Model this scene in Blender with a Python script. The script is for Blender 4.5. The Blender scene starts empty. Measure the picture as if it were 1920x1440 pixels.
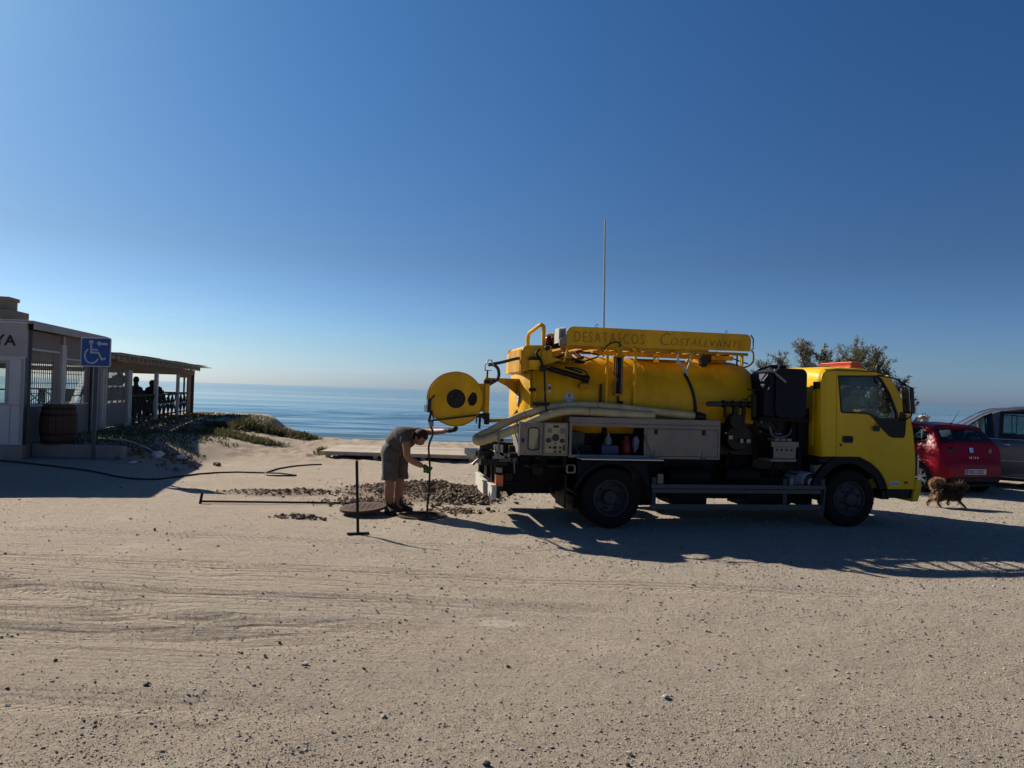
import bpy, bmesh, math, random
import numpy as np
from mathutils import Vector, Matrix
from mathutils.geometry import tessellate_polygon

R_ = math.radians
rnd = random.Random(7)
rng = np.random.default_rng(11)
scene = bpy.context.scene
COL = scene.collection

# ------------------------------------------------------------------ camera
cam_data = bpy.data.cameras.new("camera")
cam_data.sensor_width = 36.0
cam_data.lens = 36.0 * 1400.0 / 1920.0
cam_data.clip_start = 0.1
cam_data.clip_end = 60000.0
cam = bpy.data.objects.new("camera", cam_data)
COL.objects.link(cam)
cam.matrix_world = Matrix.Translation((0, 0, 1.72)) @ Matrix.Rotation(R_(90.63), 4, 'X') @ Matrix.Rotation(R_(1.8), 4, 'Z')
scene.camera = cam

# ------------------------------------------------------------------ sky and sun
SUN_EL = R_(32.0)
SUN_AZ = R_(53.0)
SUN_DIR = Vector((-math.sin(SUN_AZ) * math.cos(SUN_EL), math.cos(SUN_AZ) * math.cos(SUN_EL), math.sin(SUN_EL)))
world = bpy.data.worlds.new("World")
scene.world = world
world.use_nodes = True
wn, wl = world.node_tree.nodes, world.node_tree.links
wn.clear()
w_out = wn.new("ShaderNodeOutputWorld")
w_bg = wn.new("ShaderNodeBackground")
w_sky = wn.new("ShaderNodeTexSky")
w_sky.sky_type = 'NISHITA'
w_sky.sun_disc = False
w_sky.sun_elevation = SUN_EL
w_sky.sun_rotation = math.atan2(SUN_DIR.x, SUN_DIR.y)
w_sky.altitude = 0.0
w_sky.air_density = 1.0
w_sky.dust_density = 0.4
w_sky.ozone_density = 1.6
w_bg.inputs["Strength"].default_value = 0.05
# thin streaks of cloud low over the sea
w_tc = wn.new("ShaderNodeTexCoord")
w_sep = wn.new("ShaderNodeSeparateXYZ")
w_map = wn.new("ShaderNodeMapping")
w_map.inputs["Scale"].default_value = (3.0, 3.0, 34.0)
w_noi = wn.new("ShaderNodeTexNoise")
w_noi.inputs["Scale"].default_value = 1.6
w_noi.inputs["Detail"].default_value = 5.0
w_r1 = wn.new("ShaderNodeMapRange")
w_r1.inputs[1].default_value = 0.50; w_r1.inputs[2].default_value = 0.72
w_r2 = wn.new("ShaderNodeMapRange")
w_r2.inputs[1].default_value = 0.0; w_r2.inputs[2].default_value = 0.02
w_r3 = wn.new("ShaderNodeMapRange")
w_r3.inputs[1].default_value = 0.13; w_r3.inputs[2].default_value = 0.03
w_m1 = wn.new("ShaderNodeMath"); w_m1.operation = 'MULTIPLY'
w_m2 = wn.new("ShaderNodeMath"); w_m2.operation = 'MULTIPLY'
w_m3 = wn.new("ShaderNodeMath"); w_m3.operation = 'MULTIPLY'; w_m3.inputs[1].default_value = 0.34
w_mix = wn.new("ShaderNodeMix"); w_mix.data_type = 'RGBA'
w_scl = wn.new("ShaderNodeVectorMath"); w_scl.operation = 'MULTIPLY'
w_scl.inputs[1].default_value = (1.28, 1.14, 1.06)
w_hs = wn.new("ShaderNodeHueSaturation"); w_hs.inputs["Saturation"].default_value = 1.0
w_tint = wn.new("ShaderNodeVectorMath"); w_tint.operation = 'MULTIPLY'
w_tint.inputs[1].default_value = (0.80, 0.97, 1.16)
wl.new(w_tc.outputs["Generated"], w_map.inputs[0])
wl.new(w_tc.outputs["Generated"], w_sep.inputs[0])
wl.new(w_map.outputs[0], w_noi.inputs["Vector"])
wl.new(w_noi.outputs[0], w_r1.inputs[0])
wl.new(w_sep.outputs["Z"], w_r2.inputs[0])
wl.new(w_sep.outputs["Z"], w_r3.inputs[0])
wl.new(w_r1.outputs[0], w_m1.inputs[0]); wl.new(w_r2.outputs[0], w_m1.inputs[1])
wl.new(w_m1.outputs[0], w_m2.inputs[0]); wl.new(w_r3.outputs[0], w_m2.inputs[1])
wl.new(w_m2.outputs[0], w_m3.inputs[0])
# contrast of the air: deeper blue away from the sun, paler and cooler low over the water
w_tint.inputs[1].default_value = (0.80 * 0.062, 0.97 * 0.062, 1.16 * 0.062)
w_min = wn.new("ShaderNodeVectorMath"); w_min.operation = 'MINIMUM'; w_min.inputs[1].default_value = (0.9, 0.9, 0.9)
w_gs = wn.new("ShaderNodeSeparateColor"); w_gc = wn.new("ShaderNodeCombineColor")
for i_, g_ in enumerate((1.6, 1.55, 1.36)):
    pw = wn.new("ShaderNodeMath"); pw.operation = 'POWER'; pw.inputs[1].default_value = g_
    wl.new(w_gs.outputs[i_], pw.inputs[0]); wl.new(pw.outputs[0], w_gc.inputs[i_])
w_ramp = wn.new("ShaderNodeValToRGB")
cr = w_ramp.color_ramp
cr.elements[0].position = 0.0; cr.elements[0].color = (1.45 / 2.5, 1.60 / 2.5, 2.25 / 2.5, 1)
cr.elements[1].position = 0.46; cr.elements[1].color = (2.25 / 2.5, 2.3 / 2.5, 1.62 / 2.5, 1)
e = cr.elements.new(0.05); e.color = (1.55 / 2.5, 1.50 / 2.5, 1.66 / 2.5, 1)
e = cr.elements.new(0.17); e.color = (1.66 / 2.5, 1.40 / 2.5, 1.18 / 2.5, 1)
w_k = wn.new("ShaderNodeVectorMath"); w_k.operation = 'MULTIPLY'
w_k2 = wn.new("ShaderNodeVectorMath"); w_k2.operation = 'SCALE'; w_k2.inputs["Scale"].default_value = 2.5 / 0.08
wl.new(w_sky.outputs[0], w_tint.inputs[0]); wl.new(w_tint.outputs[0], w_min.inputs[0])
wl.new(w_min.outputs[0], w_gs.inputs[0]); wl.new(w_gc.outputs[0], w_k.inputs[0])
wl.new(w_sep.outputs["Z"], w_ramp.inputs[0]); wl.new(w_ramp.outputs[0], w_k.inputs[1])
wl.new(w_k.outputs[0], w_k2.inputs[0]); wl.new(w_k2.outputs[0], w_hs.inputs["Color"])
wl.new(w_hs.outputs[0], w_mix.inputs[6])
wl.new(w_hs.outputs[0], w_scl.inputs[0])
wl.new(w_scl.outputs[0], w_mix.inputs[7])
wl.new(w_m3.outputs[0], w_mix.inputs[0])
wl.new(w_mix.outputs[2], w_bg.inputs["Color"])
wl.new(w_bg.outputs[0], w_out.inputs[0])

sun_data = bpy.data.lights.new("sun", 'SUN')
sun_data.energy = 5.0
sun_data.angle = R_(0.53)
sun_data.color = (1.0, 0.90, 0.76)
sun = bpy.data.objects.new("sun", sun_data)
COL.objects.link(sun)
sun.rotation_euler = SUN_DIR.to_track_quat('Z', 'Y').to_euler()
sun.location = SUN_DIR * 50

scene.view_settings.view_transform = 'Standard'
scene.view_settings.look = 'None'
scene.view_settings.gamma = 1.0
scene.view_settings.use_curve_mapping = False
scene.view_settings.exposure = 0.7
scene.cycles.max_bounces = 6
scene.cycles.transparent_max_bounces = 12
scene.cycles.use_denoising = True

# ------------------------------------------------------------------ materials
def mat(name, col, rough=0.6, metal=0.0, var=0.12, vscale=4.0, bump=0.0, bscale=60.0, spec=0.35,
        coat=0.0, dirt=None, dirt_amt=0.0, dirt_scale=2.5, coords='Object', emit=None):
    m = bpy.data.materials.new(name)
    m.use_nodes = True
    n, l = m.node_tree.nodes, m.node_tree.links
    b = n["Principled BSDF"]
    b.inputs["Roughness"].default_value = rough
    b.inputs["Metallic"].default_value = metal
    b.inputs["Specular IOR Level"].default_value = spec
    b.inputs["Coat Weight"].default_value = coat
    b.inputs["Coat Roughness"].default_value = 0.12
    tc = n.new("ShaderNodeTexCoord")
    no = n.new("ShaderNodeTexNoise")
    no.inputs["Scale"].default_value = vscale
    no.inputs["Detail"].default_value = 5.0
    no.inputs["Roughness"].default_value = 0.62
    l.new(tc.outputs[coords], no.inputs["Vector"])
    ramp = n.new("ShaderNodeMapRange")
    ramp.inputs[1].default_value = 0.3; ramp.inputs[2].default_value = 0.7
    l.new(no.outputs[0], ramp.inputs[0])
    mix = n.new("ShaderNodeMix"); mix.data_type = 'RGBA'
    c = Vector(col[:3]) * 0.62      # photographed values to base colour at this exposure
    mix.inputs[6].default_value = tuple(c * (1 - var)) + (1,)
    mix.inputs[7].default_value = tuple(Vector([min(1.0, v) for v in c * (1 + var)])) + (1,)
    l.new(ramp.outputs[0], mix.inputs[0])
    out = mix.outputs[2]
    rr = n.new("ShaderNodeMapRange")
    rr.inputs[3].default_value = max(0.02, rough - 0.08); rr.inputs[4].default_value = min(1, rough + 0.1)
    l.new(ramp.outputs[0], rr.inputs[0])
    rough_out = rr.outputs[0]
    if dirt is not None:
        n2 = n.new("ShaderNodeTexNoise")
        n2.inputs["Scale"].default_value = dirt_scale
        n2.inputs["Detail"].default_value = 8.0
        n2.inputs["Roughness"].default_value = 0.7
        mp = n.new("ShaderNodeMapping"); mp.inputs["Scale"].default_value = (1.0, 1.0, 0.45)
        mp.inputs["Location"].default_value = (3.1, 7.7, 1.3)
        l.new(tc.outputs[coords], mp.inputs[0]); l.new(mp.outputs[0], n2.inputs["Vector"])
        r2 = n.new("ShaderNodeMapRange")
        r2.inputs[1].default_value = 0.42; r2.inputs[2].default_value = 0.75
        r2.inputs[4].default_value = dirt_amt
        l.new(n2.outputs[0], r2.inputs[0])
        mx = n.new("ShaderNodeMix"); mx.data_type = 'RGBA'
        l.new(r2.outputs[0], mx.inputs[0]); l.new(out, mx.inputs[6])
        mx.inputs[7].default_value = tuple(Vector(dirt) * 0.62) + (1,)
        out = mx.outputs[2]
        ad = n.new("ShaderNodeMath"); ad.operation = 'ADD'; ad.use_clamp = True
        ml = n.new("ShaderNodeMath"); ml.operation = 'MULTIPLY'; ml.inputs[1].default_value = 0.5
        l.new(r2.outputs[0], ml.inputs[0]); l.new(rough_out, ad.inputs[0]); l.new(ml.outputs[0], ad.inputs[1])
        rough_out = ad.outputs[0]
    l.new(out, b.inputs["Base Color"])
    l.new(rough_out, b.inputs["Roughness"])
    if bump:
        nb = n.new("ShaderNodeTexNoise"); nb.inputs["Scale"].default_value = bscale
        nb.inputs["Detail"].default_value = 4.0
        l.new(tc.outputs[coords], nb.inputs["Vector"])
        bp = n.new("ShaderNodeBump"); bp.inputs["Strength"].default_value = 1.0
        bp.inputs["Distance"].default_value = bump
        l.new(nb.outputs[0], bp.inputs["Height"]); l.new(bp.outputs[0], b.inputs["Normal"])
    if emit:
        b.inputs["Emission Color"].default_value = tuple(emit[0]) + (1,)
        b.inputs["Emission Strength"].default_value = emit[1]
    return m

def glass(name, tint, refl=0.08, rough=0.02, ior=1.45):
    """thin clear sheet: straight-through light plus a fresnel reflection"""
    m = bpy.data.materials.new(name); m.use_nodes = True
    n, l = m.node_tree.nodes, m.node_tree.links
    n.clear()
    o = n.new("ShaderNodeOutputMaterial")
    t = n.new("ShaderNodeBsdfTransparent"); t.inputs[0].default_value = tuple(tint) + (1,)
    g = n.new("ShaderNodeBsdfGlossy"); g.inputs["Roughness"].default_value = rough
    f = n.new("ShaderNodeFresnel"); f.inputs[0].default_value = ior
    ad = n.new("ShaderNodeMath"); ad.operation = 'ADD'; ad.inputs[1].default_value = refl
    nz = n.new("ShaderNodeTexNoise"); nz.inputs["Scale"].default_value = 5.0
    bp = n.new("ShaderNodeBump"); bp.inputs["Distance"].default_value = 0.002
    l.new(nz.outputs[0], bp.inputs["Height"]); l.new(bp.outputs[0], g.inputs["Normal"])
    mx = n.new("ShaderNodeMixShader")
    gi = n.new("ShaderNodeNewGeometry")
    bf = n.new("ShaderNodeMath"); bf.operation = 'SUBTRACT'; bf.inputs[0].default_value = 1.0
    l.new(gi.outputs["Backfacing"], bf.inputs[1])
    ml = n.new("ShaderNodeMath"); ml.operation = 'MULTIPLY'
    l.new(f.outputs[0], ad.inputs[0]); l.new(ad.outputs[0], ml.inputs[0]); l.new(bf.outputs[0], ml.inputs[1])
    l.new(ml.outputs[0], mx.inputs[0])
    l.new(t.outputs[0], mx.inputs[1]); l.new(g.outputs[0], mx.inputs[2]); l.new(mx.outputs[0], o.inputs[0])
    return m

DUST = (0.30, 0.25, 0.19)
M = {}
M['yellow'] = mat('yellow_paint', (1.05, 0.56, 0.003), 0.42, 0, 0.06, 3, 0.0012, 35, spec=0.18, coat=0.05, dirt=(0.16, 0.085, 0.018), dirt_amt=0.48, dirt_scale=2.6)
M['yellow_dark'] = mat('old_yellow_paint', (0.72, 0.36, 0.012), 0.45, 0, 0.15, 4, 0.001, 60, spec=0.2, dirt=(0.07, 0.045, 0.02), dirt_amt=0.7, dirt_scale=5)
M['yellow_cab'] = mat('cab_yellow_paint', (1.02, 0.63, 0.002), 0.36, 0, 0.04, 2, spec=0.15, coat=0.10, dirt=(0.30, 0.20, 0.05), dirt_amt=0.18, dirt_scale=1.8)
M['yellow_letter'] = mat('raised_lettering_paint', (0.50, 0.24, 0.005), 0.5, 0, 0.1, 4)
M['black'] = mat('black_plastic', (0.010, 0.010, 0.012), 0.5, 0, 0.3, 8, spec=0.2, dirt=DUST, dirt_amt=0.05, dirt_scale=6)
M['chassis'] = mat('chassis_black', (0.010, 0.010, 0.012), 0.6, 0.0, 0.4, 6, spec=0.15, dirt=(0.06, 0.05, 0.04), dirt_amt=0.25, dirt_scale=4)
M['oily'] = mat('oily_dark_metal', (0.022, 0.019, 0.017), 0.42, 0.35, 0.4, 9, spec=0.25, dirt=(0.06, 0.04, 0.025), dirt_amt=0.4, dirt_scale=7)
M['rubber'] = mat('tyre_rubber', (0.012, 0.012, 0.012), 0.85, 0, 0.3, 9, 0.002, 70, spec=0.2, dirt=(0.10, 0.08, 0.06), dirt_amt=0.22, dirt_scale=5)
M['rim'] = mat('grimy_wheel_steel', (0.10, 0.10, 0.108), 0.6, 0.3, 0.3, 10, spec=0.25, dirt=(0.05, 0.04, 0.035), dirt_amt=0.5, dirt_scale=6)
M['alloy'] = mat('alloy_silver', (0.72, 0.72, 0.72), 0.3, 0.7, 0.05, 6)
M['alu'] = mat('brushed_aluminium', (0.34, 0.285, 0.235), 0.5, 0.15, 0.08, 14, 0.0006, 160, dirt=(0.16, 0.13, 0.10), dirt_amt=0.35, dirt_scale=4)
M['alu_light'] = mat('bright_aluminium_edge', (0.68, 0.66, 0.62), 0.35, 0.35, 0.05, 14)
M['steel'] = mat('worn_steel', (0.22, 0.21, 0.21), 0.4, 0.7, 0.2, 16)
M['hose'] = mat('cream_suction_hose', (0.74, 0.60, 0.30), 0.42, 0, 0.12, 4, dirt=(0.22, 0.17, 0.09), dirt_amt=0.5, dirt_scale=5)
M['panel_cream'] = mat('cream_gauge_panel', (0.60, 0.52, 0.30), 0.5, 0, 0.08, 6, dirt=(0.25, 0.19, 0.10), dirt_amt=0.5, dirt_scale=8)
M['white'] = mat('white_paint', (0.74, 0.71, 0.64), 0.5, 0, 0.05, 5, dirt=(0.4, 0.35, 0.28), dirt_amt=0.35, dirt_scale=4)
M['white_plate'] = mat('white_print', (0.8, 0.8, 0.8), 0.45, 0, 0.02, 5)
M['ink'] = mat('black_print', (0.012, 0.012, 0.014), 0.5, 0, 0.05, 5)
M['red'] = mat('red_plastic', (0.22, 0.010, 0.010), 0.35, 0, 0.08, 6)
M['orange'] = mat('orange_lens', (0.95, 0.16, 0.03), 0.3, 0, 0.05, 6, coat=0.4)
M['blue'] = mat('blue_plastic', (0.008, 0.03, 0.13), 0.4, 0, 0.1, 6)
M['signblue'] = mat('traffic_sign_blue', (0.010, 0.10, 0.42), 0.45, 0, 0.05, 5, dirt=(0.1, 0.12, 0.2), dirt_amt=0.2, dirt_scale=6)
M['signgrey'] = mat('faded_white_reflective', (0.62, 0.64, 0.66), 0.5, 0, 0.06, 9)
M['galv'] = mat('galvanised_steel', (0.10, 0.10, 0.11), 0.5, 0.3, 0.15, 20)
M['navy'] = mat('dark_navy_tank_plastic', (0.006, 0.008, 0.020), 0.5, 0, 0.2, 5, spec=0.15, dirt=(0.03, 0.028, 0.03), dirt_amt=0.2, dirt_scale=3)
M['glass_dark'] = glass('tinted_glass', (0.62, 0.68, 0.68), 0.01)
M['glass_cab'] = glass('cab_glass', (0.90, 0.935, 0.92), 0.0)
M['plastic_clear'] = glass('crinkled_clear_plastic', (0.90, 0.91, 0.91), 0.02, 0.35, 1.06)
M['red_car'] = mat('crimson_car_paint', (0.33, 0.003, 0.024), 0.42, 0.0, 0.04, 2, spec=0.12, coat=0.10, dirt=(0.25, 0.08, 0.07), dirt_amt=0.05)
M['grey_car'] = mat('charcoal_metallic_paint', (0.14, 0.145, 0.16), 0.32, 0.25, 0.05, 2, coat=0.4, dirt=(0.2, 0.18, 0.16), dirt_amt=0.12)
M['chrome'] = mat('chrome_trim', (0.85, 0.85, 0.85), 0.12, 1.0, 0.02, 3)
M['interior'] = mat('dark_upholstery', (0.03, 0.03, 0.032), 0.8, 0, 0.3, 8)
M['lens_clear'] = mat('clear_lens', (0.5, 0.5, 0.52), 0.08, 0.3, 0.1, 30)
M['tail_red'] = mat('tail_lamp_lens', (0.35, 0.01, 0.02), 0.12, 0, 0.1, 20, coat=0.6)
M['skin'] = mat('tanned_skin', (0.40, 0.19, 0.12), 0.55, 0, 0.1, 20)
M['skin_shade'] = mat('tanned_skin_face', (0.40, 0.19, 0.12), 0.55, 0, 0.1, 20)
M['tshirt'] = mat('charcoal_cotton', (0.085, 0.080, 0.080), 0.9, 0, 0.25, 8, 0.018, 11)
M['shorts'] = mat('grey_canvas', (0.115, 0.105, 0.095), 0.9, 0, 0.3, 9, 0.016, 16)
M['boot'] = mat('black_leather', (0.012, 0.011, 0.010), 0.6, 0, 0.3, 15, dirt=(0.12, 0.1, 0.08), dirt_amt=0.2, dirt_scale=9)
M['hair'] = mat('dark_short_hair', (0.010, 0.008, 0.007), 0.8, 0, 0.4, 60, 0.004, 120)
M['glove'] = mat('green_glove', (0.06, 0.13, 0.04), 0.8, 0, 0.2, 25)
M['glove_black'] = mat('black_glove', (0.02, 0.025, 0.02), 0.8, 0, 0.2, 25)
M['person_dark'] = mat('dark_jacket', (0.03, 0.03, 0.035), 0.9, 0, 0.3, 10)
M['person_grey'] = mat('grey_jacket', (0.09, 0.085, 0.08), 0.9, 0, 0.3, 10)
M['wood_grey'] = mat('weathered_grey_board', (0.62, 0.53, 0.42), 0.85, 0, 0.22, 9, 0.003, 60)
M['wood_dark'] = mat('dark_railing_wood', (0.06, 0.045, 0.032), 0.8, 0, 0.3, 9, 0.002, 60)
M['wood_brown'] = mat('brown_timber', (0.30, 0.19, 0.10), 0.75, 0, 0.2, 7, 0.002, 60)
M['barrel'] = mat('dark_oak_stave', (0.085, 0.045, 0.028), 0.7, 0, 0.3, 10, 0.002, 50)
M['rust'] = mat('rusty_iron', (0.10, 0.055, 0.035), 0.8, 0.3, 0.35, 14, 0.002, 60)
M['iron'] = mat('dark_iron', (0.03, 0.026, 0.024), 0.65, 0.5, 0.3, 14)
M['facade'] = mat('pale_grey_panel', (0.52, 0.50, 0.49), 0.6, 0, 0.05, 2, dirt=(0.25, 0.22, 0.2), dirt_amt=0.3, dirt_scale=1.5)
M['facade_white'] = mat('white_door_panel', (0.74, 0.76, 0.80), 0.5, 0, 0.05, 2, dirt=(0.35, 0.33, 0.3), dirt_amt=0.25, dirt_scale=1.5)
M['canvas'] = mat('taupe_awning_canvas', (0.33, 0.285, 0.26), 0.9, 0, 0.1, 3, 0.004, 6)
M['beige'] = mat('sandstone_render', (0.42, 0.33, 0.23), 0.9, 0, 0.12, 5, 0.006, 30)
M['concrete'] = mat('old_concrete', (0.34, 0.31, 0.28), 0.9, 0, 0.15, 4, 0.005, 40)
M['roof_metal'] = mat('corrugated_roof_sheet', (0.42, 0.43, 0.41), 0.5, 0.3, 0.15, 6)
M['bark'] = mat('grey_brown_bark', (0.11, 0.085, 0.065), 0.9, 0, 0.25, 12, 0.01, 30)
M['cable'] = mat('black_cable_rubber', (0.014, 0.014, 0.015), 0.6, 0, 0.2, 10)
M['litter'] = mat('white_litter', (0.75, 0.75, 0.76), 0.6, 0, 0.05, 8)
M['soil'] = mat('dug_brown_soil', (0.25, 0.185, 0.13), 0.95, 0, 0.45, 9, 0.01, 45)
M['stone_grey'] = mat('limestone_pebble', (0.42, 0.37, 0.31), 0.85, 0, 0.35, 9, 0.002, 60, coords='Object')
M['stone_pale'] = mat('pale_pebble', (0.55, 0.51, 0.45), 0.8, 0, 0.1, 9, 0.002, 60)

def leaf_mat(name, a, b_, trans=0.25):
    m = bpy.data.materials.new(name); m.use_nodes = True
    n, l = m.node_tree.nodes, m.node_tree.links
    b = n["Principled BSDF"]; b.inputs["Roughness"].default_value = 0.7
    gi = n.new("ShaderNodeNewGeometry")
    mx = n.new("ShaderNodeMix"); mx.data_type = 'RGBA'
    mx.inputs[6].default_value = tuple(a) + (1,); mx.inputs[7].default_value = tuple(b_) + (1,)
    l.new(gi.outputs["Random Per Island"], mx.inputs[0])
    l.new(mx.outputs[2], b.inputs["Base Color"])
    tr = n.new("ShaderNodeBsdfTranslucent"); l.new(mx.outputs[2], tr.inputs[0])
    ms = n.new("ShaderNodeMixShader"); ms.inputs[0].default_value = trans
    o = n["Material Output"]
    l.new(b.outputs[0], ms.inputs[1]); l.new(tr.outputs[0], ms.inputs[2]); l.new(ms.outputs[0], o.inputs[0])
    return m
M['tamarisk'] = leaf_mat('tamarisk_twigs', (0.07, 0.07, 0.035), (0.20, 0.17, 0.10))
M['scrub'] = leaf_mat('beach_scrub_leaf', (0.045, 0.055, 0.018), (0.15, 0.125, 0.05))
M['grass'] = leaf_mat('rough_grass', (0.03, 0.045, 0.015), (0.11, 0.11, 0.045))
M['fur_dark'] = leaf_mat('dark_brown_fur', (0.035, 0.018, 0.010), (0.14, 0.075, 0.04), 0.15)
M['fur_tan'] = leaf_mat('tan_fur', (0.36, 0.22, 0.12), (0.58, 0.40, 0.25), 0.3)

# ------------------------------------------------------------------ mesh helpers
class MB:
    def __init__(s):
        s.v = []; s.f = []; s.mi = []; s.cur = 0
    def add(s, vs, fs):
        o = len(s.v)
        s.v += [tuple(p) for p in vs]
        for f in fs:
            s.f.append(tuple(i + o for i in f)); s.mi.append(s.cur)
        return s
    def box(s, x0, x1, y0, y1, z0, z1, tf=None):
        vs = [Vector((x, y, z)) for z in (z0, z1) for x, y in ((x0, y0), (x1, y0), (x1, y1), (x0, y1))]
        if tf: vs = [tf @ v for v in vs]
        return s.add(vs, [(0, 3, 2, 1), (4, 5, 6, 7), (0, 1, 5, 4), (1, 2, 6, 5), (2, 3, 7, 6), (3, 0, 4, 7)])
    def beam(s, a, b, w, h=None, up=(0, 0, 1)):
        h = h or w
        a, b = Vector(a), Vector(b); d = (b - a)
        L = d.length; d.normalize()
        up = Vector(up)
        if abs(d.dot(up)) > 0.98: up = Vector((0, 1, 0))
        sx = d.cross(up).normalized(); uz = sx.cross(d).normalized()
        tf = Matrix((( d.x, sx.x, uz.x, a.x), (d.y, sx.y, uz.y, a.y), (d.z, sx.z, uz.z, a.z), (0, 0, 0, 1)))
        return s.box(0, L, -w / 2, w / 2, -h / 2, h / 2, tf)
    def tube(s, pts, r, n=10, cap=True, closed=False):
        pts = [Vector(p) for p in pts]
        k = len(pts)
        rs = r if isinstance(r, (list, tuple)) else [r] * k
        ref = None; vs = []
        for i, p in enumerate(pts):
            a = pts[(i - 1) % k] if (closed or i > 0) else p
            b = pts[(i + 1) % k] if (closed or i < k - 1) else p
            t = (b - a).normalized()
            if ref is None:
                ref = t.orthogonal().normalized()
            else:
                ref = (ref - t * ref.dot(t))
                ref = ref.normalized() if ref.length > 1e-6 else t.orthogonal().normalized()
            q = t.cross(ref)
            for j in range(n):
                an = 2 * math.pi * j / n
                vs.append(p + (ref * math.cos(an) + q * math.sin(an)) * rs[i])
        fs = []
        for i in range(k if closed else k - 1):
            i2 = (i + 1) % k
            for j in range(n):
                j2 = (j + 1) % n
                fs.append((i * n + j, i * n + j2, i2 * n + j2, i2 * n + j))
        if cap and not closed:
            fs.append(tuple(range(n - 1, -1, -1)))
            fs.append(tuple((k - 1) * n + j for j in range(n)))
        return s.add(vs, fs)
    def cyl(s, a, b, r, r2=None, n=16, cap=True):
        return s.tube([a, b], [r, r if r2 is None else r2], n, cap)
    def lathe(s, prof, origin=(0, 0, 0), axis='Z', n=24, closed=False):
        """prof: list of (radius, height along axis)"""
        o = Vector(origin); vs = []
        for r, h in prof:
            for j in range(n):
                a = 2 * math.pi * j / n
                c, si = r * math.cos(a), r * math.sin(a)
                vs.append(o + Vector({'Z': (c, si, h), 'X': (h, c, si), 'Y': (si, h, c)}[axis]))
        fs = []
        m = len(prof)
        for i in range(m if closed else m - 1):
            i2 = (i + 1) % m
            for j in range(n):
                j2 = (j + 1) % n
                fs.append((i * n + j, i * n + j2, i2 * n + j2, i2 * n + j))
        if not closed:
            if prof[0][0] > 1e-5: fs.append(tuple(range(n - 1, -1, -1)))
            if prof[-1][0] > 1e-5: fs.append(tuple((m - 1) * n + j for j in range(n)))
        return s.add(vs, fs)
    def plate(s, outer, holes=(), y0=0.0, y1=0.02, fn=None):
        """flat shape in the x-z plane given thickness along y; fn maps (x,z,y)->point"""
        fn = fn or (lambda x, z, y: (x, y, z))
        loops = [list(outer)] + [list(h) for h in holes]
        tris = tessellate_polygon([[Vector((p[0], p[1], 0)) for p in lp] for lp in loops])
        flat = [p for lp in loops for p in lp]
        N = len(flat)
        vs = [fn(p[0], p[1], y0) for p in flat] + [fn(p[0], p[1], y1) for p in flat]
        fs = [tuple(t) for t in tris] + [tuple(i + N for i in reversed(t)) for t in tris]
        o = 0
        for lp in loops:
            k = len(lp)
            for i in range(k):
                j = (i + 1) % k
                fs.append((o + i, o + j, o + j + N, o + i + N))
            o += k
        return s.add(vs, fs)
    def build(s, name, m, parent=None, smooth=None, bevel=0.0, loc=None, link=True):
        me = bpy.data.meshes.new(name)
        me.from_pydata(s.v, [], s.f)
        ms = m if isinstance(m, (list, tuple)) else [m]
        for q in ms: me.materials.append(q)
        if len(ms) > 1: me.polygons.foreach_set('material_index', s.mi)
        bm = bmesh.new(); bm.from_mesh(me)
        bmesh.ops.recalc_face_normals(bm, faces=bm.faces)
        bm.to_mesh(me); bm.free()
        if smooth is not None:
            me.polygons.foreach_set('use_smooth', [True] * len(me.polygons))
            me.set_sharp_from_angle(angle=R_(smooth))
        me.update()
        o = bpy.data.objects.new(name, me)
        COL.objects.link(o)
        if bevel:
            md = o.modifiers.new('bevel', 'BEVEL'); md.width = bevel; md.segments = 2
            md.limit_method = 'ANGLE'; md.angle_limit = R_(40)
        if parent is not None: o.parent = parent
        if loc is not None: o.location = loc
        return o

def tag(o, label=None, cat=None, group=None, kind=None):
    if label: o['label'] = label
    if cat: o['category'] = cat
    if group: o['group'] = group
    if kind: o['kind'] = kind
    return o
def thing(name, label, cat, loc=(0, 0, 0), rz=0.0, group=None):
    o = bpy.data.objects.new(name, None)
    o.empty_display_size = 0.2
    COL.objects.link(o)
    o.location = loc; o.rotation_euler = (0, 0, rz)
    return tag(o, label, cat, group)
def copy_tree(o, parent=None):
    c = o.copy(); COL.objects.link(c); c.parent = parent
    for ch in [x for x in COL.objects if x.parent == o]:
        copy_tree(ch, c)
    return c
def spline(pts, per=8, closed=False):
    P = [Vector(p) for p in pts]; n = len(P); out = []
    rg = range(n if closed else n - 1)
    for i in rg:
        p0 = P[(i - 1) % n] if (closed or i > 0) else P[i]
        p1 = P[i]; p2 = P[(i + 1) % n]
        p3 = P[(i + 2) % n] if (closed or i < n - 2) else P[(i + 1) % n]
        for k in range(per):
            t = k / per
            out.append(0.5 * ((2 * p1) + (-p0 + p2) * t + (2 * p0 - 5 * p1 + 4 * p2 - p3) * t * t + (-p0 + 3 * p1 - 3 * p2 + p3) * t ** 3))
    if not closed: out.append(P[-1])
    return out
def circle2(cx, cz, r, n=24, a0=0.0, a1=2 * math.pi, rx=1.0):
    full = abs(a1 - a0 - 2 * math.pi) < 1e-6
    k = n if full else n - 1
    return [(cx + r * rx * math.cos(a0 + (a1 - a0) * i / k), cz + r * math.sin(a0 + (a1 - a0) * i / k)) for i in range(n)]
def rrect(x0, x1, z0, z1, r, n=5):
    out = []
    for cx, cz, a in ((x1 - r, z1 - r, 0), (x0 + r, z1 - r, 90), (x0 + r, z0 + r, 180), (x1 - r, z0 + r, 270)):
        for i in range(n + 1):
            t = R_(a + 90 * i / n)
            out.append((cx + r * math.cos(t), cz + r * math.sin(t)))
    return out
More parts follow.
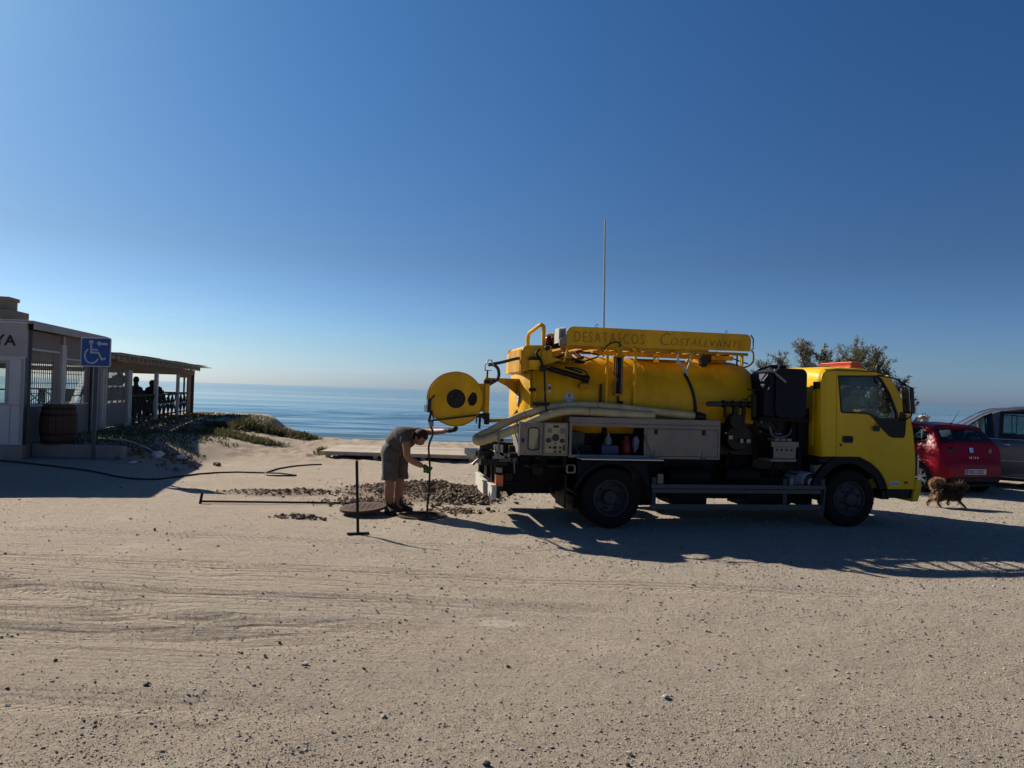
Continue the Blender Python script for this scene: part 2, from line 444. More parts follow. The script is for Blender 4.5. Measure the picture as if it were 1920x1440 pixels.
def text_obj(name, body, size, m, parent, loc, rot, extrude=0.003, shear=0.0, align='LEFT', sx=1.0, spacing=1.0, bold=0.0):
    cu = bpy.data.curves.new(name + '_curve', 'FONT')
    cu.body = body; cu.size = size; cu.extrude = extrude; cu.shear = shear
    cu.align_x = align; cu.space_character = spacing; cu.offset = bold
    cu.resolution_u = 3
    tmp = bpy.data.objects.new(name + '_tmp', cu)
    COL.objects.link(tmp)
    bpy.context.view_layer.update()
    dg = bpy.context.evaluated_depsgraph_get()
    me = bpy.data.meshes.new_from_object(tmp.evaluated_get(dg))
    COL.objects.unlink(tmp); bpy.data.objects.remove(tmp); bpy.data.curves.remove(cu)
    me.materials.clear(); me.materials.append(m)
    o = bpy.data.objects.new(name, me); COL.objects.link(o)
    o.parent = parent; o.location = loc; o.rotation_euler = rot; o.scale = (sx, 1, 1)
    return o

# ------------------------------------------------------------------ terrain
class Noise2:
    def __init__(s, seed):
        g = np.random.default_rng(seed); s.t = g.random((256, 256))
    def __call__(s, x, y):
        xi = np.floor(x).astype(int); yi = np.floor(y).astype(int)
        fx = x - xi; fy = y - yi
        fx = fx * fx * (3 - 2 * fx); fy = fy * fy * (3 - 2 * fy)
        a = s.t[xi % 256, yi % 256]; b = s.t[(xi + 1) % 256, yi % 256]
        c = s.t[xi % 256, (yi + 1) % 256]; d = s.t[(xi + 1) % 256, (yi + 1) % 256]
        return (a * (1 - fx) + b * fx) * (1 - fy) + (c * (1 - fx) + d * fx) * fy - 0.5
NZ = [Noise2(i) for i in range(8)]
def sm(a, b, x):
    t = np.clip((x - a) / (b - a), 0, 1); return t * t * (3 - 2 * t)
SEA_Z = -0.95
HOLE = (-1.16, 10.16, 0.27)
def zbase(x, y):
    """large forms: car park, raised grass bank on the left, beach falling to the sea"""
    x = np.asarray(x, float); y = np.asarray(y, float)
    edge = -7.3 - 0.10 * (y - 15) + 0.35 * NZ[5](x * 0.4, y * 0.4)
    apron = 0.2 * sm(-6.0, -7.6, x) * sm(12.1, 13.7, y)
    wd = 1.0 + 0.7 * sm(15.5, 20.0, y)
    bank = sm(edge + wd, edge - 0.8, x) * sm(14.25, 14.75, y)
    bank = bank * (1 - 0.52 * sm(17.5, 21.0, y) * sm(-10.6, -8.8, x))
    h = apron + (0.47 - apron) * bank
    mound = 0.12 * np.exp(-(((x + 7.9) / 1.5) ** 2 + ((y - 22.2) / 2.4) ** 2))
    h = np.maximum(h, h * 0.6 + mound)
    heap = 0.13 * np.exp(-(((x + 1.40) / 0.95) ** 2 + ((y - 12.45) / 0.75) ** 2)) + 0.05 * np.exp(-(((x + 3.5) / 0.8) ** 2 + ((y - 11.9) / 0.22) ** 2)) + 0.05 * np.exp(-(((x + 0.5) / 0.6) ** 2 + ((y - 12.0) / 0.4) ** 2))
    h = h + heap * (1 + 0.9 * NZ[2](x * 5, y * 5) + 0.8 * NZ[3](x * 13, y * 13))
    y0 = 24.0 + 7.5 * sm(-8.0, -10.5, x) + 0.25 * np.sin(x * 0.35)
    drop = sm(y0, y0 + 13.0, y)
    h = h * (1 - sm(y0, y0 + 3, y)) - 1.7 * drop
    return h
def zfine(x, y):
    x = np.asarray(x, float); y = np.asarray(y, float)
    h = 0.030 * NZ[0](x * 0.5, y * 0.5) + 0.014 * NZ[1](x * 1.7 + 9, y * 1.7)
    h = h + 0.007 * NZ[2](x * 6, y * 6) + 0.0045 * NZ[3](x * 17, y * 17)
    sand = sm(15.5, 19, y) * sm(-7.5, -6, x)
    h = h + sand * (0.06 * NZ[4](x * 2.6, y * 2.6) + 0.07 * NZ[6](x * 4.6, y * 5.1) + 0.035 * NZ[7](x * 9.0, y * 9.0))
    # shallow wheel ruts running across in front of the truck
    for (xa, ya, xb, yb, w, d) in RUTS:
        dx, dy = xb - xa, yb - ya; L = math.hypot(dx, dy)
        t = ((x - xa) * dx + (y - ya) * dy) / L
        dist = ((x - xa) * -dy + (y - ya) * dx) / L + 0.10 * NZ[7](t * 0.35 + xa, t * 0 + yb)
        m = sm(-0.4, 0.6, t) * sm(L + 0.4, L - 0.8, t)
        g = np.exp(-(dist / w) ** 2)
        rim = np.exp(-((np.abs(dist) - w * 1.7) / (w * 0.5)) ** 2)
        h = h + m * (-d * g + 0.45 * d * rim)
    return h
RUTS = [(-9, 6.45, 1.0, 5.95, 0.11, 0.030), (-9, 5.62, -0.6, 5.35, 0.12, 0.034), (-8, 7.3, 4, 6.6, 0.13, 0.020),
        (-7, 5.12, -1.4, 4.95, 0.12, 0.030), (-9, 8.6, 6, 7.9, 0.15, 0.016), (-4.6, 6.3, -1.6, 5.2, 0.10, 0.026),
        (-6, 4.05, -0.9, 3.95, 0.11, 0.018)]
def zground(x, y):
    return zbase(x, y) + zfine(x, y)
def zg(x, y):
    return float(zground(np.array([x]), np.array([y]))[0])

def fan_grid(y_start, y_end, ratio, ncol, umax, zf):
    rows = [y_start]
    while rows[-1] < y_end: rows.append(rows[-1] * (1 + ratio))
    Y = np.array(rows); U = np.linspace(-umax, umax, ncol)
    yy = np.repeat(Y, ncol); xx = (Y[:, None] * U[None, :]).ravel()
    zz = zf(xx, yy)
    co = np.stack([xx, yy, zz], 1)
    nr = len(Y)
    i = np.arange(nr - 1)[:, None] * ncol + np.arange(ncol - 1)[None, :]
    i = i.ravel()
    quads = np.stack([i, i + 1, i + 1 + ncol, i + ncol], 1)
    return co, quads
def np_mesh(name, co, faces, m, smooth=True):
    me = bpy.data.meshes.new(name)
    k = faces.shape[1]
    me.vertices.add(len(co)); me.vertices.foreach_set('co', co.astype(np.float32).ravel())
    me.loops.add(len(faces) * k); me.loops.foreach_set('vertex_index', faces.astype(np.int32).ravel())
    me.polygons.add(len(faces))
    me.polygons.foreach_set('loop_start', np.arange(0, len(faces) * k, k, dtype=np.int32))
    me.polygons.foreach_set('loop_total', np.full(len(faces), k, dtype=np.int32))
    me.update(calc_edges=True); me.validate()
    me.polygons.foreach_set('use_smooth', np.full(len(faces), smooth))
    me.materials.append(m)
    o = bpy.data.objects.new(name, me); COL.objects.link(o)
    return o

def milky(m, amt):
    n, l = m.node_tree.nodes, m.node_tree.links
    o = [q for q in n if q.type == 'OUTPUT_MATERIAL'][0]; src = o.inputs[0].links[0].from_socket
    t = n.new("ShaderNodeBsdfTranslucent"); t.inputs[0].default_value = (0.75, 0.78, 0.80, 1)
    nz = n.new("ShaderNodeTexNoise"); nz.inputs["Scale"].default_value = 3.0; nz.inputs["Detail"].default_value = 5.0
    mr = n.new("ShaderNodeMapRange"); mr.inputs[1].default_value = 0.35; mr.inputs[2].default_value = 0.7; mr.inputs[3].default_value = amt * 0.4; mr.inputs[4].default_value = amt * 1.5
    l.new(nz.outputs[0], mr.inputs[0])
    mx = n.new("ShaderNodeMixShader"); l.new(mr.outputs[0], mx.inputs[0]); l.new(src, mx.inputs[1]); l.new(t.outputs[0], mx.inputs[2]); l.new(mx.outputs[0], o.inputs[0])
milky(M['plastic_clear'], 0.14)
# ------------------------------------------------------------------ ground
def ground_material():
    m = bpy.data.materials.new('packed_dirt_and_gravel'); m.use_nodes = True
    n, l = m.node_tree.nodes, m.node_tree.links
    b = n["Principled BSDF"]; b.inputs["Roughness"].default_value = 0.95
    b.inputs["Specular IOR Level"].default_value = 0.2
    tc = n.new("ShaderNodeTexCoord"); P = tc.outputs["Object"]
    def noise(scale, det=4.0, rough=0.6, vec=P, dist=0.0):
        q = n.new("ShaderNodeTexNoise"); q.inputs["Scale"].default_value = scale
        q.inputs["Detail"].default_value = det; q.inputs["Roughness"].default_value = rough
        q.inputs["Distortion"].default_value = dist
        l.new(vec, q.inputs["Vector"]); return q.outputs[0]
    def mr(x, a, b_, c=0.0, d=1.0):
        q = n.new("ShaderNodeMapRange"); q.inputs[1].default_value = a; q.inputs[2].default_value = b_
        q.inputs[3].default_value = c; q.inputs[4].default_value = d
        l.new(x, q.inputs[0]); return q.outputs[0]
    def mixc(f, a, b_):
        q = n.new("ShaderNodeMix"); q.data_type = 'RGBA'
        if isinstance(f, float): q.inputs[0].default_value = f
        else: l.new(f, q.inputs[0])
        for v, i in ((a, 6), (b_, 7)):
            if isinstance(v, tuple): q.inputs[i].default_value = v + (1,)
            else: l.new(v, q.inputs[i])
        return q.outputs[2]
    def math_(op, a, b_=None, clamp=False):
        q = n.new("ShaderNodeMath"); q.operation = op; q.use_clamp = clamp
        for v, i in ((a, 0), (b_, 1)):
            if v is None: continue
            if isinstance(v, (int, float)): q.inputs[i].default_value = v
            else: l.new(v, q.inputs[i])
        return q.outputs[0]
    def mixf(c_): return math_('ADD', math_('MULTIPLY', c_, 0.5), 0.5)
    sp = n.new("ShaderNodeSeparateXYZ"); l.new(P, sp.inputs[0])
    X, Yc = sp.outputs["X"], sp.outputs["Y"]
    st = n.new("ShaderNodeMapping"); st.inputs["Scale"].default_value = (0.30, 1.5, 1.0)
    l.new(P, st.inputs[0])
    big = mr(noise(0.55, 5, 0.6, st.outputs[0]), 0.35, 0.65)
    # warm sandy dust against grey crushed gravel
    gx = mr(X, -3.0, 2.5)
    gravel = math_('ADD', math_('MULTIPLY', gx, 0.55), math_('MULTIPLY', big, 0.5), True)
    base = mixc(gravel, (0.59, 0.482, 0.365), (0.51, 0.452, 0.378))
    fine = mr(noise(38, 6, 0.75), 0.3, 0.7)
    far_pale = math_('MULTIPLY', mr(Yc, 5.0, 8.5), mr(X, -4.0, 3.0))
    base = mixc(math_('MULTIPLY', far_pale, 0.35), base, (0.66, 0.585, 0.49))  # middle-distance brightening at a grazing angle, painted into the ground colour
    base = mixc(math_('MULTIPLY', fine, 0.50), base, (0.33, 0.275, 0.215))
    grit = mr(noise(62, 3, 0.85), 0.54, 0.66)
    base = mixc(math_('MULTIPLY', grit, 0.85), base, (0.21, 0.165, 0.125))
    grit2 = mr(noise(48, 3, 0.85), 0.57, 0.68)
    base = mixc(math_('MULTIPLY', grit2, 0.65), base, (0.86, 0.76, 0.63))
    grit3 = mr(noise(17, 6, 0.85), 0.50, 0.68)
    base = mixc(math_('MULTIPLY', grit3, 0.50), base, (0.27, 0.215, 0.165))
    blot = mr(noise(2.2, 6, 0.7), 0.48, 0.7)
    base = mixc(math_('MULTIPLY', blot, 0.42), base, (0.34, 0.285, 0.225))
    pale = mr(noise(1.1, 5, 0.65), 0.55, 0.75)
    base = mixc(math_('MULTIPLY', pale, 0.5), base, (0.74, 0.66, 0.54))
    # small set stones
    vo = n.new("ShaderNodeTexVoronoi"); vo.inputs["Scale"].default_value = 85.0
    l.new(P, vo.inputs["Vector"])
    cell = n.new("ShaderNodeSeparateColor"); l.new(vo.outputs["Color"], cell.inputs[0])
    is_stone = math_('MULTIPLY', math_('GREATER_THAN', cell.outputs[0], 0.80), math_('LESS_THAN', vo.outputs["Distance"], 0.42))
    is_stone = math_('MULTIPLY', is_stone, mr(noise(1.4, 3), 0.36, 0.58))
    scol = mixc(cell.outputs[1], (0.20, 0.17, 0.145), (0.62, 0.57, 0.50))
    base = mixc(is_stone, base, scol)
    # damp dug soil near the manhole
    def spot(cx, cy, rx, ry):
        a = math_('DIVIDE', math_('SUBTRACT', X, cx), rx); c = math_('DIVIDE', math_('SUBTRACT', Yc, cy), ry)
        d = math_('ADD', math_('MULTIPLY', a, a), math_('MULTIPLY', c, c))
        d = math_('ADD', d, math_('MULTIPLY', math_('SUBTRACT', noise(2.5, 5), 0.5), 1.6))
        return mr(d, 1.1, 0.5)
    wet = math_('MAXIMUM', spot(-1.5, 12.3, 1.5, 1.3), spot(-3.7, 11.8, 0.95, 0.35))
    base = mixc(math_('MULTIPLY', wet, 0.65), base, (0.245, 0.185, 0.13))
    slab = spot(-0.02, 5.62, 0.20, 0.10)
    base = mixc(math_('MULTIPLY', slab, 0.5), base, (0.70, 0.65, 0.56))
    # sand of the beach
    sandf = mr(Yc, 15.0, 18.0)
    base = mixc(math_('MULTIPLY', sandf, 0.55), base, (0.44, 0.345, 0.25))
    dk = n.new("ShaderNodeVectorMath"); dk.operation = 'SCALE'; dk.inputs["Scale"].default_value = 0.86
    l.new(base, dk.inputs[0]); l.new(dk.outputs[0], b.inputs["Base Color"])
    # relief
    h = math_('MULTIPLY', noise(75, 6, 0.85), 0.014)
    h = math_('ADD', h, math_('MULTIPLY', noise(26, 6, 0.85), 0.036))
    h = math_('ADD', h, math_('MULTIPLY', noise(9, 6, 0.8), 0.040))
    h = math_('ADD', h, math_('MULTIPLY', math_('MULTIPLY', is_stone, math_('SUBTRACT', 0.45, vo.outputs["Distance"])), 0.022))
    # tread prints along the wheel ruts
    acc = None
    for k, (xa, ya, xb, yb, w, d) in enumerate(RUTS):
        mp = n.new("ShaderNodeMapping"); mp.vector_type = 'TEXTURE'
        mp.inputs["Location"].default_value = (xa, ya, 0)
        mp.inputs["Rotation"].default_value = (0, 0, math.atan2(yb - ya, xb - xa))
        l.new(P, mp.inputs[0])
        s2 = n.new("ShaderNodeSeparateXYZ"); l.new(mp.outputs[0], s2.inputs[0])
        along, across = s2.outputs["X"], s2.outputs["Y"]
        wob = math_('MULTIPLY', math_('SUBTRACT', noise(0.5 + 0.1 * k, 1), 0.5), 0.22)
        across = math_('ADD', across, wob)
        aw = math_('ABSOLUTE', across)
        L = math.hypot(xb - xa, yb - ya)
        msk = math_('MULTIPLY', mr(aw, w * 1.5, w * 1.1), mr(along, 0.0, 1.0))
        msk = math_('MULTIPLY', msk, mr(along, L, L - 1.5))
        patch = mr(noise(1.1 + 0.3 * k, 2), 0.36, 0.48)
        tread = math_('SINE', math_('MULTIPLY', math_('ADD', along, math_('MULTIPLY', aw, 0.9)), 2 * math.pi / 0.085))
        rib = math_('SINE', math_('MULTIPLY', across, 2 * math.pi / 0.07))
        t = math_('ADD', math_('MULTIPLY', math_('MULTIPLY', mr(tread, -0.2, 0.5), patch), 1.2), math_('MULTIPLY', rib, 0.5))
        t = math_('MULTIPLY', t, msk)
        acc = t if acc is None else math_('ADD', acc, t)
    h = math_('ADD', h, math_('MULTIPLY', acc, 0.013))
    # fine streaks where tyres dragged the dust
    st2 = n.new("ShaderNodeMapping"); st2.inputs["Scale"].default_value = (0.45, 15.0, 1.0)
    st2.inputs["Rotation"].default_value = (0, 0, R_(2.5))
    l.new(P, st2.inputs[0])
    strk = math_('MULTIPLY', noise(1.5, 4, 0.6, st2.outputs[0]), math_('MULTIPLY', mr(X, 0.5, -2.0), math_('MULTIPLY', mr(Yc, 4.0, 4.8), mr(Yc, 9.5, 7.0))))
    h = math_('ADD', h, math_('MULTIPLY', strk, 0.060))
    # bundles of narrow grooves pressed by turning tyres, left of the lot
    lm = math_('MULTIPLY', mr(X, 0.2, -1.6), math_('MULTIPLY', mr(Yc, 4.2, 4.8), mr(Yc, 9.0, 6.8)))
    for per, sl, ph, amp, sc_ in ((0.115, 0.055, 0.0, 0.020, 0.7), (0.17, -0.10, 2.0, 0.026, 0.45)):
        yy = math_('ADD', math_('ADD', Yc, math_('MULTIPLY', X, sl)), math_('MULTIPLY', noise(0.6, 2), 0.5))
        gsin = math_('SINE', math_('MULTIPLY', math_('ADD', yy, ph), 2 * math.pi / per))
        groove = mr(gsin, 0.35, 0.95)
        wmask = mr(noise(sc_, 3, 0.6, st.outputs[0]), 0.46, 0.56)
        cut = mr(math_('SINE', math_('MULTIPLY', math_('ADD', X, math_('MULTIPLY', Yc, 0.8)), 2 * math.pi / 0.10)), -0.7, 0.1)
        g_ = math_('MULTIPLY', math_('MULTIPLY', groove, wmask), math_('MULTIPLY', lm, mixf(cut)))
        h = math_('SUBTRACT', h, math_('MULTIPLY', g_, amp))
    bp = n.new("ShaderNodeBump"); bp.inputs["Strength"].default_value = 1.0; bp.inputs["Distance"].default_value = 1.0
    l.new(h, bp.inputs["Height"]); l.new(bp.outputs[0], b.inputs["Normal"])
    return m
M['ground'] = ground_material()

def z_with_hole(x, y):
    z = zground(x, y)
    r = np.hypot(x - HOLE[0], y - HOLE[1])
    return z - 0.45 * sm(HOLE[2] + 0.03, HOLE[2] - 0.05, r)
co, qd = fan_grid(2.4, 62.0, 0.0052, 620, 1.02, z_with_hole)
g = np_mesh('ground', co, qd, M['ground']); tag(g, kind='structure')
# the wider lot round about, a coarse sheet under and beyond the near one
gx = np.concatenate([np.linspace(-400, -60, 12), np.arange(-58, 60, 2.0), np.linspace(60, 400, 12)])
gy = np.concatenate([np.linspace(-300, -20, 10), np.arange(-18, 64, 2.0)])
XX, YY = np.meshgrid(gx, gy)
zz = zbase(XX, YY) - 0.02
inside = (np.abs(XX) < YY * 0.99 - 0.6) & (YY > 3.5) & (YY < 60)
zz = np.where(inside, zz - 0.7, zz)
co2 = np.stack([XX.ravel(), YY.ravel(), zz.ravel()], 1)
nc = len(gx)
ii = (np.arange(len(gy) - 1)[:, None] * nc + np.arange(nc - 1)[None, :]).ravel()
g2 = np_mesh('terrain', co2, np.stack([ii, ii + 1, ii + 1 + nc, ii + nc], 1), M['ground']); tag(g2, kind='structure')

# ------------------------------------------------------------------ sea
def sea_material():
    m = bpy.data.materials.new('sea_water'); m.use_nodes = True
    n, l = m.node_tree.nodes, m.node_tree.links
    b = n["Principled BSDF"]
    b.inputs["Base Color"].default_value = (0.05, 0.115, 0.145, 1)
    b.inputs["Roughness"].default_value = 0.16
    b.inputs["IOR"].default_value = 1.33
    tc = n.new("ShaderNodeTexCoord")
    acc = None
    for sx, sy, sc, amp in ((0.35, 1.0, 1.4, 0.035), (0.5, 1.0, 5.0, 0.010), (0.12, 1.0, 0.22, 0.16)):
        mp = n.new("ShaderNodeMapping"); mp.inputs["Scale"].default_value = (sx, sy, 1)
        mp.inputs["Rotation"].default_value = (0, 0, R_(4))
        l.new(tc.outputs["Object"], mp.inputs[0])
        q = n.new("ShaderNodeTexNoise"); q.inputs["Scale"].default_value = sc; q.inputs["Detail"].default_value = 4.0
        l.new(mp.outputs[0], q.inputs["Vector"])
        k = n.new("ShaderNodeMath"); k.operation = 'MULTIPLY'; k.inputs[1].default_value = amp
        l.new(q.outputs[0], k.inputs[0])
        if acc is None: acc = k.outputs[0]
        else:
            a = n.new("ShaderNodeMath"); a.operation = 'ADD'; l.new(acc, a.inputs[0]); l.new(k.outputs[0], a.inputs[1]); acc = a.outputs[0]
    sy_ = n.new("ShaderNodeSeparateXYZ"); l.new(tc.outputs["Object"], sy_.inputs[0])
    far = n.new("ShaderNodeMapRange"); far.inputs[1].default_value = 35.0; far.inputs[2].default_value = 260.0
    far.inputs[3].default_value = 0.18; far.inputs[4].default_value = 2.4
    l.new(sy_.outputs["Y"], far.inputs[0])
    fm = n.new("ShaderNodeMath"); fm.operation = 'MULTIPLY'; l.new(acc, fm.inputs[0]); l.new(far.outputs[0], fm.inputs[1]); acc = fm.outputs[0]
    shal = n.new("ShaderNodeMapRange"); shal.inputs[1].default_value = 32.0; shal.inputs[2].default_value = 75.0
    l.new(sy_.outputs["Y"], shal.inputs[0])
    sc_ = n.new("ShaderNodeMix"); sc_.data_type = 'RGBA'
    sc_.inputs[6].default_value = (0.11, 0.15, 0.13, 1); sc_.inputs[7].default_value = (0.055, 0.125, 0.155, 1)
    l.new(shal.outputs[0], sc_.inputs[0]); l.new(sc_.outputs[2], b.inputs["Base Color"])
    bp = n.new("ShaderNodeBump"); bp.inputs["Distance"].default_value = 1.0; bp.inputs["Strength"].default_value = 1.0
    l.new(acc, bp.inputs["Height"]); l.new(bp.outputs[0], b.inputs["Normal"])
    # long smooth and ruffled lanes
    mp = n.new("ShaderNodeMapping"); mp.inputs["Scale"].default_value = (0.004, 0.03, 1)
    l.new(tc.outputs["Object"], mp.inputs[0])
    q = n.new("ShaderNodeTexNoise"); q.inputs["Scale"].default_value = 1.0; q.inputs["Detail"].default_value = 5.0
    l.new(mp.outputs[0], q.inputs["Vector"])
    r = n.new("ShaderNodeMapRange"); r.inputs[1].default_value = 0.35; r.inputs[2].default_value = 0.65
    r.inputs[3].default_value = 0.05; r.inputs[4].default_value = 0.16
    l.new(q.outputs[0], r.inputs[0]); l.new(r.outputs[0], b.inputs["Roughness"])
    return m
M['sea'] = sea_material()
def zsea(x, y):
    near = sm(140, 40, y)
    sw = 0.055 * np.sin(y * 1.55 + 1.3 * NZ[4](x * 0.08, y * 0.2) * 6 + 0.05 * x)
    sw = sw + 0.035 * np.sin(y * 3.1 + 8 * NZ[6](x * 0.12, y * 0.15) + 0.11 * x) + 0.05 * NZ[2](x * 0.5, y * 1.6)
    return SEA_Z + near * sw * (0.4 + 1.2 * (NZ[1](x * 0.06 + 3, y * 0.22) + 0.5))
co3, qd3 = fan_grid(24.0, 30000.0, 0.011, 260, 1.6, zsea)
s = np_mesh('sea', co3, qd3, M['sea']); tag(s, kind='structure')

# ------------------------------------------------------------------ loose stones
def ico():
    t = (1 + 5 ** 0.5) / 2
    v = np.array([(-1, t, 0), (1, t, 0), (-1, -t, 0), (1, -t, 0), (0, -1, t), (0, 1, t), (0, -1, -t), (0, 1, -t), (t, 0, -1), (t, 0, 1), (-t, 0, -1), (-t, 0, 1)], float)
    v /= np.linalg.norm(v[0])
    f = np.array([(0, 11, 5), (0, 5, 1), (0, 1, 7), (0, 7, 10), (0, 10, 11), (1, 5, 9), (5, 11, 4), (11, 10, 2), (10, 7, 6), (7, 1, 8), (3, 9, 4), (3, 4, 2), (3, 2, 6), (3, 6, 8), (3, 8, 9), (4, 9, 5), (2, 4, 11), (6, 2, 10), (8, 6, 7), (9, 8, 1)])
    return v, f
IV, IF = ico()
def lumps(name, xs, ys, sizes, m, flat=0.6, sink=0.35, zoff=None):
    n = len(xs)
    z = zground(xs, ys) if zoff is None else zoff
    sc = sizes[:, None, None] * (0.6 + 0.8 * rng.random((n, 12, 1))) * (0.7 + 0.6 * rng.random((n, 1, 3)))
    V = IV[None] * sc
    V[:, :, 2] *= flat
    a = rng.random(n) * 6.283
    c, s_ = np.cos(a)[:, None], np.sin(a)[:, None]
    vx = V[:, :, 0] * c - V[:, :, 1] * s_; vy = V[:, :, 0] * s_ + V[:, :, 1] * c
    co = np.stack([vx + xs[:, None], vy + ys[:, None], V[:, :, 2] + (z + sizes * flat * (1 - sink))[:, None]], 2).reshape(-1, 3)
    F = (IF[None] + (np.arange(n) * 12)[:, None, None]).reshape(-1, 3)
    return np_mesh(name, co, F, m, smooth=False)
OV = np.array([(1, 0, 0), (-1, 0, 0), (0, 1, 0), (0, -1, 0), (0, 0, 1), (0, 0, -1)], float)
OF = np.array([(0, 2, 4), (2, 1, 4), (1, 3, 4), (3, 0, 4), (2, 0, 5), (1, 2, 5), (3, 1, 5), (0, 3, 5)])
def grit(name, xs, ys, sizes, m, flat=0.65):
    n = len(xs); z = zground(xs, ys)
    V = OV[None] * sizes[:, None, None] * (0.6 + 0.8 * rng.random((n, 6, 1))) * (0.7 + 0.6 * rng.random((n, 1, 3)))
    V[:, :, 2] *= flat
    a = rng.random(n) * 6.283; c, s_ = np.cos(a)[:, None], np.sin(a)[:, None]
    vx = V[:, :, 0] * c - V[:, :, 1] * s_; vy = V[:, :, 0] * s_ + V[:, :, 1] * c
    co = np.stack([vx + xs[:, None], vy + ys[:, None], V[:, :, 2] + (z + sizes * 0.3)[:, None]], 2).reshape(-1, 3)
    F = (OF[None] + (np.arange(n) * 6)[:, None, None]).reshape(-1, 3)
    return np_mesh(name, co, F, m, smooth=False)
def gravel_field(n, y0, y1, smin, smax, clump):
    # even density over the picture: rows crowd towards the camera
    t = rng.random(n * 3)
    ys = 1.0 / (1 / y1 + t * (1 / y0 - 1 / y1))
    xs = ys * (rng.random(n * 3) * 1.7 - 0.85)
    dens = 0.30 + 0.70 * sm(-0.30, 0.45, 0.8 * NZ[1](xs * 0.6 + 5, ys * 0.6) + 0.5 * NZ[2](xs * 2, ys * 2) + clump * xs)
    dens = dens * (0.22 + 0.78 * sm(-2.4, -0.3, xs + 1.6 * sm(4.6, 4.1, ys) + 1.2 * sm(9.0, 12.0, ys)))
    k = rng.random(n * 3) < dens
    xs, ys = xs[k][:n], ys[k][:n]
    sz = smin + (smax - smin) * rng.random(len(xs)) ** 4
    sz = sz * np.clip(ys / 6.0, 0.75, 1.6)
    ok = np.hypot(xs - HOLE[0], ys - HOLE[1]) > 0.5
    return xs[ok], ys[ok], sz[ok]
a = gravel_field(11500, 3.0, 17.0, 0.0040, 0.0130, 0.05)
o = lumps('gravel', *a, M['stone_grey']); tag(o, kind='stuff')
M['stone_sand'] = mat('sandy_grit', (0.52, 0.44, 0.35), 0.9, 0, 0.3, 9)
a = gravel_field(60000, 2.9, 17.0, 0.0030, 0.0075, 0.04)
o = grit('fine_gravel', *a, M['stone_sand']); tag(o, kind='stuff')
a = gravel_field(4200, 3.0, 15.0, 0.004, 0.010, 0.07)
o = lumps('pale_gravel', *a, M['stone_pale']); tag(o, kind='stuff')
a = gravel_field(520, 3.2, 16.0, 0.005, 0.014, 0.02)
M['stone_dark'] = mat('dark_pebble', (0.10, 0.085, 0.07), 0.85, 0, 0.3, 9, 0.002, 60)
o = lumps('dark_gravel', *a, M['stone_dark']); tag(o, kind='stuff')
# larger single stones that stand out on the dirt: (x, y, size, dark?)
BIG = [(-2.0, 4.22, 0.030, 1), (-1.22, 4.62, 0.026, 0), (-2.72, 4.55, 0.018, 1), (-1.50, 4.72, 0.020, 0), (-1.62, 5.32, 0.017, 1),
       (-1.5, 5.02, 0.020, 1), (0.94, 4.30, 0.026, 0), (-0.62, 3.95, 0.020, 0), (-2.95, 5.35, 0.018, 1), (-0.85, 4.58, 0.018, 1),
       (1.75, 4.45, 0.015, 0), (0.62, 3.62, 0.022, 0), (0.60, 3.52, 0.02, 1), (-0.06, 3.48, 0.026, 1), (0.03, 4.75, 0.018, 1),
       (1.95, 5.6, 0.017, 1), (-3.35, 5.0, 0.017, 1), (2.9, 5.1, 0.016, 1), (-2.6, 3.95, 0.016, 0), (-4.05, 8.6, 0.03, 1)]
for k, (x, y, sz, dk) in enumerate(BIG):
    o = lumps('stone', np.array([0.0]), np.array([0.0]), np.array([sz * 0.72]), M['stone_dark'] if dk else M['stone_pale'], 0.7, 0.25, np.array([0.0]))
    o.location = (x, y, zg(x, y))
    own = {0: 'dark flat stone in the left foreground, largest of the dark stones there', 1: 'pale-edged stone right of the largest dark one in the foreground',
           6: 'bright white stone alone in the foreground right of the middle', 7: 'pale stone near the bottom edge left of the middle', 11: 'pale stone at the bottom edge below the middle',
           13: 'dark stone at the bottom edge just left of the middle', 12: 'dark stone touching the pale one at the bottom edge', 15: 'dark stone on the gravel below the front wheel of the truck',
           17: 'dark stone on the gravel far right in the foreground', 19: 'dark lump alone on the dirt left of the lying rod'}
    if k in own: tag(o, own[k], 'stone', 'stones on the dirt')
    elif dk: tag(o, 'small dark stone lying on the beige dirt of the lot', 'stone', 'dark stones on the dirt')
    else: tag(o, 'small pale stone lying on the gravelly dirt', 'stone', 'pale stones on the dirt')
# ------------------------------------------------------------------ the tank truck
TRUCK_RZ = R_(10.418)
truck = thing('vacuum_tank_truck', 'yellow sewer-cleaning tank truck parked side-on with a hose reel swung out at its rear', 'truck',
              (1.3326, 9.665, 0.0), TRUCK_RZ)
TW = Matrix.Translation((1.3326, 9.665, 0.0)) @ Matrix.Rotation(TRUCK_RZ, 4, 'Z')
CY = 1.05                                   # centre line of the truck

# chassis
b = MB()
b.box(-1.45, 4.2, 0.62, 0.70, 0.60, 0.80); b.box(-1.45, 4.2, 1.40, 1.48, 0.60, 0.80)
for x in (-1.4, -0.7, 0.5, 1.3, 2.1, 3.0, 4.1): b.box(x, x + 0.08, 0.70, 1.40, 0.62, 0.78)
chassis = b.build('chassis_frame', M['chassis'], truck, bevel=0.006)
b = MB()
b.cyl((-0.02, 0.35, 0.39), (-0.02, 1.75, 0.39), 0.07, n=14)
b.lathe([(0.05, -0.2), (0.2, -0.1), (0.22, 0.0), (0.2, 0.1), (0.05, 0.2)], (-0.02, 1.05, 0.39), 'Y', 18)
b.cyl((0.2, 1.05, 0.5), (2.4, 1.05, 0.66), 0.045, n=10)
for y in (0.62, 1.48):
    for k in range(4): b.box(-0.5 + k * 0.06, 0.5 - k * 0.06, y - 0.035, y + 0.035, 0.46 + k * 0.018, 0.475 + k * 0.018)
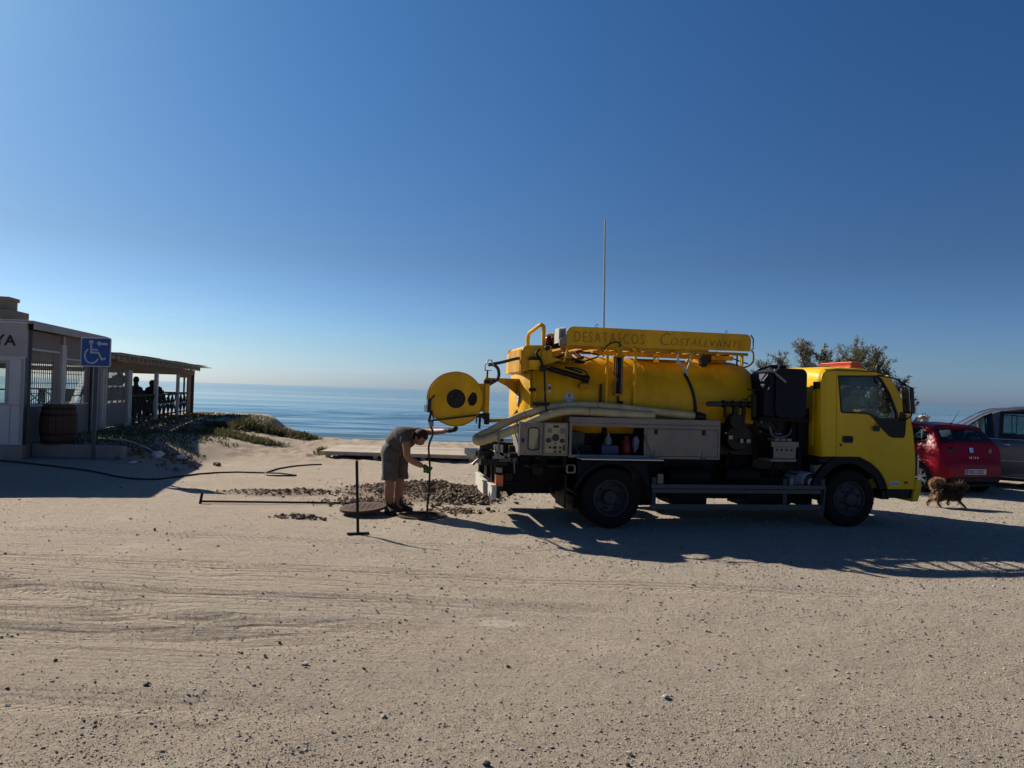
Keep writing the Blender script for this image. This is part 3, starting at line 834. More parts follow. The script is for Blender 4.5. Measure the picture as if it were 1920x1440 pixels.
b.build('rear_axle', M['chassis'], truck, smooth=40)
b = MB(); b.cyl((3.46, 0.3, 0.39), (3.46, 1.8, 0.39), 0.055, n=12); b.box(3.36, 3.56, 0.55, 1.55, 0.28, 0.38)
b.box(3.2, 3.9, 0.75, 1.35, 0.45, 0.95)
b.build('front_axle', M['chassis'], truck, smooth=40)
b = MB()
b.box(0.75, 1.3, 0.80, 1.3, 0.50, 0.78); b.box(1.6, 2.4, 0.85, 1.35, 0.42, 0.80)
b.lathe([(0.001, 0), (0.13, 0), (0.14, 0.02), (0.14, 0.56), (0.13, 0.58), (0.001, 0.58)], (0.95, 0.5, 0.62), 'X', 18)
b.lathe([(0.001, 0), (0.11, 0), (0.12, 0.02), (0.12, 0.48), (0.11, 0.5), (0.001, 0.5)], (1.75, 0.42, 0.66), 'X', 18)
b.box(0.7, 2.9, 1.55, 1.95, 0.40, 0.86)
b.box(0.62, 1.75, 1.90, 2.04, 0.22, 0.80); b.box(1.85, 3.0, 1.90, 2.04, 0.20, 0.80); b.box(0.9, 2.6, 1.2, 1.5, 0.36, 0.6)  # plain boxes added to shade the ground under the truck
b.box(-1.4, -0.62, 1.6, 2.0, 0.34, 0.8)
b.box(1.0, 1.50, 0.40, 0.95, 0.25, 0.62); b.box(0.50, 0.74, 0.40, 0.9, 0.24, 0.5); b.box(2.08, 2.72, 0.38, 0.95, 0.23, 0.64); b.box(2.86, 3.1, 0.4, 0.9, 0.26, 0.6); b.box(0.74, 1.0, 0.5, 0.9, 0.33, 0.6); b.box(1.5, 2.08, 0.5, 0.9, 0.325, 0.6)  # more boxes added low down to block the sunlit ground beyond
b.build('gearbox_tanks_shade_boxes', M['chassis'], truck, smooth=40)

# wheels -----------------------------------------------------------
def tyre_mesh(R, w, parent, name='tyre'):
    b = MB()
    prof = [(R * 0.60, -w * 0.40), (R * 0.70, -w * 0.50), (R * 0.88, -w * 0.50), (R * 0.97, -w * 0.44), (R, -w * 0.36),
            (R, -w * 0.14), (R - 0.012, -w * 0.12), (R - 0.012, -w * 0.07), (R, -w * 0.05), (R, w * 0.05), (R - 0.012, w * 0.07),
            (R - 0.012, w * 0.12), (R, w * 0.14), (R, w * 0.36), (R * 0.97, w * 0.44), (R * 0.88, w * 0.50), (R * 0.70, w * 0.50), (R * 0.60, w * 0.40)]
    b.lathe(prof, (0, 0, 0), 'Y', 40, closed=True)
    # shoulder lugs
    for k in range(36):
        a = 2 * math.pi * k / 36
        for s_ in (-1, 1):
            tf = Matrix.Rotation(a, 4, 'Y') @ Matrix.Translation((R * 0.99, s_ * w * 0.36, 0))
            b.box(-0.014, 0.001, -w * 0.07, w * 0.07, -0.013, 0.013, tf)
    return b.build(name, M['rubber'], parent, smooth=35)
def truck_wheel(x, y, face, dish):
    """face: -1 outer face towards -y, +1 towards +y"""
    w_ = bpy.data.objects.new('wheel', None); COL.objects.link(w_); w_.parent = truck
    w_.location = (x, y, 0.39); w_.empty_display_size = 0.1
    t = tyre_mesh(0.39, 0.20, w_)
    s_ = face
    b = MB()
    R0 = 0.232
    o = 0.085 * s_
    if dish:   # rear: deep dish
        prof = [(0.236, -o), (0.245, o * 0.9), (0.236, o * 1.08), (0.222, o * 1.05), (0.212, o * 0.2), (0.19, -o * 0.35), (0.10, -o * 0.45), (0.10, -o * 0.1), (0.085, o * 0.4), (0.001, o * 0.5)]
    else:      # front: raised centre
        prof = [(0.236, -o), (0.245, o * 0.9), (0.236, o * 1.08), (0.222, o * 1.05), (0.212, o * 0.7), (0.17, o * 1.0), (0.115, o * 1.25), (0.11, o * 1.0), (0.10, o * 1.2), (0.08, o * 1.7), (0.001, o * 1.8)]
    b.lathe(prof, (0, 0, 0), 'Y', 40)
    b.build('rim', M['rim'], w_, smooth=30)
    b = MB()
    for k in range(6):
        a = 2 * math.pi * k / 6 + 0.3
        r = 0.145; yy = -o * 0.42 if dish else o * 1.1
        b.cyl((r * math.cos(a), yy, r * math.sin(a)), (r * math.cos(a), yy + 0.035 * s_, r * math.sin(a)), 0.016, n=6)
    b.build('wheel_nuts', M['oily'], w_)
    b = MB()
    for k in range(6):
        a = 2 * math.pi * k / 6
        r = 0.185; yy = -o * 0.33 if dish else o * 0.93
        b.cyl((r * math.cos(a), yy - 0.006 * s_, r * math.sin(a)), (r * math.cos(a), yy + 0.006 * s_, r * math.sin(a)), 0.026, n=12)
    b.build('hand_hole', M['ink'], w_)
    return w_
truck_wheel(0.0, 0.10, -1, True); truck_wheel(0.0, 0.34, 1, True)
truck_wheel(0.0, 2.00, 1, True); truck_wheel(0.0, 1.76, -1, True)
truck_wheel(3.46, 0.16, -1, False); truck_wheel(3.46, 1.94, 1, False)

# mudguards
b = MB()
arc = [(-0.46 * 1.0, 0.42)] + [(0.52 * math.cos(R_(a)), 0.39 + 0.50 * math.sin(R_(a))) for a in range(170, 5, -10)] + [(0.53, 0.36)]
arc2 = [(x * 0.96, 0.39 + (z - 0.39) * 0.96) for x, z in reversed(arc)]
b.plate(arc + arc2, (), 0.0, 0.48)
b.plate([(-0.46, 0.50), (-0.46, 0.86), (0.46, 0.86), (0.53, 0.55)] + [(0.47 * math.cos(R_(a)), 0.37 + 0.46 * math.sin(R_(a))) for a in range(20, 165, 10)], (), 0.03, 0.05)
b.build('rear_mudguard', M['navy'], truck, smooth=35)
b = MB(); b.box(-0.625, -0.60, 0.02, 0.50, 0.26, 0.68); b.box(-0.52, -0.50, 0.02, 0.50, 0.20, 0.40)
b.box(-0.625, -0.60, 1.6, 2.08, 0.26, 0.68)
b.build('mudflap', M['black'], truck)

# tank --------------------------------------------------------------
TZ, TR = 1.61, 0.655
b = MB()
prof = [(TR, -0.99), (TR, 2.02)]
for k in range(1, 13):
    a = R_(90 * k / 12); prof.append((TR * math.cos(a) ** 0.62 if k < 12 else 0.0001, 2.02 + 0.47 * math.sin(a)))
b.lathe(prof, (0, CY, TZ), 'X', 56)
tank = b.build('tank', M['yellow'], truck, smooth=40)
for x in (-0.55, 0.62, 1.72):
    MB().lathe([(TR, x - 0.012), (TR + 0.004, x - 0.012), (TR + 0.004, x + 0.012), (TR, x + 0.012)], (0, CY, TZ), 'X', 56).build('weld_band', M['yellow'], tank, smooth=40)
b = MB()
b.lathe([(TR, -0.995), (TR + 0.035, -0.995), (TR + 0.035, -0.96), (TR, -0.955)], (0, CY, TZ), 'X', 56)
b.lathe([(TR + 0.03, -1.04), (TR + 0.03, -1.005), (TR - 0.02, -1.0)], (0, CY, TZ), 'X', 56)
b.build('rear_flange', M['yellow'], tank, smooth=30)
b = MB()
prof = [(TR + 0.03, -1.0), (TR + 0.03, -1.03), (TR * 0.97, -1.05)]
for k in range(1, 9):
    a = R_(90 * k / 8); prof.append((max(0.001, TR * 0.95 * math.cos(a)), -1.05 - 0.10 * math.sin(a)))
b.lathe(prof, (0, CY, TZ), 'X', 56)
door = b.build('rear_door', M['yellow'], truck, smooth=40)
b = MB()
for k in range(14):
    a = 2 * math.pi * (k + .5) / 14
    y, z = CY + (TR + 0.03) * math.cos(a), TZ + (TR + 0.03) * math.sin(a)
    b.box(-1.055, -0.965, y - 0.022, y + 0.022, z - 0.022, z + 0.022)
b.build('door_clamp', M['oily'], door, bevel=0.004)
b = MB()   # cradle under the tank
for x in (-0.8, 0.0, 0.9, 1.8):
    sad = [(0.45, 0.80), (1.65, 0.80), (1.66, 1.25)] + [(CY + (TR + .005) * math.sin(R_(a)), TZ - (TR + .005) * math.cos(R_(a))) for a in range(60, -61, -10)] + [(0.44, 1.25)]
    b.plate(sad, (), x, x + 0.05, fn=lambda p, q, t: (t, p, q))
b.box(-1.3, 2.3, 0.60, 0.72, 0.80, 0.92); b.box(-1.3, 2.3, 1.38, 1.50, 0.80, 0.92)
b.build('tank_cradle', M['chassis'], truck)
# dark pipes and boxes between tank and chassis (dense, mostly in shade)
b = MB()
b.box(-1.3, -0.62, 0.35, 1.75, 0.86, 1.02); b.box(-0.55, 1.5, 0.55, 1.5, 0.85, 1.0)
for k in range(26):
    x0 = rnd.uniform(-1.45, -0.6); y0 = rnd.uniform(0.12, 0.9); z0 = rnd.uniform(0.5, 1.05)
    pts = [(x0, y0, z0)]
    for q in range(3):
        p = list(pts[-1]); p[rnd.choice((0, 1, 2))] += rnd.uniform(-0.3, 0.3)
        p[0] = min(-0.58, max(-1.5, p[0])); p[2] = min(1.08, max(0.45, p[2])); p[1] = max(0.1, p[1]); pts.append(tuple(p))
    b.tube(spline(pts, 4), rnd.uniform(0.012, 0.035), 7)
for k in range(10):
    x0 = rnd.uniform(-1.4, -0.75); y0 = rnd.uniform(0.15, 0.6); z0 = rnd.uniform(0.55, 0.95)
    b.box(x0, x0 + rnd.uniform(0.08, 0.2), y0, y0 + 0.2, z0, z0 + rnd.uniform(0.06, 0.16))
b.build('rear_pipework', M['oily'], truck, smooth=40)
b = MB()  # light dropping bracket and small hooks
b.tube([(-1.47, 0.1, 0.843), (-1.36, 0.1, 0.845), (-1.33, 0.1, 0.945), (-1.24, 0.1, 0.945)], 0.011, 8)
b.cyl((-1.285, 0.08, 0.88), (-1.272, 0.08, 0.69), 0.009, n=8)
b.cyl((-1.30, 0.07, 0.86), (-1.26, 0.07, 0.86), 0.022, n=10)
b.tube(spline([(-1.81, 0.1, 0.79), (-1.77, 0.1, 0.83), (-1.72, 0.1, 0.87), (-1.66, 0.12, 0.90)], 4), 0.018, 8)
b.build('valve_levers', M['steel'], truck, smooth=40)
b = MB()
b.lathe([(0.001, 0), (0.09, 0), (0.1, 0.02), (0.1, 0.1), (0.075, 0.12), (0.075, 0.22), (0.10, 0.24), (0.10, 0.28), (0.001, 0.28)], (-1.62, 0.32, 0.86), 'Z', 18)
b.lathe([(0.001, 0), (0.07, 0), (0.07, 0.25), (0.001, 0.25)], (-1.70, 0.7, 0.85), 'X', 14)
b.box(-1.7, -1.35, 0.15, 1.9, 0.78, 0.86)
b.build('outlet_valve', M['oily'], truck, smooth=30)
# rear chassis skirt
b = MB()
b.plate([(-1.48, 0.42), (-1.31, 0.41), (-1.27, 0.345), (-1.19, 0.39), (-0.66, 0.39), (-0.60, 0.46), (-0.60, 0.80), (-1.48, 0.84)], (), 0.42, 0.47)
b.box(-1.5, -0.7, 0.47, 0.6, 0.5, 0.8)
b.build('rear_skirt', M['chassis'], truck)

# rear bumper: three folding pale boards
for (ya, yb, xo) in ((-0.06, 0.35, 0.02), (0.40, 0.94, -0.02), (0.97, 1.46, 0.02)):
    b = MB(); b.box(-1.60 + xo, -1.54 + xo, ya, yb, 0.375, 0.555)
    b.box(-1.612 + xo, -1.598 + xo, ya + 0.01, yb - 0.01, 0.54, 0.556)
    b.build('bumper_board', M['white'], truck, bevel=0.006)
b = MB(); b.box(-1.535, -1.47, -0.05, 1.47, 0.39, 0.53); b.box(-1.5, -1.4, 0.2, 0.28, 0.45, 0.8); b.box(-1.5, -1.4, 1.7, 1.78, 0.45, 0.8)
b.build('bumper_beam', M['black'], truck)
b = MB(); b.box(-1.50, -1.42, 0.04, 0.14, 0.525, 0.675)
lamp = b.build('tail_lamp', M['black'], truck, bevel=0.004)
b = MB(); b.box(-1.515, -1.50, 0.045, 0.135, 0.53, 0.67); b.build('lens', M['orange'], lamp)
b = MB(); b.box(-1.515, -1.425, 0.032, 0.04, 0.53, 0.67); b.build('side_lens', M['orange'], lamp)
b = MB(); b.box(-1.50, -1.44, 0.04, 0.14, 0.70, 0.76); b.build('lamp_bracket', M['alu'], truck)
b = MB(); b.tube([(-1.56, 0.55, 0.62), (-1.57, 0.55, 0.82)], 0.014, 8); b.tube([(-1.56, 0.66, 0.60), (-1.57, 0.66, 0.80)], 0.014, 8)
b.build('step_rail', M['steel'], truck)

# rear hood over the tank and hand rails
b = MB()
hood = [(-1.15, 1.99), (-1.143, 2.25)] + [(-1.143 + 0.07 * (1 - math.cos(R_(a))), 2.28 + 0.07 * math.sin(R_(a))) for a in (30, 60, 90)] + [(-0.90, 2.358), (-0.75, 2.355), (-0.735, 2.20), (-0.60, 2.18)]
b.plate(hood, (), 0.45, 0.47)
b.plate([(x * 1.0 + 0.0, z) for x, z in hood], (), 1.62, 1.64)
top = [(-1.15, 1.99), (-1.145, 2.25), (-1.12, 2.31), (-1.07, 2.35), (-0.90, 2.358), (-0.75, 2.355)]
for i in range(len(top) - 1):
    (xa, za), (xb, zb) = top[i], top[i + 1]
    b.add([(xa, 0.47, za), (xb, 0.47, zb), (xb, 1.62, zb), (xa, 1.62, za), (xa + 0.01, 0.47, za - 0.012), (xb, 0.47, zb - 0.012), (xb, 1.62, zb - 0.012), (xa + 0.01, 1.62, za - 0.012)],
          [(0, 1, 2, 3), (7, 6, 5, 4), (0, 4, 5, 1), (3, 2, 6, 7), (0, 3, 7, 4), (1, 5, 6, 2)])
b.build('rear_hood', M['yellow'], truck, smooth=35)
b = MB(); b.box(-1.162, -1.148, 0.452, 1.4, 2.0, 2.3); b.box(-1.17, -1.11, 0.50, 0.515, 2.0, 2.28)
b.build('hood_rib', M['yellow_dark'], truck)
def rail(y, xa, xb, z0, z1, bend):
    pts = [(xa, y + bend, z0), (xa, y + bend, z1 - 0.09), (xa + 0.012, y + bend * 0.9, z1 - 0.03), (xa + 0.035, y + bend * 0.6, z1), (xb - 0.05, y + 0.02, z1 + 0.05), (xb - 0.02, y, z1 + 0.045), (xb, y, z1), (xb, y, z1 - 0.35), (xb - 0.02, y, z1 - 0.40)]
    MB().tube(spline(pts, 5), 0.026, 12).build('hand_rail', M['yellow'], truck, smooth=60)
rail(0.45, -0.99, -0.865, 2.34, 2.575, 0.42)
b = MB()   # filler cup on the hood
b.lathe([(0.001, 0), (0.105, 0), (0.112, 0.012), (0.095, 0.02), (0.095, 0.11), (0.108, 0.12), (0.001, 0.125)], (-0.965, 0.42, 2.03), 'Z', 24)
b.build('filler_cup', M['yellow_cab'], truck, smooth=40)
b = MB(); b.box(-1.06, -0.93, 0.33, 0.45, 2.152, 2.195); b.cyl((-0.83, 0.4, 2.32), (-0.83, 0.34, 2.32), 0.035, n=14)
b.build('hinge_block', M['oily'], truck, bevel=0.005)
# warning beacon and block behind the rail
bc = MB().lathe([(0.001, 0), (0.055, 0), (0.055, 0.05), (0.05, 0.11), (0.03, 0.14), (0.001, 0.15)], (-0.69, 0.9, 2.38), 'Z', 18).build('warning_beacon', M['red'], truck, smooth=40)
MB().lathe([(0.001, -0.03), (0.06, -0.03), (0.062, 0.03), (0.001, 0.032)], (-0.69, 0.9, 2.38), 'Z', 18).build('beacon_base', M['black'], bc, smooth=40)
b = MB()
tf = Matrix.Translation((-0.61, 0.9, 2.43)) @ Matrix.Rotation(R_(-6), 4, 'Y')
b.box(-0.05, 0.06, -0.1, 0.12, -0.08, 0.075, tf); b.box(0.07, 0.14, -0.35, -0.1, -0.05, 0.03, tf)
b.build('motor_block', M['oily'], truck, bevel=0.008)
b = MB()
b.box(-0.80, -0.45, 0.5, 1.5, 2.20, 2.27)
b.build('hood_rear_step', M['yellow_dark'], truck, bevel=0.005)
# lifting ram on the near side
b = MB()
b.cyl((-0.80, 0.30, 2.045), (-0.32, 0.30, 1.93), 0.038, n=16)
b.cyl((-0.34, 0.30, 1.935), (-0.27, 0.30, 1.918), 0.052, n=16)
b.cyl((-0.90, 0.30, 2.045), (-0.78, 0.30, 2.037), 0.02, n=10)
b.cyl((-0.89, 0.26, 2.045), (-0.89, 0.36, 2.045), 0.045, n=16)
b.cyl((-0.60, 0.28, 2.07), (-0.36, 0.28, 2.005), 0.014, n=8)
b.tube(spline([(-0.60, 0.27, 2.07), (-0.45, 0.25, 2.06), (-0.33, 0.25, 2.02), (-0.29, 0.27, 1.97)], 5), 0.011, 7)
b.tube(spline([(-0.89, 0.28, 2.03), (-0.93, 0.3, 2.16), (-0.98, 0.33, 2.24), (-0.93, 0.36, 2.3)], 5), 0.016, 8)
b.build('hydraulic_ram', M['oily'], truck, smooth=40)
MB().box(-0.38, -0.23, 0.30, 0.46, 1.80, 1.86).box(-0.33, -0.26, 0.33, 0.5, 1.85, 1.91).build('ram_bracket', M['yellow_dark'], truck, bevel=0.006)
b = MB()
b.tube(spline([(-0.88, 0.27, 2.02), (-0.872, 0.26, 1.84), (-0.868, 0.24, 1.7), (-0.862, 0.2, 1.55), (-0.86, 0.12, 1.43)], 5), 0.013, 8)
b.build('hydraulic_hose', M['cable'], truck, smooth=60)
MB().box(-1.03, -0.80, 0.25, 0.29, 1.555, 1.60).build('hose_rest', M['oily'], truck, bevel=0.004)
rf = MB().box(-0.80, -0.76, 0.375, 0.385, 1.735, 1.84).build('reflector', M['white_plate'], truck)
MB().box(-0.797, -0.763, 0.369, 0.375, 1.765, 1.815).build('red_stripe', M['red'], rf)
for q in range(9):
    x0, y0 = rnd.uniform(-0.8, -0.15), rnd.uniform(0.38, 0.9)
    pts = [(x0, y0, 2.16)] + [(x0 + rnd.uniform(-.15, .25), y0 + rnd.uniform(-.1, .2), rnd.uniform(2.15, 2.3)) for _ in range(3)]
    MB().tube(spline(pts, 4), rnd.uniform(0.010, 0.022), 7).build('top_pipe', M['oily'] if q % 3 else M['yellow_dark'], truck, smooth=60)

# "A" placards (white diamonds)
def placard(name, fn, w, h):
    p = MB().plate([(0, -h), (w, 0), (0, h), (-w, 0)], (), 0, 0.004, fn=fn).build(name, M['white_plate'], truck)
    b = MB()
    e, f = 0.90, 0.84
    b.plate([(0, -h * e), (w * e, 0), (0, h * e), (-w * e, 0)], [[(0, -h * f), (w * f, 0), (0, h * f), (-w * f, 0)]], 0.0045, 0.006, fn=fn)
    b.plate([(-w * 0.72, -h * 0.09), (w * 0.72, -h * 0.09), (w * 0.72, -h * 0.03), (-w * 0.72, -h * 0.03)], (), 0.0045, 0.006, fn=fn)
    a = [(-0.28, 0.10), (-0.18, 0.10), (-0.115, 0.24), (0.115, 0.24), (0.18, 0.10), (0.28, 0.10), (0.05, 0.62), (-0.05, 0.62)]
    hole = [(-0.085, 0.32), (0.085, 0.32), (0, 0.50)]
    b.plate([(p_[0] * w, p_[1] * h) for p_ in a], [[(p_[0] * w, p_[1] * h) for p_ in hole]], 0.0045, 0.006, fn=fn)
    b.build('placard_mark', M['ink'], p)
def side_fn(cx, cz):
    def f(u, v, t):
        z = cz + v
        y = CY - math.sqrt(max(0, (TR + 0.006 + t) ** 2 - (z - TZ) ** 2))
        return (cx + u, y, z)
    return f
placard('hazard_placard', side_fn(-0.50, 1.662), 0.088, 0.115)
placard('hazard_placard', lambda u, v, t: (-1.136 + (abs(v) ** 2) * 0.25 - t - 0.010, 0.70 - u, 1.65 + v), 0.115, 0.135)

# roof rack with the name board -------------------------------------
RY = 0.38
board = [(-0.565, 2.37), (2.085, 2.392)] + [(2.09, 2.56), (2.075, 2.60), (2.045, 2.622), (2.01, 2.63)] + [(-0.47, 2.625), (-0.52, 2.612), (-0.552, 2.58), (-0.565, 2.54)]
nb = MB().plate(board, (), RY, RY + 0.02).build('name_board', M['yellow'], truck, bevel=0.003)
tx = dict(extrude=0.004)
text_obj('lettering', 'DESATASCOS', 0.205, M['yellow_letter'], truck, (-0.47, RY - 0.003, 2.42), (R_(90), 0, 0), sx=0.66, spacing=1.28, bold=-0.002, **tx)
text_obj('lettering', 'C', 0.245, M['yellow_letter'], truck, (0.72, RY - 0.003, 2.425), (R_(90), 0, 0), shear=0.18, sx=0.98, bold=-0.004, **tx)
text_obj('lettering', 'OSTALEVANTE', 0.150, M['yellow_letter'], truck, (0.885, RY - 0.003, 2.428), (R_(90), 0, 0), shear=0.18, sx=0.98, spacing=1.12, bold=-0.003, **tx)
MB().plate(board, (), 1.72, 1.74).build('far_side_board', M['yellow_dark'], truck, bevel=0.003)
b = MB()
b.box(-0.54, 2.06, RY + 0.02, RY + 0.06, 2.33, 2.37); b.box(-0.54, 2.06, 1.68, 1.72, 2.33, 2.37)
for k in range(12):
    x = -0.5 + k * 0.225; b.box(x, x + 0.03, RY + 0.06, 1.68, 2.34, 2.365)
b.box(-0.1, 2.0, 0.72, 0.80, 2.275, 2.335)
b.build('rack_frame', M['yellow_dark'], truck)
MB().box(0.42, 1.25, 0.80, 1.1, 2.335, 2.37).build('walkway_grating', M['alu'], truck)
for (x, y, z0, dx) in ((-0.545, RY + 0.02, 2.15, -0.05), (0.0, 0.36, 1.55, 0.0), (0.395, 0.36, 1.55, 0.0), (1.24, RY + 0.02, 2.2, -0.10), (1.98, RY + 0.03, 2.19, 0.0)):
    r = 0.017 if z0 > 2 else 0.021
    pts = [(x + dx, y, z0), (x + dx * 0.2, y, z0 + 0.1), (x, y, 2.34)] if z0 > 2 else [(x, y, z0), (x, y, 2.30), (x - 0.01, y + 0.03, 2.35)]
    MB().tube(spline(pts, 4), r, 10).build('rack_post', M['yellow'], truck, smooth=60)
MB().tube(spline([(2.10, RY, 2.40), (2.125, RY, 2.37), (2.125, RY, 2.25), (2.06, RY + 0.05, 2.18), (2.00, RY + 0.1, 2.19), (2.0, RY + 0.1, 2.36)], 5), 0.013, 8).build('rack_end_loop', M['yellow_dark'], truck, smooth=60)
MB().tube([(2.095, RY, 2.41), (2.12, RY, 2.43), (2.12, RY, 2.57), (2.085, RY, 2.62)], 0.010, 8).build('rack_edge_rod', M['oily'], truck, smooth=60)
for x in (-0.15, 1.72):
    MB().tube(circle2(x, 2.645, 0.02, 12) and [(x + 0.02 * math.cos(a), RY + 0.01, 2.645 + 0.022 * math.sin(a)) for a in [q * 0.55 for q in range(11)]], 0.004, 6).build('eyelet', M['oily'], truck)
# ribbed aluminium slats at the rack's rear end
for k in range(6):
    MB().box(-0.662 + k * 0.019, -0.655 + k * 0.019, RY + 0.04 + k * 0.005, RY + 0.30, 2.40 - 0.0 * k, 2.60 + k * 0.004).build('slat', M['alu_light'], truck, bevel=0.002)
MB().box(-0.665, -0.56, RY + 0.30, RY + 0.31, 2.38, 2.60).box(-0.65, -0.57, RY + 0.10, RY + 0.29, 2.40, 2.58).build('slat_backing', M['black'], truck)
MB().plate([(-0.66, 2.36), (-0.56, 2.385), (-0.56, 2.50), (-0.60, 2.50), (-0.66, 2.44)], (), RY + 0.0, RY + 0.03).build('tread_plate', M['alu'], truck)
MB().tube(spline([(-0.07, RY - 0.02, 2.30), (0.0, RY - 0.03, 2.39), (0.09, RY - 0.035, 2.435), (0.165, RY - 0.03, 2.425), (0.18, RY - 0.01, 2.36)], 6), 0.009, 7).build('looped_hose', M['cable'], truck, smooth=60)
# level sight gauge
sg = MB().box(0.10, 0.235, 0.33, 0.40, 2.235, 2.262).box(0.14, 0.205, 0.34, 0.40, 2.26, 2.38).box(0.10, 0.235, 0.395, 0.405, 1.72, 2.26).build('sight_gauge', M['yellow_dark'], truck, bevel=0.003)
MB().box(0.105, 0.23, 0.33, 0.394, 1.715, 1.745).build('gauge_foot', M['yellow_dark'], sg, bevel=0.003)
MB().cyl((0.168, 0.355, 1.745), (0.168, 0.355, 2.235), 0.028, n=16).build('gauge_tube', M['navy'], sg, smooth=60)
MB().cyl((0.118, 0.345, 1.745), (0.118, 0.345, 2.235), 0.006, n=6).cyl((0.218, 0.345, 1.745), (0.218, 0.345, 2.235), 0.006, n=6).build('guard_rod', M['steel'], sg)
MB().box(-0.085, -0.055, 0.37, 0.40, 1.60, 1.87).build('rubber_strip', M['cable'], truck)
MB().cyl((0.168, 0.36, 1.715), (0.168, 0.36, 1.60), 0.016, n=10).cyl((0.168, 0.36, 1.63), (0.21, 0.30, 1.63), 0.02, n=10).build('drain_cock', M['oily'], truck, smooth=60)
# strap lever and dark band round the tank
b = MB()
band = [(1.20 + 0.095 * math.sin(min(1, max(0, (TZ + TR * math.cos(R_(a)) - 1.30) / -0.8 + 0.95)) * 1.2), CY - (TR + 0.012) * math.sin(R_(a)), TZ + (TR + 0.012) * math.cos(R_(a))) for a in range(46, 110, 4)]
band = [(1.18 + 0.12 * (1 - ((p[2] - 1.40) / 0.68) ** 2), p[1], p[2]) for p in band]
b.tube(band, 0.020, 8)
b.build('tank_strap', M['cable'], truck, smooth=60)
b = MB()
b.tube([(1.02, 0.40, 2.345), (1.02, 0.42, 2.18), (1.11, 0.42, 2.155)], 0.009, 7)
b.tube([(1.205, 0.40, 2.345), (1.205, 0.40, 2.25)], 0.009, 7)
b.tube([(1.06, 0.5, 2.25), (1.135, 0.45, 2.13), (1.19, 0.44, 2.03)], 0.013, 7)
b.tube([(1.255, 0.5, 2.25), (1.18, 0.44, 2.12), (1.11, 0.42, 2.05)], 0.011, 7)
b.build('strap_lever', M['alu_light'], truck, smooth=60)
MB().plate([(1.05, 2.255), (1.085, 2.30), (1.0, 2.30)], (), 0, 0.02).build('spare_tab', M['yellow'], truck).location = (-0.2, 0.8, 0.0)
MB().lathe([(0.03, -0.012), (0.045, -0.012), (0.045, 0.012), (0.03, 0.012)], (0.83, 0.72, 2.275), 'Y', 14, closed=True).box(0.79, 0.87, 0.71, 0.73, 2.2, 2.25).build('lifting_eye', M['yellow_cab'], truck)
# top manhole
b = MB()
b.lathe([(0.26, 0), (0.26, 0.13), (0.001, 0.13)], (1.77, CY, 2.235), 'Z', 32)
mh = b.build('hatch_collar', M['yellow_dark'], truck, smooth=40)
b = MB()
b.lathe([(0.28, 0), (0.285, 0.03), (0.20, 0.055), (0.001, 0.06)], (1.77, CY, 2.345), 'Z', 32)
for k in range(8):
    a = k * math.pi / 4
    b.cyl((1.77 + 0.27 * math.cos(a), CY + 0.27 * math.sin(a), 2.28), (1.77 + 0.27 * math.cos(a), CY + 0.27 * math.sin(a), 2.40), 0.015, n=7)
b.build('hatch_lid', M['oily'], mh, smooth=40)
MB().box(1.50, 1.58, 0.66, 0.8, 2.18, 2.36).box(1.52, 1.66, 0.72, 0.85, 2.24, 2.37).lathe([(0.001, 0), (0.05, 0), (0.05, 0.1), (0.001, 0.1)], (1.62, 0.74, 2.26), 'Z', 12).build('relief_valve', M['oily'], truck, bevel=0.008)
MB().tube([(2.03, 0.8, 2.31), (2.12, 0.8, 2.28), (2.27, 0.8, 2.24)], 0.010, 7).cyl((2.10, 0.8, 2.18), (2.10, 0.8, 2.36), 0.013, n=8).build('vent_pipe', M['oily'], truck, smooth=60)

# valve and silencer group at the tank's front end -------------------
b = MB()
b.cyl((1.40, 0.22, 1.645), (1.58, 0.22, 1.65), 0.036, n=16); b.lathe([(0.001, -0.03), (0.03, -0.02), (0.036, 0)], (1.40, 0.22, 1.645), 'X', 16)
b.build('silencer_tip', M['rim'], truck, smooth=50)
b = MB()
b.cyl((1.58, 0.22, 1.65), (2.06, 0.22, 1.66), 0.034, n=14)
for x in (1.60, 1.74, 1.86, 1.98): b.cyl((x, 0.22, 1.652), (x + 0.035, 0.22, 1.653), 0.05, n=14)
b.cyl((2.06, 0.2, 1.49), (2.053, 0.2, 1.79), 0.035, n=14)
b.cyl((2.053, 0.2, 1.79), (2.045, 0.2, 1.86), 0.012, n=8)
b.cyl((1.80, 0.22, 1.63), (1.80, 0.24, 1.32), 0.045, n=14); b.cyl((1.92, 0.2, 1.63), (1.92, 0.26, 1.25), 0.03, n=12)
b.cyl((1.65, 0.22, 1.62), (1.65, 0.22, 1.47), 0.02, n=10)
b.lathe([(0.001, 0), (0.17, 0), (0.185, 0.03), (0.185, 0.16), (0.15, 0.2), (0.001, 0.2)], (1.86, 0.22, 1.20), 'Y', 28)
b.lathe([(0.001, 0), (0.10, 0), (0.11, 0.14), (0.001, 0.14)], (1.80, 0.16, 1.42), 'Y', 20)
b.box(1.55, 2.15, 0.38, 0.8, 0.95, 1.38)
b.build('vacuum_pump', M['oily'], truck, smooth=35)
b = MB()
hw = [(2.045 + 0.075 * math.cos(a), 0.2 + 0.075 * math.sin(a), 1.86) for a in [2 * math.pi * k / 20 for k in range(20)]]
b.tube(hw, 0.009, 7, closed=True)
for k in range(4):
    a = k * math.pi / 2; b.cyl((2.045, 0.2, 1.857), (2.045 + 0.07 * math.cos(a), 0.2 + 0.07 * math.sin(a), 1.86), 0.006, n=6)
b.cyl((2.02, 0.2, 1.80), (1.94, 0.2, 1.72), 0.007, n=6); b.cyl((1.90, 0.2, 1.72), (1.96, 0.2, 1.715), 0.012, n=6)
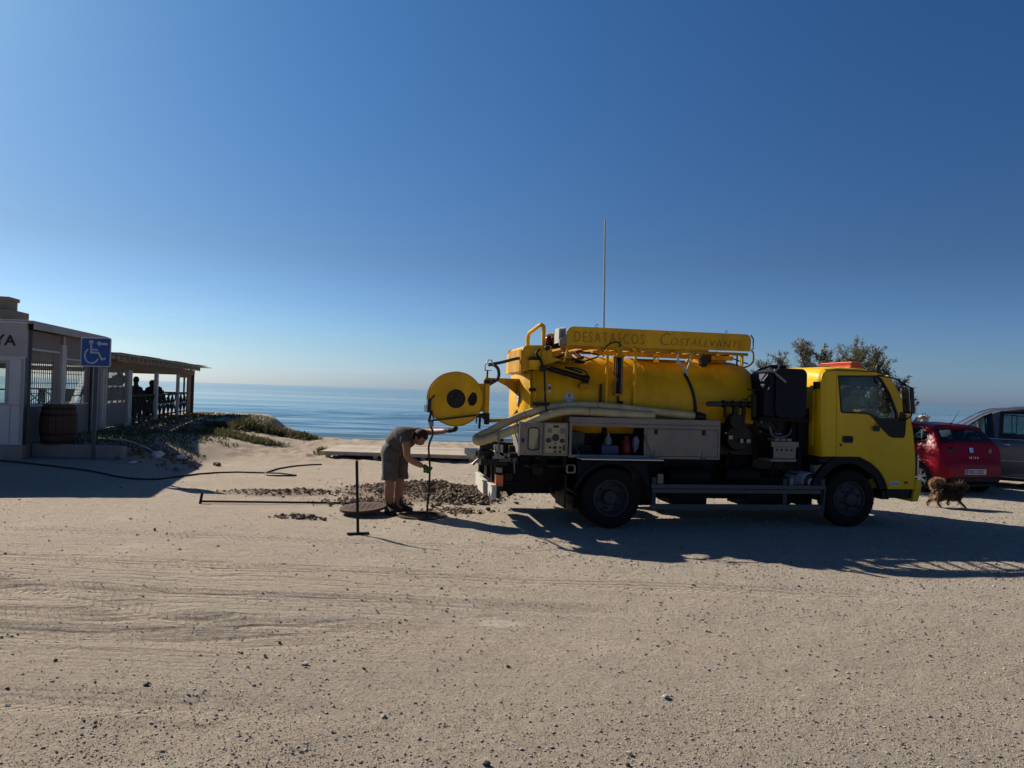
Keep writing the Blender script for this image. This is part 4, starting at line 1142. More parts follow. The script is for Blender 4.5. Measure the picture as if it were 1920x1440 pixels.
b.cyl((2.06, 0.2, 1.59), (2.26, 0.25, 1.575), 0.012, n=8)
b.build('hand_wheel', M['oily'], truck, smooth=50)
b = MB()
for (x, z, w, h) in ((1.69, 1.20, 0.06, 0.05), (1.86, 1.155, 0.045, 0.055), (1.955, 1.155, 0.055, 0.05), (1.63, 1.26, 0.03, 0.02)):
    b.box(x, x + w, 0.17, 0.19, z - h / 2, z + h / 2)
b.build('fan_guard_tag', M['panel_cream'], truck, bevel=0.004)
b = MB()
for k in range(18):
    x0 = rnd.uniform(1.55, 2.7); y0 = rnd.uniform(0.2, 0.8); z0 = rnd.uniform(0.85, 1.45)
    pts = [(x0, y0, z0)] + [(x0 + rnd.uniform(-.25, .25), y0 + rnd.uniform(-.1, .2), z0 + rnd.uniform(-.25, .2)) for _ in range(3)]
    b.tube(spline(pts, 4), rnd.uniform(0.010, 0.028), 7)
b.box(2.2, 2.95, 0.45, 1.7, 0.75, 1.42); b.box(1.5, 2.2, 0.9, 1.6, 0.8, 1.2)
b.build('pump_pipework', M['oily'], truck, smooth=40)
b = MB()
b.tube(spline([(2.33, 0.24, 1.35), (2.36, 0.22, 1.24), (2.46, 0.2, 1.215), (2.6, 0.22, 1.25), (2.65, 0.24, 1.33)], 6), 0.014, 8)
b.cyl((2.23, 0.3, 1.46), (2.235, 0.3, 1.40), 0.012, n=8); b.box(2.20, 2.25, 0.28, 0.3, 1.275, 1.29)
b.cyl((2.42, 0.3, 1.25), (2.53, 0.3, 1.255), 0.03, n=12)
b.build('copper_fittings', M['steel'], truck, smooth=50)

# dark plastic water tank behind the cab ------------------------------
wt = rrect(2.335, 2.80, 1.49, 2.165, 0.085, 6)
b = MB(); b.plate(wt, (), 0.12, 0.72)
wtk = b.build('water_tank', M['navy'], truck, smooth=35, bevel=0.02)
MB().plate([(2.17, 1.52), (2.20, 1.49), (2.36, 1.49), (2.36, 2.13), (2.31, 2.14), (2.25, 2.09), (2.20, 2.00), (2.175, 1.92)], (), 0.15, 0.66).build('tank_shoulder', M['navy'], wtk, bevel=0.02)
for x in (2.40, 2.53):
    MB().lathe([(0.001, 0), (0.05, 0), (0.055, 0.012), (0.055, 0.05), (0.001, 0.055)], (x, 0.3, 2.162), 'Z', 18).build('cap', M['black'], wtk, smooth=40)
b = MB()
b.beam((2.325, 0.114, 2.085), (2.48, 0.114, 1.975), 0.006, 0.030); b.build('reflective_tape', M['alu'], wtk)
b = MB()
b.plate([(2.30, 2.155), (2.345, 2.155), (2.31, 2.09), (2.285, 2.09)], (), 0.10, 0.115); b.plate([(2.21, 2.15), (2.28, 2.155), (2.265, 2.10), (2.235, 2.10)], (), 0.10, 0.115)
b.build('label_patch', M['alu'], wtk)
b = MB()
b.tube(spline([(2.14, 0.25, 2.13), (2.23, 0.2, 2.17), (2.31, 0.2, 2.19)], 5), 0.014, 8)
b.tube(spline([(2.20, 0.1, 2.10), (2.24, 0.09, 2.02), (2.27, 0.1, 1.98), (2.22, 0.11, 1.86)], 5), 0.012, 8)
b.box(2.16, 2.62, 0.72, 1.8, 1.45, 2.05)
b.build('tank_straps', M['oily'], truck, smooth=50)
b = MB(); b.box(2.15, 2.9, 0.2, 0.9, 1.43, 1.485); b.box(2.2, 2.26, 0.5, 0.56, 0.8, 1.45); b.box(2.8, 2.86, 0.3, 0.36, 0.8, 1.45); b.box(2.72, 2.98, 0.35, 1.75, 0.95, 1.62)
b.build('tank_shelf', M['chassis'], truck)

# big suction hoses ---------------------------------------------------
hA = spline([(-1.70, 0.30, 1.135), (-1.60, 0.30, 1.19), (-1.32, 0.30, 1.345), (-1.05, 0.30, 1.46), (-0.78, 0.29, 1.535), (-0.45, 0.28, 1.572), (-0.05, 0.27, 1.572), (0.35, 0.25, 1.545), (0.8, 0.22, 1.505), (1.20, 0.2, 1.475)], 8)
MB().tube(hA, 0.053, 16).build('suction_hose', M['hose'], truck, smooth=60)
hB = spline([(-1.70, 0.17, 1.085), (-1.60, 0.165, 1.115), (-1.32, 0.16, 1.225), (-1.18, 0.16, 1.285), (-0.88, 0.15, 1.42), (-0.60, 0.15, 1.495), (-0.2, 0.15, 1.492), (0.2, 0.15, 1.475), (0.6, 0.15, 1.465)], 8)
MB().tube(hB, 0.055, 16).build('suction_hose', M['hose'], truck, smooth=60)
hC = spline([(-1.60, 0.165, 1.115), (-1.70, 0.165, 1.082), (-1.745, 0.20, 1.085), (-1.755, 0.25, 1.10), (-1.73, 0.29, 1.125), (-1.60, 0.30, 1.19)], 6)
MB().tube(hC, 0.054, 16).build('hose_bend', M['hose'], truck, smooth=60)
cf = MB().cyl((1.19, 0.2, 1.476), (1.30, 0.195, 1.468), 0.058, n=18).cyl((1.215, 0.2, 1.474), (1.24, 0.2, 1.472), 0.068, n=18).cyl((1.30, 0.195, 1.468), (1.345, 0.193, 1.465), 0.048, n=18)
cf.build('hose_coupling', M['oily'], truck, smooth=40)
b = MB()
for hh, r in ((hA, 0.056), (hB, 0.058)):
    for i in (22, 46):
        p, q = hh[i], hh[i + 1]; d = (q - p).normalized()
        b.cyl(p, p + d * 0.006, r, n=16)
b.build('hose_tie', M['oily'], truck)
MB().cyl((-1.495, 0.09, 1.23), (-1.483, 0.09, 0.87), 0.010, n=8).build('hose_stay_rod', M['steel'], truck, smooth=50)

# control cabinet ------------------------------------------------------
CYF = 0.05
cab_b = MB().box(-1.225, -0.60, CYF + 0.012, 0.50, 0.925, 1.345).build('control_cabinet', M['alu'], truck, bevel=0.004)
dr = MB().plate([(-1.22, 0.93), (-0.93, 0.93), (-0.93, 1.34), (-1.22, 1.34)], [rrect(-1.115, -0.975, 0.995, 1.275, 0.035)], CYF - 0.008, CYF + 0.010).build('cabinet_door', M['alu'], truck, bevel=0.002)
MB().plate(rrect(-1.123, -0.967, 0.987, 1.283, 0.042), [rrect(-1.109, -0.981, 1.001, 1.269, 0.03)], CYF - 0.014, CYF - 0.009).build('window_seal', M['ink'], dr)
MB().plate(rrect(-1.114, -0.976, 0.996, 1.274, 0.035), (), CYF + 0.004, CYF + 0.008).build('window_backing', M['panel_cream'], dr)
MB().plate([(-1.035, 0.998), (-0.98, 0.998), (-0.98, 1.20)], (), CYF + 0.0015, CYF + 0.0035).build('sliding_flap', M['alu'], dr)
MB().box(-1.236, -1.224, CYF - 0.012, CYF + 0.02, 0.915, 1.345).build('door_edge', M['alu_light'], dr)
MB().cyl((-1.185, CYF - 0.02, 1.12), (-1.185, CYF - 0.008, 1.12), 0.02, n=14).box(-1.192, -1.178, CYF - 0.028, CYF - 0.02, 1.085, 1.14).build('door_knob', M['ink'], dr)
b = MB()
for x, z in ((-1.15, 1.30), (-0.965, 1.305), (-1.15, 0.955), (-0.965, 0.96)): b.cyl((x, CYF - 0.011, z), (x, CYF - 0.008, z), 0.008, n=8)
b.build('screw', M['oily'], dr)
gp = MB().box(-0.895, -0.625, CYF - 0.002, CYF + 0.011, 0.955, 1.33).build('gauge_panel', M['panel_cream'], truck, bevel=0.002)
MB().plate([(-0.915, 0.925), (-0.595, 0.925), (-0.595, 1.348), (-0.915, 1.348)], [[(-0.896, 0.954), (-0.624, 0.954), (-0.624, 1.331), (-0.896, 1.331)]], CYF - 0.012, CYF + 0.011).build('panel_frame', M['alu'], truck, bevel=0.002)
for (x, z, r, m) in ((-0.835, 1.245, 0.030, 'alu'), (-0.670, 1.245, 0.034, 'alu'), (-0.758, 1.155, 0.044, 'ink'), (-0.848, 1.12, 0.032, 'ink'), (-0.668, 1.115, 0.030, 'ink')):
    gg = MB().lathe([(0.001, 0), (r, 0), (r, -0.010), (r * 0.84, -0.013), (r * 0.82, -0.006), (0.001, -0.006)], (x, CYF - 0.002, z), 'Y', 22).build('gauge', M[m], gp, smooth=30)
b = MB()
for (x, z) in ((-0.758, 1.155), (-0.848, 1.12), (-0.668, 1.115)): b.cyl((x, CYF - 0.0125, z), (x, CYF - 0.009, z), 0.024, n=16)
b.build('gauge_face', M['rim'], gp)
b = MB()
for (x, z, r) in ((-0.828, 1.03, 0.015), (-0.765, 1.027, 0.021), (-0.692, 1.028, 0.014), (-0.76, 0.975, 0.013), (-0.694, 0.977, 0.014)):
    b.cyl((x, CYF - 0.022, z), (x, CYF - 0.002, z), r, n=14)
b.box(-0.79, -0.715, CYF - 0.006, CYF - 0.002, 1.285, 1.312); b.box(-0.655, -0.638, CYF - 0.02, CYF - 0.002, 0.985, 1.065)
b.build('panel_knobs', M['ink'], gp)
MB().cyl((-0.76, CYF - 0.012, 1.083), (-0.76, CYF - 0.002, 1.083), 0.014, n=14).build('green_lamp', mat('green_indicator', (0.01, 0.22, 0.12), 0.3), gp)

# aluminium tool box ----------------------------------------------------
X0, X1 = -0.575, 1.505
b = MB()
b.box(X0, X1, CYF + 0.0, 0.55, 1.355, 1.428)
tb = b.build('tool_box', M['alu'], truck, bevel=0.004)
fr = [(X0, 0.905), (X1, 0.905), (X1, 1.352), (X0, 1.352)]
MB().plate(fr, [[(X0 + 0.035, 0.945), (0.44, 0.945), (0.44, 1.305), (X0 + 0.035, 1.315)], [(0.475, 0.935), (X1 - 0.025, 0.935), (X1 - 0.025, 1.300), (0.475, 1.300)]], CYF + 0.0, CYF + 0.028).build('box_frame', M['alu'], tb, bevel=0.003)
b = MB(); b.box(X0, X1, 0.54, 0.55, 0.905, 1.352); b.box(X0, X1, 0.09, 0.54, 0.905, 0.93); b.box(X0, X0 + 0.01, 0.08, 0.54, 0.93, 1.352); b.box(0.45, 0.46, 0.08, 0.54, 0.93, 1.352); b.box(X1 - 0.01, X1, 0.08, 0.54, 0.93, 1.352)
b.build('box_shell', M['chassis'], tb)
MB().box(0.48, X1 - 0.03, CYF + 0.006, CYF + 0.022, 0.94, 1.295).build('closed_flap', M['alu'], tb, bevel=0.003)
b = MB()
for k in range(4): b.box(0.50, X1 - 0.05, CYF + 0.002, CYF + 0.0055, 0.965 + k * 0.025, 0.971 + k * 0.025)
b.build('flap_groove', M['alu'], tb)
for x in (0.60, 1.27):
    MB().box(x - 0.022, x + 0.022, CYF - 0.008, CYF + 0.005, 1.225, 1.29).box(x - 0.012, x + 0.012, CYF - 0.014, CYF - 0.008, 1.235, 1.275).build('latch', M['oily'], tb, bevel=0.002)
    MB().box(x - 0.014, x + 0.014, CYF - 0.008, CYF + 0.005, 0.90, 1.01).cyl((x - 0.03, CYF - 0.012, 0.918), (x + 0.03, CYF - 0.012, 0.918), 0.010, n=8).build('hinge', M['steel'], tb, bevel=0.001)
# the dropped front flap of the open bay, seen edge on
MB().box(X0 + 0.10, 0.62, -0.20, CYF - 0.002, 0.898, 0.916).build('open_flap', M['alu_light'], tb, bevel=0.003)
MB().beam((X0 + 0.12, -0.14, 0.92), (X0 + 0.045, CYF + 0.02, 1.10), 0.008).beam((0.50, -0.1, 0.92), (0.43, CYF + 0.02, 1.25), 0.008).build('flap_stay', M['steel'], tb)
MB().box(-0.33, -0.27, 0.05, 0.10, 0.83, 0.90).box(0.27, 0.33, 0.05, 0.10, 0.83, 0.90).build('flap_bracket', M['chassis'], truck)
MB().plate(rrect(-0.60, -0.475, 0.70, 0.81, 0.02), [rrect(-0.578, -0.497, 0.718, 0.80, 0.015)], 0.06, 0.08).build('step_loop', M['alu'], truck)

# side guard
b = MB(); b.box(0.55, 3.08, 0.035, 0.06, 0.515, 0.575); b.box(0.56, 3.0, 0.035, 0.06, 0.455, 0.513)
b.build('upper_guard_rail', M['galv'], truck, bevel=0.008)
b = MB(); b.box(0.545, 3.05, 0.03, 0.06, 0.235, 0.315); b.build('lower_guard_rail', M['galv'], truck, bevel=0.008)
for x in (0.60, 2.48, 3.05):
    MB().box(x - 0.03, x + 0.03, 0.062, 0.085, 0.235, 0.66).build('guard_upright', M['rim'], truck, bevel=0.003)
b = MB(); b.beam((3.06, 0.05, 0.55), (3.02, 0.04, 0.17), 0.02, 0.05); b.build('guard_end', M['galv'], truck, bevel=0.004)
for (x0_, x1_, z0_, z1_) in ((0.66, 0.74, 0.56, 0.70), (2.57, 2.62, 0.55, 0.665)):
    MB().box(x0_, x1_, 0.10, 0.14, z0_, z1_).build('guard_bracket', M['alu'], truck, bevel=0.003)
# battery box with round openings
b = MB()
holes = []
for r_ in range(2):
    for k in range(4): holes.append(circle2(2.375 + k * 0.072, 1.045 + r_ * 0.055, 0.017, 12))
b.plate([(2.33, 0.93), (2.655, 0.93), (2.665, 1.12), (2.325, 1.12)], holes, 0.12, 0.135)
b.plate([(2.285, 1.09), (2.69, 1.09), (2.69, 1.16), (2.285, 1.16)], (), 0.105, 0.118)
b.box(2.28, 2.66, 0.10, 0.45, 0.888, 0.92)
for k in range(3): b.box(2.36 + k * 0.09, 2.43 + k * 0.09, 0.15, 0.35, 1.165, 1.20)
b.build('battery_box', M['alu'], truck, bevel=0.002)
MB().box(2.32, 2.66, 0.137, 0.45, 0.93, 1.12).build('battery', M['ink'], truck)
# round air reservoir end and pale bottle
wd = MB().lathe([(0.001, -0.03), (0.10, -0.025), (0.128, 0.0), (0.135, 0.04), (0.135, 0.5), (0.001, 0.5)], (2.92, 0.16, 0.605), 'Y', 28).build('round_tank_end', mat('faded_pale_blue', (0.62, 0.66, 0.74), 0.5, 0, 0.1, 8), truck, smooth=35)
MB().lathe([(0.112, -0.027), (0.118, -0.031), (0.124, -0.025)], (2.92, 0.16, 0.605), 'Y', 28).cyl((2.92, 0.12, 0.60), (2.92, 0.135, 0.60), 0.03, n=12).build('end_ring', M['oily'], wd)
MB().plate([(3.07, 0.83), (3.20, 0.84), (3.235, 0.80), (3.14, 0.605), (3.06, 0.64)], (), 0.30, 0.42).build('coolant_bottle', mat('milky_plastic', (0.45, 0.45, 0.42), 0.5), truck, bevel=0.01)

# cab --------------------------------------------------------------------
def cab_y(z, s_=-1, off=0.0):
    return CY + s_ * (0.985 - 0.035 * (z - 0.9) + off)
def cab_fn(s_, base=0.0):
    return lambda x, z, t: (x, cab_y(z, s_, base - t if False else base) - s_ * t, z)
arch = [(4.04, 0.53)] + [(3.46 + 0.60 * math.cos(R_(a)), 0.39 + 0.585 * math.sin(R_(a))) for a in range(22, 71, 8)] + [(3.60, 0.972), (3.45, 0.975)]
shell_out = [(3.01, 0.97)] + [(3.01, 2.06), (3.03, 2.12), (3.08, 2.165), (3.75, 2.175), (3.89, 2.145), (4.05, 2.07), (4.23, 1.83), (4.40, 1.50), (4.445, 1.20), (4.46, 0.90), (4.455, 0.53)] + arch[0:]
win_l = [(3.255, 2.06), (3.245, 2.085), (3.265, 2.095), (3.86, 2.115), (3.93, 2.075), (4.06, 1.88), (4.185, 1.60), (4.20, 1.50), (3.90, 1.49), (3.80, 1.53), (3.72, 1.565), (3.66, 1.572), (3.32, 1.575), (3.295, 1.60)]
sail = [(3.74, 1.545), (3.80, 1.51), (3.93, 1.375), (4.04, 1.275), (4.10, 1.25), (4.27, 1.25), (4.30, 1.28), (4.325, 1.56), (4.30, 1.60), (4.22, 1.62), (4.20, 1.50), (3.90, 1.49)]
cabo = bpy.data.objects.new('cab', None); COL.objects.link(cabo); cabo.parent = truck; cabo.empty_display_size = 0.1
for s_ in (-1, 1):
    MB().plate(shell_out, [win_l], 0.0, 0.03, fn=cab_fn(s_)).build('cab_side', M['yellow_cab'], cabo, bevel=0.006)
# skin round the cab: rear wall, roof, windscreen frame, nose
cont = [(3.005, 0.97, 0), (3.0, 1.5, 0), (3.005, 2.03, 0), (3.02, 2.10, 0.01), (3.06, 2.16, 0.015), (3.14, 2.195, 0.02), (3.30, 2.215, 0.02), (3.60, 2.215, 0.02), (3.80, 2.20, 0.02), (3.93, 2.165, 0.02), (4.02, 2.11, 0.01)]
def strip(cont, m, name, lip=0.0, thick=0.02):
    b = MB(); n = 13; vs = []
    for (x, z, crown) in cont:
        hw = 0.985 - 0.035 * (z - 0.9) + lip
        for j in range(n):
            u = -1 + 2 * j / (n - 1)
            e = 1 - abs(u) ** 7
            vs.append((x, CY + u * hw, z + crown * (1 - u * u) - (0.03 * (1 - e) if z > 2.0 else 0)))
    N = len(vs)
    fs = [(i * n + j, i * n + j + 1, (i + 1) * n + j + 1, (i + 1) * n + j) for i in range(len(cont) - 1) for j in range(n - 1)]
    b.add(vs, fs)
    o = b.build(name, m, cabo, smooth=50)
    md = o.modifiers.new('thickness', 'SOLIDIFY'); md.thickness = thick; md.offset = -1
    return o
strip(cont, M['yellow_cab'], 'roof_and_rear_wall', 0.004)
MB().box(3.05, 3.9, cab_y(2.17) - 0.018, cab_y(2.17) - 0.0, 2.160, 2.172).build('rain_gutter', M['ink'], cabo)
# pressed ribs on the rear wall
b = MB()
for y in (0.25, 0.62, 1.0, 1.4, 1.8): b.box(2.985, 3.0, y, y + 0.10, 1.1, 2.0)
b.build('rear_wall_rib', M['yellow_cab'], cabo, bevel=0.008)
MB().box(2.94, 3.0, 0.12, 0.20, 1.90, 2.0).cyl((2.93, 0.16, 1.88), (2.93, 0.16, 2.0), 0.012, n=8).build('rear_vent', M['black'], cabo, bevel=0.005)
nose = [(4.395, 1.52, 0), (4.43, 1.36, 0), (4.455, 1.15, 0), (4.47, 0.95, 0), (4.47, 0.68, 0), (4.45, 0.53, 0)]
def front(cont, name, m, hwf, bulge=0.07, thick=0.02):
    b = MB(); n = 15; vs = []
    for (x, z, _) in cont:
        hw = (0.985 - 0.035 * (z - 0.9)) * hwf
        for j in range(n):
            u = -1 + 2 * j / (n - 1)
            vs.append((x + bulge * (1 - abs(u) ** 2.4), CY + u * hw, z))
    fs = [(i * n + j, i * n + j + 1, (i + 1) * n + j + 1, (i + 1) * n + j) for i in range(len(cont) - 1) for j in range(n - 1)]
    b.add(vs, fs); o = b.build(name, m, cabo, smooth=50)
    md = o.modifiers.new('thickness', 'SOLIDIFY'); md.thickness = thick; md.offset = -1
    return o
front(nose, 'nose_panel', M['yellow_cab'], 1.0)
ws = [(4.02, 2.11, 0), (4.15, 1.93, 0), (4.27, 1.73, 0), (4.395, 1.52, 0)]
front(ws, 'windscreen', M['glass_cab'], 0.95, 0.07, 0.006)
for s_ in (-1, 1):
    b = MB()
    pts = [(x, CY + s_ * (0.985 - 0.035 * (z - 0.9)) * 0.972, z) for x, z, _ in ws]
    for i in range(3): b.beam(pts[i], pts[i + 1], 0.06, 0.05)
    b.build('windscreen_pillar', M['yellow_cab'], cabo)
MB().box(2.98, 4.46, 0.12, 1.98, 0.90, 0.96).build('cab_floor', M['chassis'], cabo)
# doors: on the near side as seen, on the far side the same
door_out = [(3.238, 0.975), (3.60, 0.974)] + [(3.46 + 0.605 * math.cos(R_(a)), 0.39 + 0.59 * math.sin(R_(a))) for a in range(70, 21, -8)] + [(4.05, 0.56), (4.40, 0.56), (4.412, 0.90), (4.405, 1.20), (4.37, 1.50), (4.22, 1.81), (4.04, 2.045), (3.88, 2.12), (3.74, 2.145), (3.26, 2.135), (3.236, 2.11)]
for s_ in (-1, 1):
    d = MB().plate(door_out, [win_l], -0.009, 0.002, fn=cab_fn(s_)).build('door', M['yellow_cab'], cabo, bevel=0.004)
    inner = [(3.28, 2.055), (3.275, 2.065), (3.285, 2.072), (3.85, 2.09), (3.91, 2.06), (4.04, 1.87), (4.155, 1.60), (4.165, 1.525), (3.92, 1.52), (3.81, 1.56), (3.73, 1.59), (3.66, 1.598), (3.335, 1.60), (3.32, 1.615)]
    MB().plate(win_l, [inner], -0.014, 0.02, fn=cab_fn(s_)).build('window_seal', M['ink'], cabo)
    MB().plate(inner, (), 0.004, 0.008, fn=cab_fn(s_)).build('door_glass', M['glass_cab'], cabo)
    MB().plate(sail, (), -0.016, 0.0, fn=cab_fn(s_)).build('lower_corner_panel', M['black'], cabo, bevel=0.004)
    MB().plate(rrect(3.325, 3.485, 1.165, 1.262, 0.032), [rrect(3.345, 3.465, 1.185, 1.245, 0.022)], -0.022, -0.010, fn=cab_fn(s_)).build('door_handle', M['ink'], cabo)
    MB().plate(rrect(3.34, 3.47, 1.18, 1.25, 0.022), (), -0.013, -0.010, fn=cab_fn(s_)).plate(rrect(3.355, 3.455, 1.205, 1.222, 0.006), (), -0.024, -0.013, fn=cab_fn(s_)).build('handle_grip', M['black'], cabo)
    MB().plate([(3.05, 0.97), (3.07, 0.97), (3.07, 2.14), (3.05, 2.13)], (), -0.004, 0.0, fn=cab_fn(s_)).build('pressed_line', M['yellow_cab'], cabo, bevel=0.002)
    MB().plate([(3.66, 1.010), (4.38, 1.010), (4.38, 1.018), (3.66, 1.018)], (), -0.0125, -0.009, fn=cab_fn(s_)).plate([(4.02, 0.70), (4.38, 0.70), (4.38, 0.706), (4.03, 0.706)], (), -0.0125, -0.009, fn=cab_fn(s_)).build('crease', M['yellow_cab'], cabo, bevel=0.001)
MB().cyl((3.30, cab_y(1.135) - 0.002, 1.135), (3.30, cab_y(1.135) - 0.016, 1.135), 0.018, n=12).build('lock', M['oily'], cabo)
dc = MB().plate([(4.06, 0.580), (4.205, 0.580), (4.205, 0.645), (4.06, 0.645)], (), -0.0145, -0.0105, fn=cab_fn(-1)).build('white_decal', M['white_plate'], cabo)
b = MB()
for r_ in range(2):
    for k in range(5):
        x = 4.072 + k * 0.026; z = 0.592 + r_ * 0.022
        b.plate([(x, z), (x + 0.017, z), (x + 0.017, z + 0.012), (x, z + 0.012)], (), -0.016, -0.0146, fn=cab_fn(-1))
b.build('decal_print', M['ink'], dc)
MB().plate([(4.283, 0.604), (4.345, 0.604), (4.345, 0.645), (4.283, 0.645)], (), -0.0145, -0.0105, fn=cab_fn(-1)).build('red_decal', mat('faded_red_decal', (0.30, 0.06, 0.03), 0.5), cabo)
# step, bumper, wheel arch lining, headlamps
b = MB()
ao = [(3.46 + 0.60 * math.cos(R_(a)), 0.39 + 0.60 * math.sin(R_(a))) for a in range(15, 166, 10)]
ai = [(3.46 + 0.49 * math.cos(R_(a)), 0.39 + 0.49 * math.sin(R_(a))) for a in range(165, 14, -10)]
for s_ in (-1, 1):
    b.plate(ao + ai, (), -0.004, 0.06, fn=cab_fn(s_, -0.02))
b.plate([(3.0, 0.88), (3.02, 0.96), (3.68, 0.96), (3.68, 0.90)], (), 0.10, 0.5)
b.build('wheel_arch', M['navy'], cabo, smooth=40)
b = MB(); b.box(4.05, 4.46, 0.09, 0.30, 0.40, 0.525); b.box(3.98, 4.10, 0.10, 0.5, 0.38, 0.50)
b.build('cab_step', M['black'], cabo, bevel=0.01)
b = MB()
bp_ = [(4.475, 0.66), (4.555, 0.655), (4.575, 0.60), (4.555, 0.48), (4.52, 0.36), (4.42, 0.355), (4.455, 0.50)]
b.plate(bp_, (), 0.05, 2.05)
b.build('front_bumper', M['yellow_cab'], cabo, smooth=30, bevel=0.012)
for (ya, yb) in ((0.09, 0.42), (1.68, 2.01)):
    h_ = MB().box(4.45, 4.535, ya, yb, 0.71, 1.04).build('headlamp', M['black'], cabo, bevel=0.02)
    MB().box(4.52, 4.555, ya - 0.004, yb - 0.03, 0.735, 1.02).build('lamp_lens', M['lens_clear'], h_, bevel=0.02)
MB().box(4.50, 4.545, 0.5, 1.6, 0.72, 0.98).build('grille', M['black'], cabo, bevel=0.01)
# mirrors
for s_ in (-1, 1):
    yo = cab_y(1.7, s_); Y1 = yo + s_ * 0.24
    a = MB()
    a.tube(spline([(3.87, cab_y(2.12, s_) + s_ * 0.02, 2.115), (3.98, Y1 - s_ * 0.05, 2.075), (4.13, Y1, 1.985), (4.205, Y1, 1.945), (4.225, Y1, 1.90), (4.225, Y1, 1.60), (4.205, Y1 - s_ * 0.03, 1.54), (4.27, yo + s_ * 0.01, 1.50)], 5), 0.011, 8)
    mo = a.build('mirror_arm', M['ink'], cabo, smooth=60)
    mb_ = MB(); mb_.plate([(Y1 - 0.09, 1.60), (Y1 + 0.09, 1.60), (Y1 + 0.09, 1.93), (Y1 + 0.06, 1.965), (Y1 - 0.06, 1.965), (Y1 - 0.09, 1.93)], (), 4.135, 4.20, fn=lambda p, q, t: (t + (q - 1.78) * -0.10, p, q))
    mi_ = mb_.build('wing_mirror', M['ink'], cabo, bevel=0.015)
    MB().plate([(Y1 - 0.075, 1.62), (Y1 + 0.075, 1.62), (Y1 + 0.075, 1.94), (Y1 - 0.075, 1.94)], (), 4.128, 4.133, fn=lambda p, q, t: (t + (q - 1.78) * -0.10, p, q)).build('mirror_glass', M['chrome'], mi_)
MB().tube(spline([(3.84, cab_y(1.4) - 0.03, 1.47), (3.845, cab_y(1.4) - 0.03, 1.42)], 3), 0.008, 7).plate(rrect(3.785, 3.875, 1.335, 1.415, 0.02), (), -0.05, -0.035, fn=cab_fn(-1)).build('kerb_mirror', M['ink'], cabo)
MB().tube([(p[0], cab_y(p[1]) + 0.02, p[1]) for p in rrect(3.975, 4.10, 1.785, 1.905, 0.025, 3)], 0.011, 7, closed=True).build('grab_handle', M['ink'], cabo)
MB().lathe([(0.001, 0), (0.028, 0.01), (0.035, 0.05), (0.02, 0.085), (0.001, 0.09)], (4.0, 0.28, 2.185), 'Z', 14).cyl((4.0, 0.28, 2.13), (4.0, 0.28, 2.19), 0.01, n=8).build('roof_lamp', M['ink'], cabo, smooth=50)
# orange light bar
lb = MB()
lb.plate([(0.62, 2.235), (1.48, 2.235), (1.44, 2.33), (0.66, 2.33)], (), 3.80, 4.02, fn=lambda p, q, t: (t if q < 2.3 else (t * 0.5 + 3.91 * 0.5), p, q))
lbo = lb.build('light_bar', M['orange'], cabo, bevel=0.01)
b = MB()
for k in range(5): b.box(3.80 + k * 0.006, 4.02 - k * 0.006, 0.617 + k * 0.008, 1.484 - k * 0.008, 2.25 + k * 0.016, 2.254 + k * 0.016)
b.build('lens_rib', M['orange'], lbo)
MB().box(3.78, 4.04, 0.64, 1.46, 2.225, 2.24).build('bar_base', M['yellow_cab'], lbo)
MB().lathe([(0.001, 0.02), (0.22, 0.012), (0.24, 0.0)], (3.42, 0.85, 2.232), 'Z', 24).build('roof_vent', M['black'], cabo, smooth=50)
# inside: seats, wheel, dash, visor
b = MB()
for y in (0.35, 1.05, 1.45):
    b.box(3.15, 3.65, y, y + 0.45, 1.15, 1.28)
    tf = Matrix.Translation((3.16, y, 1.28)) @ Matrix.Rotation(R_(-10), 4, 'Y'); b.box(0, 0.12, 0, 0.45, 0, 0.42, tf)
b.build('cab_seat', M['interior'], cabo, bevel=0.04)
MB().box(4.0, 4.38, 0.18, 1.92, 1.15, 1.46).build('dashboard', M['interior'], cabo, bevel=0.04)
b = MB(); cs, sn = math.cos(R_(35)), math.sin(R_(35))
b.tube([(3.88 + 0.19 * math.sin(a) * sn, 1.55 + 0.19 * math.cos(a), 1.55 + 0.19 * math.sin(a) * cs) for a in [2 * math.pi * k / 24 for k in range(24)]], 0.014, 8, closed=True)
b.cyl((3.88, 1.55, 1.55), (4.08, 1.55, 1.40), 0.02, n=8); b.build('steering_wheel', M['ink'], cabo)
b = MB(); b.box(3.52, 3.98, 0.22, 0.24, 1.955, 2.10)
b.build('dark_side_visor', M['ink'], cabo, bevel=0.01)
MB().box(3.93, 3.96, 0.25, 1.85, 1.98, 2.12).build('sun_visor', M['interior'], cabo)
MB().box(3.1, 3.95, 0.14, 1.96, 2.13, 2.16).build('roof_lining', M['interior'], cabo)

